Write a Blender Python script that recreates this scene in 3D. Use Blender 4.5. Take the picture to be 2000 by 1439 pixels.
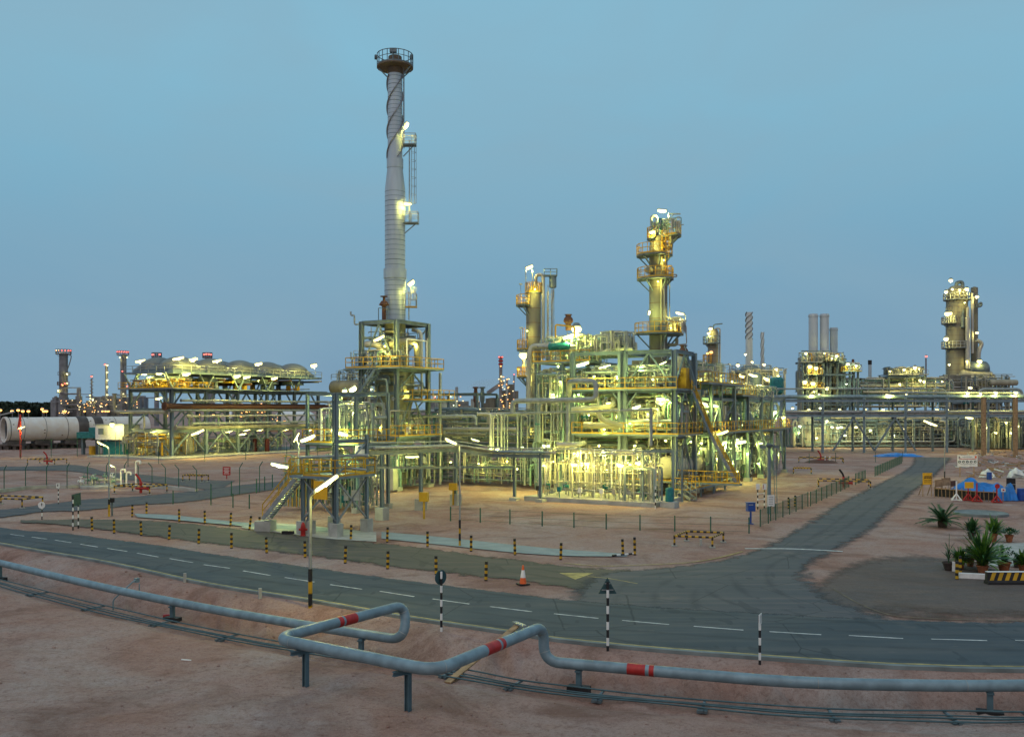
import bpy, math, random
import numpy as np
from mathutils import Vector, Matrix
S = bpy.context.scene
for o in list(bpy.data.objects): bpy.data.objects.remove(o, do_unlink=True)
R = math.radians
# ------------------------------------------------------------------ camera, sky, light, exposure
CAM_H, FPX = 8.3, 1800.0           # eye height in metres, focal length for a 2000 px wide frame
cd = bpy.data.cameras.new('camera'); cam = bpy.data.objects.new('camera', cd)
S.collection.objects.link(cam); S.camera = cam
cam.location = (0, 0, CAM_H); cam.rotation_euler = (R(90), 0, 0)
cd.sensor_width = 36.0; cd.lens = 36.0*FPX/2000; cd.shift_y = 80.5/2000; cd.clip_start = .1; cd.clip_end = 20000
S.view_settings.view_transform = 'Standard'; S.view_settings.look = 'None'
S.view_settings.exposure = 0.0; S.view_settings.gamma = 1.0
S.cycles.max_bounces = 5; S.cycles.diffuse_bounces = 3; S.cycles.glossy_bounces = 2; S.cycles.transmission_bounces = 2
S.cycles.sample_clamp_indirect = 4.0; S.cycles.sample_clamp_direct = 0
S.cycles.caustics_reflective = False; S.cycles.caustics_refractive = False
S.cycles.use_denoising = True
try: S.cycles.denoising_prefilter = 'ACCURATE'
except Exception: pass

W = bpy.data.worlds.new('World'); S.world = W; W.use_nodes = True
nt = W.node_tree; nt.nodes.clear()
def nd(t, ty, **kw):
    n = t.nodes.new(ty)
    for k, v in kw.items():
        if k.startswith('i_'): n.inputs[k[2:].replace('_', ' ')].default_value = v
        else: setattr(n, k, v)
    return n
L = nt.links.new
tc = nd(nt, 'ShaderNodeTexCoord'); sep = nd(nt, 'ShaderNodeSeparateXYZ'); L(tc.outputs['Generated'], sep.inputs[0])
ramp = nd(nt, 'ShaderNodeValToRGB'); L(sep.outputs['Z'], ramp.inputs[0])
cr = ramp.color_ramp; cr.interpolation = 'B_SPLINE'
SKY = [(0.0, (.205, .330, .455)), (.05, (.190, .330, .465)), (.13, (.188, .362, .505)), (.24, (.21, .435, .58)), (.36, (.235, .50, .655)), (1.0, (.27, .47, .60))]
cr.elements[0].position = 0; cr.elements[0].color = (*SKY[0][1], 1)
cr.elements[1].position = 1; cr.elements[1].color = (*SKY[-1][1], 1)
for p, c in SKY[1:-1]:
    e = cr.elements.new(p); e.color = (*c, 1)
# thin uneven overcast
mp = nd(nt, 'ShaderNodeMapping'); mp.inputs['Scale'].default_value = (1, 1, 2.6); L(tc.outputs['Generated'], mp.inputs[0])
nz = nd(nt, 'ShaderNodeTexNoise'); nz.inputs['Scale'].default_value = 2.6; nz.inputs['Detail'].default_value = 7; nz.inputs['Roughness'].default_value = .52; nz.inputs['Distortion'].default_value = .4
L(mp.outputs[0], nz.inputs['Vector'])
cl = nd(nt, 'ShaderNodeMapRange'); L(nz.outputs[0], cl.inputs['Value'])
cl.inputs['From Min'].default_value = .37; cl.inputs['From Max'].default_value = .72; cl.inputs['To Min'].default_value = 0; cl.inputs['To Max'].default_value = .62
mx = nd(nt, 'ShaderNodeMixRGB'); L(cl.outputs[0], mx.inputs[0]); L(ramp.outputs[0], mx.inputs[1]); mx.inputs[2].default_value = (.255, .40, .50, 1)
# afterglow in the half of the sky behind the camera
gl = nd(nt, 'ShaderNodeMapRange'); L(sep.outputs['Y'], gl.inputs['Value'])
gl.inputs['From Min'].default_value = .15; gl.inputs['From Max'].default_value = -.9; gl.inputs['To Min'].default_value = 0; gl.inputs['To Max'].default_value = 1
mx2 = nd(nt, 'ShaderNodeMixRGB'); L(gl.outputs[0], mx2.inputs[0]); L(mx.outputs[0], mx2.inputs[1]); mx2.inputs[2].default_value = (.47, .44, .46, 1)
bg = nd(nt, 'ShaderNodeBackground'); L(mx2.outputs[0], bg.inputs[0]); bg.inputs[1].default_value = 1.0
wo = nd(nt, 'ShaderNodeOutputWorld'); L(bg.outputs[0], wo.inputs[0])
sl = bpy.data.lights.new('sun', 'SUN'); so = bpy.data.objects.new('sun', sl); S.collection.objects.link(so)
sl.energy = 0.7; sl.angle = R(60); sl.color = (1.0, .86, .79); so.rotation_euler = (R(38), 0, R(-25))

# ------------------------------------------------------------------ materials (procedural)
M = {}
def mat(name, col, rough=.6, metal=0.0, var=.12, scale=3.0, bump=0.0, col2=None, spec=.35, streak=False):
    m = bpy.data.materials.new(name); m.use_nodes = True; t = m.node_tree; b = t.nodes['Principled BSDF']; l = t.links.new
    b.inputs['Roughness'].default_value = rough; b.inputs['Metallic'].default_value = metal
    b.inputs['Specular IOR Level'].default_value = spec
    c = nd(t, 'ShaderNodeTexCoord'); n = nd(t, 'ShaderNodeTexNoise'); n.inputs['Scale'].default_value = scale; n.inputs['Detail'].default_value = 5
    vec = c.outputs['Object']
    if streak:
        mpn = nd(t, 'ShaderNodeMapping'); mpn.inputs['Scale'].default_value = (1, 1, .12); l(vec, mpn.inputs[0]); vec = mpn.outputs[0]
    l(vec, n.inputs['Vector'])
    rr = nd(t, 'ShaderNodeMapRange'); l(n.outputs[0], rr.inputs['Value']); rr.inputs['From Min'].default_value = .35; rr.inputs['From Max'].default_value = .68
    mixn = nd(t, 'ShaderNodeMixRGB'); l(rr.outputs[0], mixn.inputs[0])
    a = tuple(x*(1-var) for x in col); d = tuple(min(1, x*(1+var)) for x in col) if col2 is None else col2
    mixn.inputs[1].default_value = (*a, 1); mixn.inputs[2].default_value = (*d, 1); l(mixn.outputs[0], b.inputs['Base Color'])
    if bump:
        bn = nd(t, 'ShaderNodeBump'); bn.inputs['Strength'].default_value = bump; bn.inputs['Distance'].default_value = .05
        n2 = nd(t, 'ShaderNodeTexNoise'); n2.inputs['Scale'].default_value = scale*6; n2.inputs['Detail'].default_value = 6; l(c.outputs['Object'], n2.inputs['Vector'])
        l(n2.outputs[0], bn.inputs['Height']); l(bn.outputs[0], b.inputs['Normal'])
    M[name] = m; return m
def emis(name, col, s):
    m = bpy.data.materials.new(name); m.use_nodes = True; t = m.node_tree; b = t.nodes['Principled BSDF']
    b.inputs['Base Color'].default_value = (.8, .8, .8, 1); b.inputs['Emission Color'].default_value = (*col, 1); b.inputs['Emission Strength'].default_value = s
    M[name] = m; return m
mat('steel', (.155, .215, .25), .5, .1, .22, 1.2, streak=True)
mat('steel_dark', (.12, .16, .18), .55, .1, .25, 1.2)
mat('galv', (.30, .33, .34), .42, .5, .18, 2.5)
mat('alum', (.36, .37, .36), .45, .3, .2, 1.6, streak=True)
mat('stack', (.37, .45, .51), .5, .1, .14, .9, streak=True)
mat('beige', (.17, .17, .14), .6, .0, .2, .8, streak=True)
mat('beige_light', (.30, .295, .225), .6, .05, .2, .8, streak=True)
mat('cream', (.44, .44, .35), .6, 0, .15, 1.2)
mat('pipe_blue', (.175, .255, .295), .45, .1, .19, 2.4, bump=.05)
mat('pipe_dark', (.055, .105, .12), .5, .1, .2, 2)
mat('post_blue', (.075, .135, .165), .5, .1, .2, 2)
mat('rack_blue', (.20, .28, .33), .5, .1, .2, 1.0)
mat('pipe_grey', (.27, .31, .31), .45, .2, .2, 1.5)
mat('pipe_green', (.20, .33, .27), .5, .1, .2, 1.5)
mat('yellow', (.50, .30, .02), .5, 0, .18, 2)
mat('yellow_board', (.75, .42, .02), .55, 0, .1, 3)
mat('black', (.018, .018, .02), .6, 0, .3, 4)
mat('white', (.72, .73, .71), .5, 0, .1, 4)
mat('red', (.36, .022, .02), .45, 0, .2, 4)
mat('orange', (.72, .13, .03), .5, 0, .15, 4)
mat('blue', (.02, .07, .30), .45, 0, .2, 3)
mat('tarp', (.02, .19, .55), .5, 0, .3, 1.2, bump=.6)
mat('teal', (.015, .16, .18), .5, 0, .25, 3)
mat('sign_back', (.035, .085, .095), .5, .3, .2, 3)
mat('fence_green', (.02, .10, .065), .5, 0, .2, 3)
mat('rust', (.20, .085, .045), .8, 0, .4, 2, col2=(.10, .055, .04))
mat('concrete', (.36, .37, .34), .85, 0, .2, 1.0, bump=.15)
mat('concrete_blue', (.22, .275, .29), .8, 0, .14, 1.0, bump=.1)
mat('concrete_dark', (.16, .19, .19), .85, 0, .25, 1.0, bump=.15)
mat('wood', (.32, .21, .11), .75, 0, .3, 4)
mat('plywood', (.30, .20, .11), .75, 0, .3, 2)
mat('terracotta', (.30, .11, .05), .8, 0, .3, 6)
mat('pot_dark', (.05, .035, .03), .8, 0, .3, 6)
mat('leaf', (.055, .19, .025), .5, 0, .5, 3, col2=(.17, .34, .04))
mat('leaf_dark', (.025, .10, .035), .5, 0, .5, 3, col2=(.05, .16, .045))
mat('leaf_pale', (.30, .36, .22), .6, 0, .3, 3)
mat('furnace', (.20, .205, .15), .6, 0, .25, .8, streak=True)
mat('stack_pale', (.46, .52, .56), .5, 0, .12, .6, streak=True)
mat('bottle_red', (.07, .008, .008), .6, 0, .2, 3)
mat('hood', (.18, .19, .175), .5, .2, .2, .6, streak=True)
mat('tree', (.012, .028, .018), .8, 0, .5, .3, col2=(.03, .05, .028))
mat('bark', (.05, .035, .025), .9, 0, .3, 3)
mat('plastic_sheet', (.62, .66, .64), .4, 0, .15, 2)
mat('paint_white_road', (.55, .57, .55), .7, 0, .35, 2.5)
mat('paint_yellow_road', (.36, .29, .10), .7, 0, .4, 2.0)
mat('paint_faded', (.17, .14, .09), .8, 0, .4, 2)
mat('kiln_white', (.74, .74, .71), .6, 0, .1, .8, col2=(.62, .57, .50))
mat('kiln_dark', (.10, .09, .085), .7, .1, .3, .6)
mat('far_steel', (.18, .19, .21), .7, 0, .25, .4)
mat('paper_dark', (.12, .09, .06), .7, 0, .2, 5)
GLOW = {'glow_warm': ((1.0, .86, .26), 2.4, (1.0, .84, .15)), 'glow_green': ((.95, 1.0, .42), 2.4, (.88, 1.0, .22)), 'glow_street': ((1.0, .90, .32), 2.4, (1.0, .87, .18)),
        'glow_far': ((1.0, .86, .34), 2.2, (1.0, .82, .20)), 'glow_far_green': ((.90, 1.0, .62), 2.2, (.82, 1.0, .45)), 'glow_orange': ((1.0, .42, .06), 3.0, None), 'glow_dot': ((1.0, .76, .32), 2.4, None), 'glow_red': ((1.0, .09, .05), 3.0, None)}
for k_, (c_, s_, _) in GLOW.items(): emis(k_, c_, s_)
# ------------------------------------------------------------------ mesh helpers
def V(*a): return Vector(a)
class MB:
    def __init__(s): s.v = []; s.f = []; s.s = []; s.m = []
    def add(s, vs, fs, smooth=False, mi=0):
        n = len(s.v); s.v += [tuple(p) for p in vs]
        for f in fs: s.f.append(tuple(i+n for i in f)); s.s.append(smooth); s.m.append(mi)
    def box(s, c, d, a=0.0, mi=0):
        """axis box, centre c, full sizes d, turned by a about z"""
        ca, sa = math.cos(a), math.sin(a); x, y, z = d[0]/2, d[1]/2, d[2]/2; vs = []
        for k in (-z, z):
            for i, j in ((-x, -y), (x, -y), (x, y), (-x, y)): vs.append((c[0]+i*ca-j*sa, c[1]+i*sa+j*ca, c[2]+k))
        s.add(vs, [(3, 2, 1, 0), (4, 5, 6, 7), (0, 1, 5, 4), (1, 2, 6, 5), (2, 3, 7, 6), (3, 0, 4, 7)], mi=mi)
    def bar(s, p, q, w, h=None, mi=0, up=None):
        p, q = Vector(p), Vector(q); h = h or w; t = (q-p)
        if t.length < 1e-6: return
        t.normalize(); u = Vector(up) if up else (V(0, 0, 1) if abs(t.z) < .95 else V(.866, -.5, 0))
        a = t.cross(u).normalized(); b = a.cross(t).normalized()
        vs = [c+a*(i*w/2)+b*(j*h/2) for c in (p, q) for i, j in ((-1, -1), (1, -1), (1, 1), (-1, 1))]
        s.add(vs, [(3, 2, 1, 0), (4, 5, 6, 7), (0, 1, 5, 4), (1, 2, 6, 5), (2, 3, 7, 6), (3, 0, 4, 7)], mi=mi)
    def ibeam(s, p, q, w, h, mi=0):
        p, q = Vector(p), Vector(q); t = (q-p)
        if t.length < 1e-6: return
        t.normalize(); u = V(0, 0, 1) if abs(t.z) < .95 else V(.866, -.5, 0)
        a = t.cross(u).normalized(); b = a.cross(t).normalized(); th = max(.02, h*.1)
        s.bar(p+b*(h/2-th/2), q+b*(h/2-th/2), w, th, mi, u); s.bar(p-b*(h/2-th/2), q-b*(h/2-th/2), w, th, mi, u); s.bar(p, q, th, h-2*th, mi, u)
    def tube(s, pts, r, n=8, cap=True, mi=0, rs=None, smooth=True):
        pts = [Vector(p) for p in pts]; k = len(pts)
        if k < 2: return
        vs = []; prev = None
        for i, p in enumerate(pts):
            t = (pts[min(i+1, k-1)]-pts[max(i-1, 0)])
            if t.length < 1e-9: t = V(0, 0, 1)
            t.normalize()
            if prev is None: a = t.orthogonal().normalized()
            else:
                a = prev-t*prev.dot(t)
                a = t.orthogonal() if a.length < 1e-6 else a
                a.normalize()
            prev = a; b = t.cross(a); rr = rs[i] if rs else r
            for j in range(n):
                th = 2*math.pi*j/n; vs.append(p+a*(rr*math.cos(th))+b*(rr*math.sin(th)))
        fs = [(i*n+j, i*n+(j+1) % n, (i+1)*n+(j+1) % n, (i+1)*n+j) for i in range(k-1) for j in range(n)]
        s.add(vs, fs, smooth, mi)
        if cap:
            m = len(s.v); s.add([vs[j] for j in range(n)], [tuple(reversed(range(n)))], False, mi); s.add([vs[(k-1)*n+j] for j in range(n)], [tuple(range(n))], False, mi)
    def lathe(s, prof, base=(0, 0, 0), axis=(0, 0, 1), n=16, mi=0, smooth=True, a0=0.0, a1=2*math.pi):
        """prof: (radius, distance along the axis)"""
        base = Vector(base); t = Vector(axis).normalized(); a = V(1, 0, 0) if abs(t.z) > .9 else t.orthogonal().normalized(); a = (a-t*a.dot(t)).normalized(); b = t.cross(a)
        full = abs(a1-a0-2*math.pi) < 1e-6; c = n if full else n+1; vs = []; rows = []; pp = [p for i, p in enumerate(prof) if i == 0 or abs(p[0]-prof[i-1][0])+abs(p[1]-prof[i-1][1]) > 1e-6]
        def ring(r, z):
            k = len(vs)
            for j in range(c):
                th = a0+(a1-a0)*j/n; vs.append(base+t*z+a*(r*math.cos(th))+b*(r*math.sin(th)))
            return k
        top = ring(*pp[0])
        for i in range(1, len(pp)):
            k = ring(*pp[i]); rows.append((top, k)); top = k
            if i+1 < len(pp):
                d0 = math.atan2(pp[i][1]-pp[i-1][1], pp[i][0]-pp[i-1][0]); d1 = math.atan2(pp[i+1][1]-pp[i][1], pp[i+1][0]-pp[i][0]); da = abs((d1-d0+math.pi) % (2*math.pi)-math.pi)
                if da > .6: top = ring(*pp[i])
        s.add(vs, [(p+j, p+(j+1) % c, q+(j+1) % c, q+j) for p, q in rows for j in range(n)], smooth, mi)
    def poly(s, pts, mi=0): s.add(pts, [tuple(range(len(pts)))], mi=mi)
    def prism(s, pts, z0, z1, mi=0):
        n = len(pts); vs = [(p[0], p[1], z0) for p in pts]+[(p[0], p[1], z1) for p in pts]
        s.add(vs, [tuple(reversed(range(n))), tuple(range(n, 2*n))]+[(i, (i+1) % n, n+(i+1) % n, n+i) for i in range(n)], mi=mi)
    def ball(s, c, r, n=8, mi=0, sz=1.0):
        k = max(4, n//2); s.lathe([(max(1e-4, r*math.sin(math.pi*i/k)), -r*sz*math.cos(math.pi*i/k)) for i in range(k+1)], c, (0, 0, 1), n, mi)
    def torus(s, c, R_, r, axis=(0, 0, 1), n=14, m=5, mi=0, a0=0, a1=2*math.pi):
        t = Vector(axis).normalized(); a = t.orthogonal().normalized() if abs(t.z) < .9 else V(1, 0, 0); b = t.cross(a)
        s.tube([Vector(c)+a*(R_*math.cos(a0+(a1-a0)*i/n))+b*(R_*math.sin(a0+(a1-a0)*i/n)) for i in range(n+1)], r, m, False, mi)
    def build(s, name, m, parent=None, loc=None):
        ms = m if isinstance(m, (list, tuple)) else [m]
        me = bpy.data.meshes.new(name)
        off = Vector(OFF[parent.name]) if parent is not None else Vector(loc or (0, 0, 0))
        co = np.array(s.v, dtype=np.float64).reshape(-1, 3)-np.array(off)
        me.from_pydata([tuple(c) for c in co], [], s.f)
        me.polygons.foreach_set('use_smooth', s.s)
        if len(ms) > 1: me.polygons.foreach_set('material_index', s.m)
        for k in ms: me.materials.append(M[k])
        me.update()
        o = bpy.data.objects.new(name, me); S.collection.objects.link(o); OFF[o.name] = tuple(off)
        if parent is not None: o.parent = parent
        else: o.location = off
        return o
OFF = {}
def tag(o, label, cat, group=None):
    o['label'] = label; o['category'] = cat
    if group: o['group'] = group
    return o
def thing(name, label, cat, loc=(0, 0, 0), group=None):
    o = bpy.data.objects.new(name, None); S.collection.objects.link(o); o.empty_display_size = .2
    o.location = loc; OFF[o.name] = tuple(loc); return tag(o, label, cat, group)
def copy_tree(o, loc=None, rz=None, label=None, parent=None):
    c = o.copy(); S.collection.objects.link(c)
    if parent is not None: c.parent = parent
    if loc is not None: c.location = loc
    if rz is not None: c.rotation_euler.z = rz
    if label: c['label'] = label
    for ch in list(o.children): copy_tree(ch, parent=c)
    return c
def lerp(a, b, t): return a+(b-a)*t
def bend(pts, r, n=5):
    """round the corners of a polyline"""
    pts = [Vector(p) for p in pts]; out = [pts[0]]
    for i in range(1, len(pts)-1):
        a, p, b = pts[i-1], pts[i], pts[i+1]; u = a-p; v = b-p
        k = min(r, u.length*.49, v.length*.49)
        if k < 1e-4: out.append(p); continue
        u = p+u.normalized()*k; v = p+v.normalized()*k
        for j in range(n+1):
            t = j/n; out.append(u*(1-t)**2+p*(2*t*(1-t))+v*t*t)
    out.append(pts[-1]); return out
def crom(pts, k=8):
    P_ = [Vector(p) for p in pts]; out = []
    for i in range(len(P_)-1):
        p0 = P_[i-1] if i else P_[0]*2-P_[1]; p1, p2 = P_[i], P_[i+1]; p3 = P_[i+2] if i+2 < len(P_) else P_[-1]*2-P_[-2]
        for j in range(k):
            t = j/k; out.append(.5*((2*p1)+(p2-p0)*t+(2*p0-5*p1+4*p2-p3)*t*t+(3*p1-p0-3*p2+p3)*t**3))
    out.append(P_[-1]); return out
# a place in the world seen in direction (px, py) of the 2000 px frame, at a known height or a known distance
def G(px, py, z=0.0):
    d = (CAM_H-z)*FPX/(py-800.0); return V((px-1000.0)/FPX*d, d, z)
def P(px, py, d): return V((px-1000.0)/FPX*d, d, CAM_H+(800.0-py)/FPX*d)
def HZ(py, d): return CAM_H+(800.0-py)/FPX*d

# ------------------------------------------------------------------ the ground, roads and pavements
EDGE_N = [G(*p) for p in ((0, 1063), (200, 1098), (400, 1141), (606, 1174), (800, 1208), (1010, 1239), (1100, 1252), (1260, 1268), (1400, 1279), (1700, 1300), (1820, 1305), (2000, 1309))]
EDGE_N = [EDGE_N[0]+V(-52, 44, 0), EDGE_N[0]+V(-20, 15.5, 0)]+EDGE_N+[EDGE_N[-1]+V(14, -.2, 0), EDGE_N[-1]+V(40, 1.0, 0)]
EDGE_F = [G(*p) for p in ((0, 1029), (125, 1040), (208, 1051), (312, 1064), (400, 1078), (505, 1093), (611, 1107), (800, 1133), (935, 1149), (1085, 1167), (1280, 1184), (1490, 1196), (1700, 1207), (1820, 1211), (2000, 1214))]
EDGE_F = [EDGE_F[0]+V(-52, 44, 0), EDGE_F[0]+V(-20, 15.5, 0)]+EDGE_F+[EDGE_F[-1]+V(14, .3, 0), EDGE_F[-1]+V(40, 2.0, 0)]
PIPE_LOW = [G(*p, .1) for p in ((0, 1099), (130, 1130), (270, 1161), (440, 1194), (600, 1221), (748, 1245), (1075, 1290), (1280, 1310), (1550, 1331), (1820, 1338), (2000, 1338))]
PIPE_LOW = [PIPE_LOW[0]+V(-8, 6.4, 0)]+PIPE_LOW+[PIPE_LOW[-1]+V(3.5, .15, 0)]
_en = crom(EDGE_N); _pl = [PIPE_LOW[0]+V(-60, 48, 0)]+crom(PIPE_LOW)+[PIPE_LOW[-1]+V(40, 2, 0)]
ENX = np.array([p.x for p in _en]); ENY = np.array([p.y for p in _en]); PLX = np.array([p.x for p in _pl]); PLY = np.array([p.y for p in _pl])
def vnoise(x, y, seed=0):
    xi = np.floor(x).astype(np.int64); yi = np.floor(y).astype(np.int64); fx = x-xi; fy = y-yi
    fx = fx*fx*(3-2*fx); fy = fy*fy*(3-2*fy)
    def h(a, b):
        n = (a*374761393+b*668265263+seed*1442695041) & 0xffffffff
        n = ((n ^ (n >> 13))*1274126177) & 0xffffffff
        return ((n ^ (n >> 16)) & 0xffff)/65535.0
    return (h(xi, yi)*(1-fx)+h(xi+1, yi)*fx)*(1-fy)+(h(xi, yi+1)*(1-fx)+h(xi+1, yi+1)*fx)*fy
def sst(a, b, x):
    t = np.clip((x-a)/(b-a), 0, 1); return t*t*(3-2*t)
def gz(x, y):
    x = np.asarray(x, float); y = np.asarray(y, float)
    ye = np.interp(x, ENX, ENY); yp = np.interp(x, PLX, PLY); gap = np.maximum(ye-yp, .5)
    sn = (ye-y)/gap
    z = -.82*sst(.12, .9, sn)
    past = yp-y
    z = z+.34*sst(.45, 1.1, past)+.38*sst(2.1, 3.9, past)
    rough = .10*(vnoise(x*1.1, y*1.1, 3)-.5)+.055*(vnoise(x*3.1+7, y*3.1, 5)-.5)+.03*(vnoise(x*7.3, y*7.3+3, 9)-.5)
    bank = sst(.16, .35, sn)*(1-sst(2.0, 4.5, past))
    fore = sst(2.5, 4.5, past)
    gul = (.34*(vnoise(x*2.3+y*.8, y*.9, 21)-.5)+.16*(vnoise(x*5.1+y*2.2, y*2.1, 22)-.5))*sst(.2, .5, sn)*(1-sst(.8, 1.1, sn))
    z = z+rough*(1.25*bank+.55*fore)+gul+fore*.22*(vnoise(x*.22, y*.3, 11)-.5)
    far = np.where(sn < -.1, 1.0, 0.0)
    z = z-.02*far-np.where(y > 60, .03, 0.0)*far
    return z
def gz1(x, y): return float(gz(np.array([x]), np.array([y]))[0])
def GT(px, py):
    """point where this direction meets the uneven ground"""
    z = 0.0
    for _ in range(12):
        p = G(px, py, z); z = gz1(p.x, p.y)
    return V(p.x, p.y, z)
cols = np.concatenate([np.linspace(-5200, -420, 60), np.linspace(-400, 2400, 520), np.linspace(2420, 7200, 60)])
ds = [6.0]
while ds[-1] < 9000: ds.append(ds[-1]*(1.0075 if ds[-1] < 65 else 1.02 if ds[-1] < 300 else 1.08)+.02)
ds = np.array(ds); DX, DD = np.meshgrid((cols-1000)/FPX, ds); GX = DX*DD; GY = DD; GZ = gz(GX, GY)
nr, nc = GX.shape
me = bpy.data.meshes.new('ground'); vv = np.stack([GX, GY, GZ], -1).reshape(-1, 3)
ii = (np.arange(nr-1)[:, None]*nc+np.arange(nc-1)[None, :]).reshape(-1)
ff = np.stack([ii, ii+1, ii+1+nc, ii+nc], -1)
me.vertices.add(len(vv)); me.vertices.foreach_set('co', vv.reshape(-1))
me.loops.add(ff.size); me.loops.foreach_set('vertex_index', ff.reshape(-1)); me.polygons.add(len(ff))
me.polygons.foreach_set('loop_start', np.arange(len(ff))*4); me.polygons.foreach_set('use_smooth', np.ones(len(ff), bool)); me.update(calc_edges=True)
ground = bpy.data.objects.new('ground', me); S.collection.objects.link(ground); ground['kind'] = 'structure'
def dirt(name, base, alt, dark, grey, s=1.0):
    m = bpy.data.materials.new(name); m.use_nodes = True; t = m.node_tree; b = t.nodes['Principled BSDF']; l = t.links.new
    b.inputs['Roughness'].default_value = .95; b.inputs['Specular IOR Level'].default_value = .1
    c = nd(t, 'ShaderNodeTexCoord').outputs['Object']
    def noise(sc, det, rough=.6, stretch=None, dist=0):
        n = nd(t, 'ShaderNodeTexNoise'); n.inputs['Scale'].default_value = sc*s; n.inputs['Detail'].default_value = det; n.inputs['Roughness'].default_value = rough; n.inputs['Distortion'].default_value = dist
        v = c
        if stretch:
            mm = nd(t, 'ShaderNodeMapping'); mm.inputs['Scale'].default_value = stretch; mm.inputs['Rotation'].default_value = (0, 0, R(25)); l(c, mm.inputs[0]); v = mm.outputs[0]
        l(v, n.inputs['Vector']); return n.outputs[0]
    def mr(v, a, bb, c0=0, c1=1):
        n = nd(t, 'ShaderNodeMapRange'); l(v, n.inputs['Value']); n.inputs['From Min'].default_value = a; n.inputs['From Max'].default_value = bb; n.inputs['To Min'].default_value = c0; n.inputs['To Max'].default_value = c1; return n.outputs[0]
    def mix(f, a, bb):
        n = nd(t, 'ShaderNodeMixRGB'); l(f, n.inputs[0])
        for i, q in ((1, a), (2, bb)):
            if isinstance(q, tuple): n.inputs[i].default_value = (*q, 1)
            else: l(q, n.inputs[i])
        return n.outputs[0]
    x = mix(mr(noise(.12, 5, .6, dist=1.0), .42, .62), base, grey)
    x = mix(mr(noise(.35, 6, .65, (1, 2.2, 1), .6), .45, .64, 0, .8), x, alt)
    x = mix(mr(noise(.16, 6, .62, None, 1.5), .50, .68, 0, .7), x, dark)
    x = mix(mr(noise(1.1, 8, .72, (1, 1.7, 1), .5), .54, .74, 0, .6), x, dark)
    x = mix(mr(noise(3.2, 8, .78), .50, .70, 0, .6), x, dark)
    x = mix(mr(noise(9.0, 5, .8), .50, .68, 0, .6), x, dark)
    x = mix(mr(noise(12.0, 4, .7), .62, .70, 0, .6), x, (.50, .42, .37))
    x = mix(mr(noise(38.0, 4, .7), .44, .72, 0, .5), x, dark)
    l(x, b.inputs['Base Color'])
    bn = nd(t, 'ShaderNodeBump'); bn.inputs['Strength'].default_value = .85; bn.inputs['Distance'].default_value = .12; l(noise(4.0, 10, .78), bn.inputs['Height']); l(bn.outputs[0], b.inputs['Normal'])
    M[name] = m
dirt('dirt', (.375, .228, .182), (.43, .30, .255), (.17, .092, .068), (.44, .355, .32))
dirt('gravel', (.165, .140, .128), (.21, .165, .14), (.11, .085, .07), (.14, .138, .138))
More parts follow.
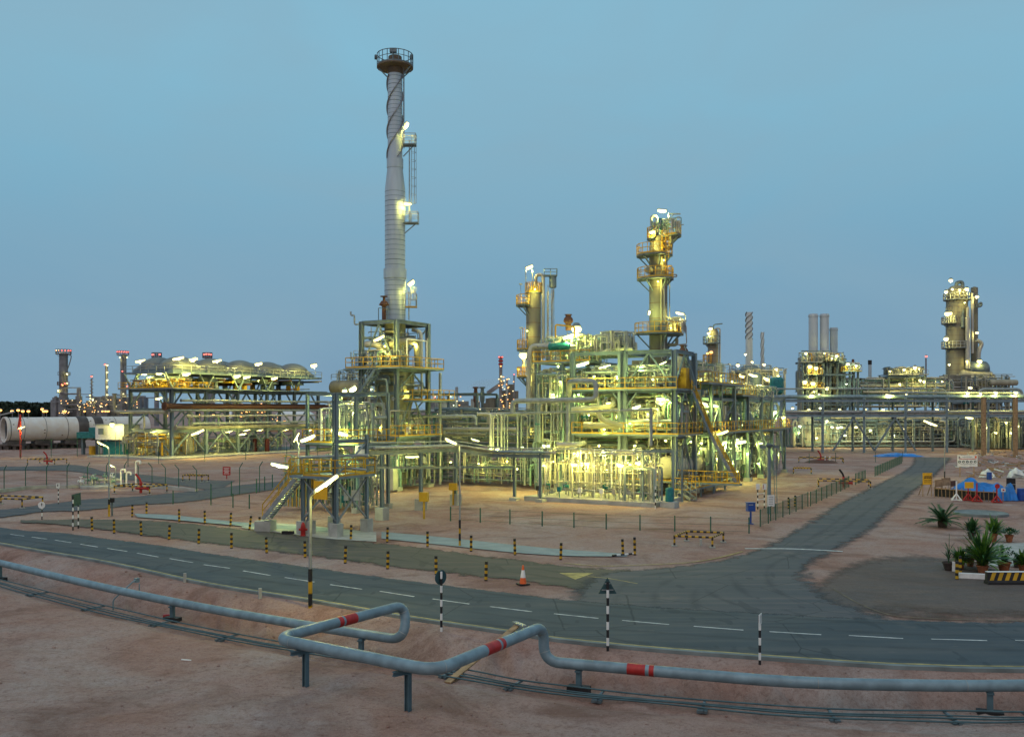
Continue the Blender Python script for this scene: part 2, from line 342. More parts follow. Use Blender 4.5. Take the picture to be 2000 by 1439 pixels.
def asphalt(name, col, col2, dust):
    m = bpy.data.materials.new(name); m.use_nodes = True; t = m.node_tree; b = t.nodes['Principled BSDF']; l = t.links.new
    b.inputs['Roughness'].default_value = .8; b.inputs['Specular IOR Level'].default_value = .2
    c = nd(t, 'ShaderNodeTexCoord').outputs['Object']
    def noise(sc, det, st=(1, 1, 1), rz=0):
        mm = nd(t, 'ShaderNodeMapping'); mm.inputs['Scale'].default_value = st; mm.inputs['Rotation'].default_value = (0, 0, rz); l(c, mm.inputs[0])
        n = nd(t, 'ShaderNodeTexNoise'); n.inputs['Scale'].default_value = sc; n.inputs['Detail'].default_value = det; n.inputs['Roughness'].default_value = .65; l(mm.outputs[0], n.inputs['Vector']); return n.outputs[0]
    def mix(v, a, bb, lo, hi, amt=1):
        r = nd(t, 'ShaderNodeMapRange'); l(v, r.inputs['Value']); r.inputs['From Min'].default_value = lo; r.inputs['From Max'].default_value = hi; r.inputs['To Max'].default_value = amt
        n = nd(t, 'ShaderNodeMixRGB'); l(r.outputs[0], n.inputs[0])
        for i, q in ((1, a), (2, bb)):
            if isinstance(q, tuple): n.inputs[i].default_value = (*q, 1)
            else: l(q, n.inputs[i])
        return n.outputs[0]
    x = mix(noise(.25, 5), col, col2, .38, .65)
    x = mix(noise(.55, 7, (.14, 2.4, 1), R(-58)), x, dust, .46, .74, .6)
    x = mix(noise(.35, 6, (1, 1, 1)), x, dust, .60, .75, .6)
    x = mix(noise(26.0, 3), x, dust, .56, .8, .35)
    # worn wheel paths, mended patches and cracks
    at = nd(t, 'ShaderNodeAttribute'); at.attribute_name = 'edge'; wv = nd(t, 'ShaderNodeMath'); wv.operation = 'PINGPONG'; wv.inputs[1].default_value = .85; l(at.outputs['Fac'], wv.inputs[0])
    wm = nd(t, 'ShaderNodeMath'); wm.operation = 'MULTIPLY'; l(wv.outputs[0], wm.inputs[0]); l(noise(.3, 3), wm.inputs[1])
    x = mix(wm.outputs[0], x, tuple(k*.62 for k in col), .30, .50, .6)
    vo = nd(t, 'ShaderNodeTexVoronoi'); vo.feature = 'DISTANCE_TO_EDGE'; vo.inputs['Scale'].default_value = .22; vd = nd(t, 'ShaderNodeMixRGB'); vd.inputs[0].default_value = .12; l(c, vd.inputs[1])
    vn = nd(t, 'ShaderNodeTexNoise'); vn.inputs['Scale'].default_value = .9; vn.inputs['Detail'].default_value = 6; l(c, vn.inputs['Vector']); l(vn.outputs['Color'], vd.inputs[2]); l(vd.outputs[0], vo.inputs['Vector'])
    x = mix(vo.outputs['Distance'], tuple(k*.6 for k in col), x, .0, .008)
    x = mix(noise(.8, 2, (1, .35, 1), R(-25)), x, tuple(k*.7 for k in col), .63, .65, .55)
    x = mix(noise(1.6, 5, (.5, 1.4, 1), R(-25)), x, dust, .66, .70, .6)
    l(x, b.inputs['Base Color'])
    bn = nd(t, 'ShaderNodeBump'); bn.inputs['Strength'].default_value = .3; bn.inputs['Distance'].default_value = .01; l(noise(30, 4), bn.inputs['Height']); l(bn.outputs[0], b.inputs['Normal'])
    M[name] = m
def ragged(name, reach=.9, soft=.35):
    """loose dirt lies over the border of the surface: its edge is broken up"""
    m = M[name]; t = m.node_tree; l = t.links.new; b = t.nodes['Principled BSDF']; out = t.nodes['Material Output']
    at = nd(t, 'ShaderNodeAttribute'); at.attribute_name = 'edge'; c = nd(t, 'ShaderNodeTexCoord')
    n = nd(t, 'ShaderNodeTexNoise'); n.inputs['Scale'].default_value = 1.1; n.inputs['Detail'].default_value = 8; n.inputs['Roughness'].default_value = .72; l(c.outputs['Object'], n.inputs['Vector'])
    k = nd(t, 'ShaderNodeMapRange'); l(n.outputs[0], k.inputs['Value']); k.inputs['From Min'].default_value = .3; k.inputs['From Max'].default_value = .7; k.inputs['To Min'].default_value = -.15*reach; k.inputs['To Max'].default_value = reach
    d = nd(t, 'ShaderNodeMath'); d.operation = 'SUBTRACT'; l(at.outputs['Fac'], d.inputs[0]); l(k.outputs[0], d.inputs[1])
    q = nd(t, 'ShaderNodeMapRange'); l(d.outputs[0], q.inputs['Value']); q.inputs['From Min'].default_value = -.12*reach; q.inputs['From Max'].default_value = soft*reach
    tr = nd(t, 'ShaderNodeBsdfTransparent'); mx_ = nd(t, 'ShaderNodeMixShader'); l(q.outputs[0], mx_.inputs[0]); l(tr.outputs[0], mx_.inputs[1]); l(b.outputs[0], mx_.inputs[2]); l(mx_.outputs[0], out.inputs['Surface'])
asphalt('asphalt', (.052, .070, .084), (.068, .088, .101), (.135, .128, .122))
asphalt('asphalt_dusty', (.070, .082, .096), (.092, .100, .110), (.19, .16, .145))
asphalt('asphalt_green', (.085, .086, .070), (.105, .10, .082), (.20, .15, .115))
ragged('asphalt', .45); ragged('asphalt_dusty', 1.1, .6); ragged('asphalt_green', 1.0)
me.materials.append(M['dirt'])
def sheet(name, up, lo, m, z=.012, k=8, kind='structure', nsub=6):
    """a strip of ground between two borders"""
    a = crom([Vector((p.x, p.y, 0)) for p in up], k); b = crom([Vector((p.x, p.y, 0)) for p in lo], k)
    def resamp(q, n):
        d = [0.0]
        for i in range(1, len(q)): d.append(d[-1]+(q[i]-q[i-1]).length)
        ts = np.linspace(0, d[-1], n); return [V(float(np.interp(t, d, [c.x for c in q])), float(np.interp(t, d, [c.y for c in q])), 0) for t in ts]
    n = max(len(a), len(b)); a = resamp(a, n); b = resamp(b, n); vs = []
    ts = [0, .03, .08, .2, .35, .5, .65, .8, .92, .97, 1]; nsub = len(ts)-1; ed = []
    for i in range(n):
        for t in ts:
            p = a[i].lerp(b[i], t); vs.append((p.x, p.y, z)); ed.append(min(t, 1-t)*(a[i]-b[i]).length)
    w = nsub+1; mb = MB(); mb.add(vs, [(i*w+j, (i+1)*w+j, (i+1)*w+j+1, i*w+j+1) for i in range(n-1) for j in range(nsub)])
    o = mb.build(name, m); at = o.data.attributes.new('edge', 'FLOAT', 'POINT'); at.data.foreach_set('value', ed)
    if kind: o['kind'] = kind
    return o
sheet('main_road', EDGE_F, EDGE_N, 'asphalt', .020)
# junction with the side road that runs away to the right of the plant
SR_L = [G(*p) for p in ((1085, 1186), (1092, 1165), (1110, 1140), (1160, 1118), (1260, 1109), (1360, 1098), (1451, 1076), (1551, 1028), (1627, 982), (1703, 946), (1760, 918), (1775, 905), (1778, 893))]
SR_R = [G(*p) for p in ((1800, 1230), (1775, 1210), (1690, 1188), (1625, 1156), (1600, 1125), (1608, 1100), (1648, 1077), (1725, 1027), (1790, 965), (1828, 935), (1850, 912), (1862, 899), (1865, 893))]
sheet('side_road', SR_L, SR_R, 'asphalt_dusty', .016)
ragged('gravel', 2.4, 1.0)
sheet('forecourt', [G(*p) for p in ((1570, 1150), (1640, 1100), (1720, 1080), (1850, 1082), (1960, 1110), (2080, 1120))], [G(*p) for p in ((1580, 1190), (1660, 1212), (1740, 1220), (1850, 1224), (1960, 1226), (2080, 1228))], 'gravel', .008)
# service lane between the two rows of bollards
sheet('service_lane', [G(*p) for p in ((40, 1014), (200, 1013), (330, 1017), (469, 1031), (680, 1052), (800, 1064), (935, 1082), (1010, 1090), (1110, 1103), (1230, 1110))], [G(*p) for p in ((40, 1021), (125, 1027), (271, 1046), (400, 1063), (595, 1087), (800, 1114), (1010, 1137), (1110, 1152), (1180, 1160), (1260, 1165))], 'asphalt_green', .012)
sheet('plant_road', [G(*p) for p in ((-200, 1010), (0, 994), (83, 984), (167, 974), (250, 969), (333, 962), (400, 955), (480, 945), (580, 937), (700, 930))], [G(*p) for p in ((-200, 1028), (0, 1012), (83, 1001), (167, 998), (271, 987), (333, 984), (400, 977), (500, 962), (600, 951), (720, 940))], 'asphalt_dusty', .014)
sheet('inner_road', [G(*p) for p in ((-100, 911), (60, 910), (130, 907), (167, 910), (210, 921), (290, 927), (370, 935), (460, 938))], [G(*p) for p in ((-100, 918), (60, 919), (130, 920), (180, 926), (240, 936), (300, 943), (370, 951), (420, 962))], 'asphalt_dusty', .010)
sheet('cross_road', [G(*p) for p in ((1440, 871), (1560, 866.5), (1700, 866), (1900, 866), (2100, 867))], [G(*p) for p in ((1440, 877), (1560, 873), (1700, 873), (1900, 874), (2100, 875))], 'asphalt_dusty', .01)
# concrete drain apron along the service lane
sheet('drain_apron', [G(*p) for p in ((745, 1039), (850, 1048), (1000, 1064), (1110, 1074), (1225, 1082))], [G(*p) for p in ((745, 1052), (850, 1063), (1000, 1079), (1110, 1086), (1225, 1087))], 'concrete_blue', .03)
sheet('drain_apron', [G(*p) for p in ((262, 1003), (335, 1006), (400, 1013), (505, 1023), (640, 1031))], [G(*p) for p in ((268, 1010), (335, 1015), (400, 1021), (505, 1030), (640, 1040))], 'concrete_blue', .03)
sheet('stair_apron', [G(*p) for p in ((472, 1028), (540, 1022), (640, 1030), (735, 1040))], [G(*p) for p in ((472, 1031), (560, 1042), (640, 1052), (735, 1058))], 'concrete', .024)
# painted road markings
def stripe(mb, pts, w, z):
    pts = crom([V(p.x, p.y, 0) for p in pts], 4); vs = []
    for i, p in enumerate(pts):
        t = (pts[min(i+1, len(pts)-1)]-pts[max(i-1, 0)]).normalized(); n = V(-t.y, t.x, 0)*(w/2)
        vs += [(p.x+n.x, p.y+n.y, z), (p.x-n.x, p.y-n.y, z)]
    mb.add(vs, [(2*i, 2*i+1, 2*i+3, 2*i+2) for i in range(len(pts)-1)])
DASH = ((-60, 1029.5, -22, 1035), (20, 1043.5, 47, 1047), (62, 1049, 92, 1053), (107, 1055, 139, 1060), (157, 1063, 191, 1068.5), (209, 1071, 248, 1077), (268, 1080.5, 309.5, 1088), (331, 1091, 377, 1099), (398, 1103, 449, 1110), (475, 1115, 528, 1124), (556, 1128, 614, 1137), (645, 1142, 707, 1151), (742, 1155, 809, 1165.5), (845, 1170, 917, 1180), (957, 1185, 1039, 1195), (1082, 1199, 1169, 1208), (1215, 1212, 1307, 1220), (1355, 1223.5, 1452, 1231), (1503, 1234, 1604, 1240), (1658, 1241.5, 1764, 1247.5), (1819, 1248.5, 1928, 1251.5), (1983, 1251, 2090, 1254))
for a, b, c, d in DASH:
    mb = MB(); stripe(mb, [G(a, b), G(c, d)], .10, .026); o = mb.build('road_dash', 'paint_white_road'); o['kind'] = 'structure'
def offs(pts, dy): return [V(p.x, p.y+dy, 0) for p in pts]
mb = MB(); stripe(mb, offs(EDGE_N, .42), .11, .026); mb.build('edge_line', 'paint_yellow_road')['kind'] = 'structure'
mb = MB(); stripe(mb, [G(1455, 1071.5), G(1550, 1072), G(1646, 1077)], .28, .022); mb.build('stop_line', 'paint_white_road')['kind'] = 'structure'
mb = MB(); stripe(mb, [G(*p) for p in ((1100, 1100), (1175, 1105.5), (1250, 1103.5), (1340, 1099), (1400, 1090), (1451, 1077))], .12, .022); mb.build('corner_line', 'paint_yellow_road')['kind'] = 'structure'
mb = MB(); stripe(mb, [G(*p) for p in ((1147, 1126), (1190, 1130), (1245, 1140))], .10, .0222); mb.build('give_way_line', 'paint_yellow_road')['kind'] = 'structure'
mb = MB(); mb.poly([V(p.x, p.y, .0224) for p in (G(1092, 1119), G(1124, 1132), G(1160, 1119))]); mb.build('give_way_triangle', 'paint_yellow_road')['kind'] = 'structure'
mb = MB(); stripe(mb, [G(*p) for p in ((1625, 1150), (1700, 1189), (1790, 1207), (2040, 1213))], .07, .0262); mb.build('curve_line', 'paint_faded')['kind'] = 'structure'
# low kerb along the near edge of the main road
ks = crom(EDGE_N, 8); mb = MB()
sec = ((-.02, -.10), (-.02, .12), (-.24, .12), (-.26, -.10)); vs = []
for i, p in enumerate(ks):
    for dy, z in sec: vs.append((p.x, p.y+dy, z))
mb.add(vs, [(i*4+j, i*4+(j+1) % 4, i*4+4+(j+1) % 4, i*4+4+j) for i in range(len(ks)-1) for j in range(4)]); mb.build('road_kerb', 'concrete_dark')['kind'] = 'structure'
# ------------------------------------------------------------------ foreground pipeline with its raised loop
mb = MB()
def Z1(px, py): return G(px, py, 1.22)
path = [p.copy() for p in crom(PIPE_LOW[:7], 6)]
l1 = PIPE_LOW[6]
PIPE_R = .175
loop = [G(790, 1250, .1), Z1(793, 1180), Z1(537, 1247), Z1(850, 1310), Z1(1062, 1222), G(1062, 1291, .1)]
left = [PIPE_LOW[i] for i in range(0, 6)]
right = PIPE_LOW[8:]
fullp = crom(left, 6)+bend([PIPE_LOW[5]]+loop+[PIPE_LOW[8]], .75, 8)[1:-1]+crom(right, 6)
mb.tube(fullp, PIPE_R, 20)
pl = thing('pipeline', 'long blue-grey pipeline with a raised loop and red bands at the foot of the bank', 'pipeline', tuple(PIPE_LOW[5]))
mb.build('pipe', 'pipe_blue', pl)
for i in range(8, len(fullp)-2, 7):
    d_ = (fullp[i+1]-fullp[i-1]).normalized(); mb = MB(); mb.tube([fullp[i]-d_*.012, fullp[i]+d_*.012], PIPE_R+.006, 20, False); mb.build('weld_seam', 'pipe_grey', pl)
def band(p, q, w0, label=None):
    m = MB(); m.tube([p, q], PIPE_R+.004, 20, True); m.build('marking_band', 'red', pl)
def on(a, b, t): return a.lerp(b, t)
def at_px(a, b, px):
    lo, hi = 0.0, 1.0; f = lambda t: 1000+FPX*lerp(a.x, b.x, t)/lerp(a.y, b.y, t); s = 1 if f(1) > f(0) else -1
    for _ in range(30):
        m = (lo+hi)/2
        if (f(m)-px)*s < 0: lo = m
        else: hi = m
    return a.lerp(b, lo)
a, b = Z1(537, 1247), Z1(793, 1180)
for p0, p1 in ((658, 666), (670, 693)): band(at_px(a, b, p0), at_px(a, b, p1), 0)
a, b = Z1(850, 1310), Z1(1062, 1222)
for p0, p1 in ((946, 970), (974, 980)): band(at_px(a, b, p0), at_px(a, b, p1), 0)
a, b = PIPE_LOW[8], PIPE_LOW[9]
a, b = G(1226, 1306, .1), G(1278, 1310, .1)
for t0, t1 in ((0, .68), (.82, 1.0)):
    p0, p1 = on(a, b, t0), on(a, b, t1)
    def onp(p): return V(p.x, float(np.interp(p.x, [q.x for q in fullp[-40:]], [q.y for q in fullp[-40:]])), .1)
    band(onp(p0), onp(p1), 0)
# T supports under the loop (part of the line's steelwork) and saddles under the low runs
for px, py in ((597, 1340), (797, 1388)):
    g = GT(px, py); mb = MB(); top = 1.22-PIPE_R-.02
    mb.ibeam((g.x, g.y, g.z-.3), (g.x, g.y, top-.13), .15, .15); a = V(.80, .6, 0)
    mb.ibeam(V(g.x, g.y, top-.06)-a*.48, V(g.x, g.y, top-.06)+a*.5, .13, .13)
    mb.build('support', 'post_blue', pl)
def saddle(px, py):
    g = GT(px, py); py_ = float(np.interp(g.x, PLX, PLY)); c = V(g.x, py_, gz1(g.x, py_)); mb = MB()
    mb.box((c.x, c.y, c.z+.06), (.72, .34, .26), R(-20), 1); mb.box((c.x, c.y, (c.z+.02-.1)/2), (.16, .16, abs(c.z)), R(-20), 0); mb.box((c.x, c.y, -.11), (.2, .3, .05), R(-20), 0)
    mb.build('saddle', ['post_blue', 'black'], pl)
for px, py in ((1925, 1392), (1128, 1336), (715, 1262), (352, 1200), (28, 1118)): saddle(px, py)
mb = MB(); g = P(268, 1168, 43.2); q = GT(221, 1190)
mb.tube(bend([V(g.x, g.y, .35), V(g.x-.02, g.y-.35, .34), V(q.x, q.y, gz1(q.x, q.y)+.45), V(q.x, q.y, gz1(q.x, q.y)-.05)], .12), .035, 8)
mb.box((g.x, g.y-.05, .33), (.16, .2, .2), R(-30)); mb.tube([V(g.x+.2, g.y-.25, -.5), V(g.x+.2, g.y-.25, .2)], .03, 6); mb.build('drain_branch', 'pipe_blue', pl)
# small-bore lines that run beside it
rr = random.Random(4)
base = crom([V(p.x, p.y, 0) for p in PIPE_LOW[:6]]+[V(-1.4, 31.7, 0)]+[V(p.x, p.y, 0) for p in PIPE_LOW[7:]], 5)
for k, (dy, r) in enumerate(((1.0, .028), (1.42, .024), (1.58, .032), (1.84, .030))):
    pts = []
    for i, p in enumerate(base):
        t = (base[min(i+1, len(base)-1)]-base[max(i-1, 0)]).normalized(); n = V(t.y, -t.x, 0)
        q = V(p.x, p.y, 0)+n*dy*(1.0+.035*math.sin(i*.35+k)); pts.append(V(q.x, q.y, -.34+.012*math.sin(i*.9+k)))
    mb = MB(); mb.tube(pts, r, 6)
    tag(mb.build('small_pipe', 'pipe_dark', None, tuple(pts[len(pts)//2])), ('thin dark line nearest the big pipeline in the bundle of small pipes', 'thinnest grey line, second from the big pipeline in the bundle of small pipes', 'thicker grey line, third from the big pipeline in the bundle of small pipes', 'outermost small grey pipe of the bundle, farthest from the big pipeline')[k], 'small pipe', 'small pipes beside the pipeline')
for k, i in enumerate(range(6, len(base)-4, 4)):
    p = base[i]; t = (base[i+1]-base[i-1]).normalized(); n = V(t.y, -t.x, 0); mb = MB()
    a = p+n*.85; b = p+n*1.95; za = -.40
    mb.bar(V(a.x, a.y, za), V(b.x, b.y, za), .07, .06); mb.box((a.x+n.x*.9, a.y+n.y*.9, za-.05), (.3, .22, .08), math.atan2(t.y, t.x))
    px = 1000+FPX*a.x/a.y
    if -60 < px < 2060:
        tag(mb.build('pipe_sleeper', 'steel_dark', None, (a.x, a.y, za-.1)), 'low dark cross-bar carrying the bundle of small pipes', 'pipe sleeper', 'cross-bars under the small pipes')
# planks across the trench
a, b = GT(880, 1331), GT(1010, 1275); mb = MB(); d = (b-a).normalized()
mb.bar(a+V(0, 0, .05)-d*.2, b+V(0, 0, .30), .24, .05); tag(mb.build('plank', 'wood', None, tuple(a)), 'long wooden plank laid over the small pipes like a ramp', 'plank')
a, b = GT(1005, 1278), GT(1024, 1266); mb = MB(); mb.bar(a+V(0, 0, .38), b+V(0, 0, .40), .2, .06); tag(mb.build('plank', 'galv', None, tuple(a)), 'short pale board lying on the upper end of the long plank', 'plank')
mb = MB(); g = GT(325, 1193); mb.box((g.x, g.y, g.z+.1), (.28, .2, .2), .4); tag(mb.build('rag', 'red', None, tuple(g)), 'small red rag lying on the small pipes under the pipeline', 'rag')
mb = MB(); g = GT(364, 1289); mb.bar(g+V(-.18, .05, .02), g+V(.18, -.07, .02), .05, .03); tag(mb.build('stick', 'white', None, tuple(g)), 'white broken stick lying alone on the bare red ground', 'stick')
for k, (px, py, lab) in enumerate(((361, 1158, 'short concrete post in the road bank, the one farther from the lamp post'), (508, 1178, 'short concrete post in the road bank, close to the striped lamp post'))):
    g = GT(px, py); mb = MB(); mb.box((g.x, g.y, g.z+.12), (.13, .13, .66), .5); tag(mb.build('marker_post', 'concrete', None, tuple(g)), lab, 'marker post', 'concrete posts in the bank')
# loose stones on the foreground ground
st = MB(); rs = random.Random(8)
for i in range(1700):
    px = rs.uniform(-60, 2060); py = rs.uniform(1080, 1500); p = GT(px, py)
    if p.y > float(np.interp(p.x, ENX, ENY))-.5: continue
    on_bank = p.y > float(np.interp(p.x, PLX, PLY))-.8
    if not on_bank and rs.random() < .6: continue
    s_ = rs.uniform(.012, .038)*(2.0 if rs.random() < (.25 if on_bank else .05) else 1)
    st.ball((p.x, p.y, p.z+s_*.3), s_, 5, 0, rs.uniform(.5, .9))
o = st.build('loose_stone', 'dirt'); o['kind'] = 'stuff'; o['label'] = 'small stones scattered over the bare red ground'; o['category'] = 'stones'

# ------------------------------------------------------------------ bollards, posts, signs, cones
def stripes(mb, p, h, r, n, mis, n_=10, tilt=(0, 0)):
    p = Vector(p); ax = V(tilt[0], tilt[1], 1).normalized()
    for i in range(n): mb.tube([p+ax*(h*i/n), p+ax*(h*(i+1)/n)], r, n_, i == n-1, mis[i % len(mis)])
BOL = {'r': ((180, 1035), (223, 1040), (276, 1044.5), (330, 1053), (388, 1061), (452, 1070), (521, 1079), (596, 1088), (674, 1099), (757, 1110), (852, 1121), (949, 1133)),
       'l': ((258, 1008), (286, 1003), (350, 1018), (400, 1021.5), (450, 1026), (487, 1033), (507, 1035), (685, 1053), (756, 1058), (835, 1067), (920, 1076), (1006, 1083), (1095, 1092)),
       'e': ((1217, 1084), (1240, 1083)), 'f': ((1540, 992), (1552, 988))}
NTH = ['first', 'second', 'third', 'fourth', 'fifth', 'sixth', 'seventh', 'eighth', 'ninth', 'tenth', 'eleventh', 'twelfth', 'thirteenth']
lab_r = lambda i: ('bollard beside the twin-post sign, westernmost of the roadside row', )[0]
def bollard(g, h=.92, tilt=(0, 0)):
    mb = MB(); stripes(mb, (g.x, g.y, -.1), h+.1, .078, 7, (1, 0), tilt=tilt)
    return mb.build('bollard', ['yellow', 'black'], None, tuple(g))
L_R = ['black and yellow bollard closest to the twin-post board, end of the roadside row']+['black and yellow roadside bollard, %s after the one at the twin-post board' % NTH[i-1] for i in range(1, 10)]+['black and yellow bollard right behind the round sign on the roadside', 'black and yellow bollard nearest the traffic cone']
L_L = ['bollard in front of the open end of the concrete drain', 'bollard behind the open end of the concrete drain']+['bollard along the drain, third in line before the leaning bollard', 'bollard along the drain, second in line before the leaning bollard', 'bollard along the drain, standing next before the leaning bollard', 'leaning black and yellow bollard beside the stair foot', 'upright bollard touching the foot of the yellow stairs', 'bollard between the two concrete plinths of the stair platform', 'bollard at the near end of the sloping concrete apron']+['bollard on the sloping apron, %s past the thin lamp post' % s for s in ('last one before, not', 'first', 'second', 'third')]
L_L[9] = 'bollard on the sloping apron, just before the thin lamp post'
for key, labs, grp in (('r', L_R, 'bollards along the road side of the service lane'), ('l', L_L, 'bollards along the plant side of the service lane'), ('e', ['shorter bollard at the far end of the concrete apron, beside the striped bar', 'taller bollard at the far end of the concrete apron'], 'bollards at the apron end'), ('f', ['bollard seen through the green mesh fence, nearer the blue box', 'bollard seen through the green mesh fence, farther from the blue box'], 'bollards behind the mesh fence')):
    for i, (px, py) in enumerate(BOL[key]):
        o = bollard(G(px, py), 1.0 if (key == 'e' and i) else .92, (.12, 0) if (key == 'l' and i == 5) else (rr.uniform(-.045, .045), rr.uniform(-.03, .03))); tag(o, labs[i], 'bollard', grp)
mb = MB(); a, b = G(1196, 1087), G(1242, 1082.5)
for i in range(6): mb.tube([a.lerp(b, i/6)+V(0, 0, .07), a.lerp(b, (i+1)/6)+V(0, 0, .07)], .05, 8, True, i % 2)
tag(mb.build('striped_bar', ['black', 'white'], None, tuple(a)), 'black and white bar lying on the ground before two bollards', 'bar')
def striped_post(T, g, h, r, n, first=1):
    mb = MB(); stripes(mb, (g.x, g.y, -.05), h, r, n, (0, 1) if first == 1 else (1, 0)); return mb.build('post', ['black', 'white'], T)
# round sign seen from behind
g = GT(862, 1233); T = thing('road_sign', 'round road sign seen from behind on a black and white post', 'road sign', tuple(g)); h = HZ(1115, g.y)-g.z
mb = MB(); stripes(mb, g-V(0, 0, .1), h+.08, .045, 9, (1, 0)); mb.build('post', ['black', 'white'], T)
mb = MB(); c = V(g.x-.03, g.y+.07, HZ(1127.5, g.y)); mb.lathe([(0.001, -.01), (.28, -.01), (.28, .01), (.001, .01)], c, V(-.75, .75, .0), 24); mb.build('sign_plate', 'sign_back', T)
mb = MB(); mb.box((g.x, g.y+.02, HZ(1124, g.y)), (.10, .06, .30)); mb.build('clamp', 'black', T)
# triangular sign seen from behind
g = GT(1187, 1274); T = thing('road_sign', 'triangular warning sign seen from behind on a black and white post', 'road sign', tuple(g)); h = HZ(1130, g.y)-g.z
mb = MB(); stripes(mb, g-V(0, 0, .1), h, .048, 9, (0, 1)); mb.build('post', ['black', 'white'], T)
mb = MB(); z1, z0 = HZ(1128, g.y), HZ(1160, g.y); y = g.y+.08; w = .32
mb.add([(g.x-w, y, z0), (g.x+w, y, z0), (g.x, y, z1), (g.x-w, y+.02, z0), (g.x+w, y+.02, z0), (g.x, y+.02, z1)], [(0, 1, 2), (5, 4, 3), (0, 3, 4, 1), (1, 4, 5, 2), (2, 5, 3, 0)]); mb.build('sign_plate', 'sign_back', T)
mb = MB(); mb.bar((g.x-.2, y-.03, z0+.14), (g.x+.2, y-.03, z0+.14), .03); mb.bar((g.x-.1, y-.03, z0+.36), (g.x+.1, y-.03, z0+.36), .03); mb.build('bracket', 'galv', T)
# small white plate seen edge-on
g = GT(1484, 1304); T = thing('road_sign', 'narrow white plate turned nearly edge-on on a black and white post', 'road sign', tuple(g)); h = HZ(1198, g.y)-g.z
mb = MB(); stripes(mb, g-V(0, 0, .1), h+.05, .042, 7, (0, 1)); mb.build('post', ['black', 'white'], T)
mb = MB(); c = V(g.x, g.y-.05, HZ(1208, g.y)); mb.box((c.x, c.y, c.z), (.34, .02, .34), R(62)); mb.build('sign_plate', 'white', T)
# round white sign far left
g = G(82, 1013.5); T = thing('road_sign', 'round white-faced sign on a short black and white post by the far lane', 'road sign', tuple(g))
striped_post(T, g, 1.35, .04, 5); mb = MB(); c = V(g.x, g.y-.06, HZ(986, g.y)); mb.lathe([(.001, -.012), (.26, -.012), (.26, .012), (.001, .012)], c, (.1, -1, 0), 24); mb.build('sign_plate', 'white', T)
mb = MB(); mb.box((c.x+.02, c.y-.02, c.z+.04), (.05, .012, .20)); mb.add([(c.x-.05, c.y-.026, c.z+.08), (c.x+.09, c.y-.026, c.z+.08), (c.x+.02, c.y-.026, c.z+.17)], [(0, 1, 2)]); mb.build('arrow', 'black', T)
# twin-post board
g0, g1 = G(142.5, 1034), G(153, 1030.5); T = thing('notice_board', 'blue-grey board seen from behind on two black and white posts', 'sign', tuple(g0))
for g in (g0, g1): striped_post(T, g, HZ(968, g.y)+.05, .05, 9)
mb = MB(); z0, z1 = HZ(990, g0.y), HZ(966, g0.y); a = g0+V(-.12, .1, 0); b = g1+V(.12, .1, 0); mb.bar((a.x, a.y, (z0+z1)/2), (b.x, b.y, (z0+z1)/2+.06), .03, z1-z0); mb.build('board', 'sign_back', T)
g = G(114, 984); T = thing('road_sign', 'tall thin black and white post with a small white sign, across the plant road', 'road sign', tuple(g)); striped_post(T, g, HZ(945, g.y), .045, 9)
mb = MB(); mb.box((g.x, g.y-.06, HZ(948, g.y)), (.28, .02, .42), .3); mb.build('sign_plate', 'white', T); mb = MB(); mb.box((g.x-.02, g.y-.078, HZ(948, g.y)+.03), (.07, .01, .2), .3); mb.build('arrow', 'black', T)
# traffic cone
g = G(1021.5, 1141.5); T = thing('traffic_cone', 'orange and white traffic cone standing beside the lane mouth', 'traffic cone', tuple(g)); H = .93
mb = MB(); mb.box((g.x, g.y, .04), (.5, .5, .05), .5); mb.build('base', 'black', T)
mb = MB(); pr = lambda t: (lerp(.17, .035, t), .06+(H-.06)*t)
mb.lathe([pr(0), pr(.33)], g, n=18, mi=0); mb.lathe([pr(.33), pr(.74)], g, n=18, mi=1); mb.lathe([pr(.74), pr(1), (.001, H)], g, n=18, mi=0); mb.build('cone', ['orange', 'white'], T)
# red warning board across the plant road
g = G(443, 935); T = thing('warning_board', 'red board with white lines of writing on a short red post', 'sign', tuple(g)); mb = MB(); mb.box((g.x, g.y, .6), (.1, .1, 1.2)); mb.build('post', 'red', T)
mb = MB(); zc = HZ(919.5, g.y); mb.box((g.x, g.y-.08, zc), (.92, .04, 1.0)); mb.build('board', 'red', T)
mb = MB()
for k, (w, zz) in enumerate(((.7, .32), (.56, .17), (.7, .02), (.5, -.14), (.64, -.3))): mb.box((g.x, g.y-.107, zc+zz), (w, .008, .06))
mb.build('lettering', 'white', T)
# blue cabinet on a post
g = G(1466, 1023); T = thing('cabinet', 'blue metal cabinet on a blue post by the fence gap', 'cabinet', tuple(g)); mb = MB(); mb.box((g.x, g.y, .45), (.12, .12, .9)); mb.box((g.x, g.y, .03), (.34, .34, .06)); mb.build('post', 'blue', T)
mb = MB(); mb.box((g.x, g.y, HZ(989.5, g.y)), (.56, .4, .62), R(14)); mb.build('box', 'blue', T); mb = MB(); mb.box((g.x, g.y, HZ(989.5, g.y)+.325), (.64, .48, .03), R(14)); mb.build('lid', 'blue', T)
mb = MB(); mb.box((g.x-.02, g.y-.212, HZ(985, g.y)), (.34, .012, .07), R(14)); mb.build('label_plate', 'galv', T)
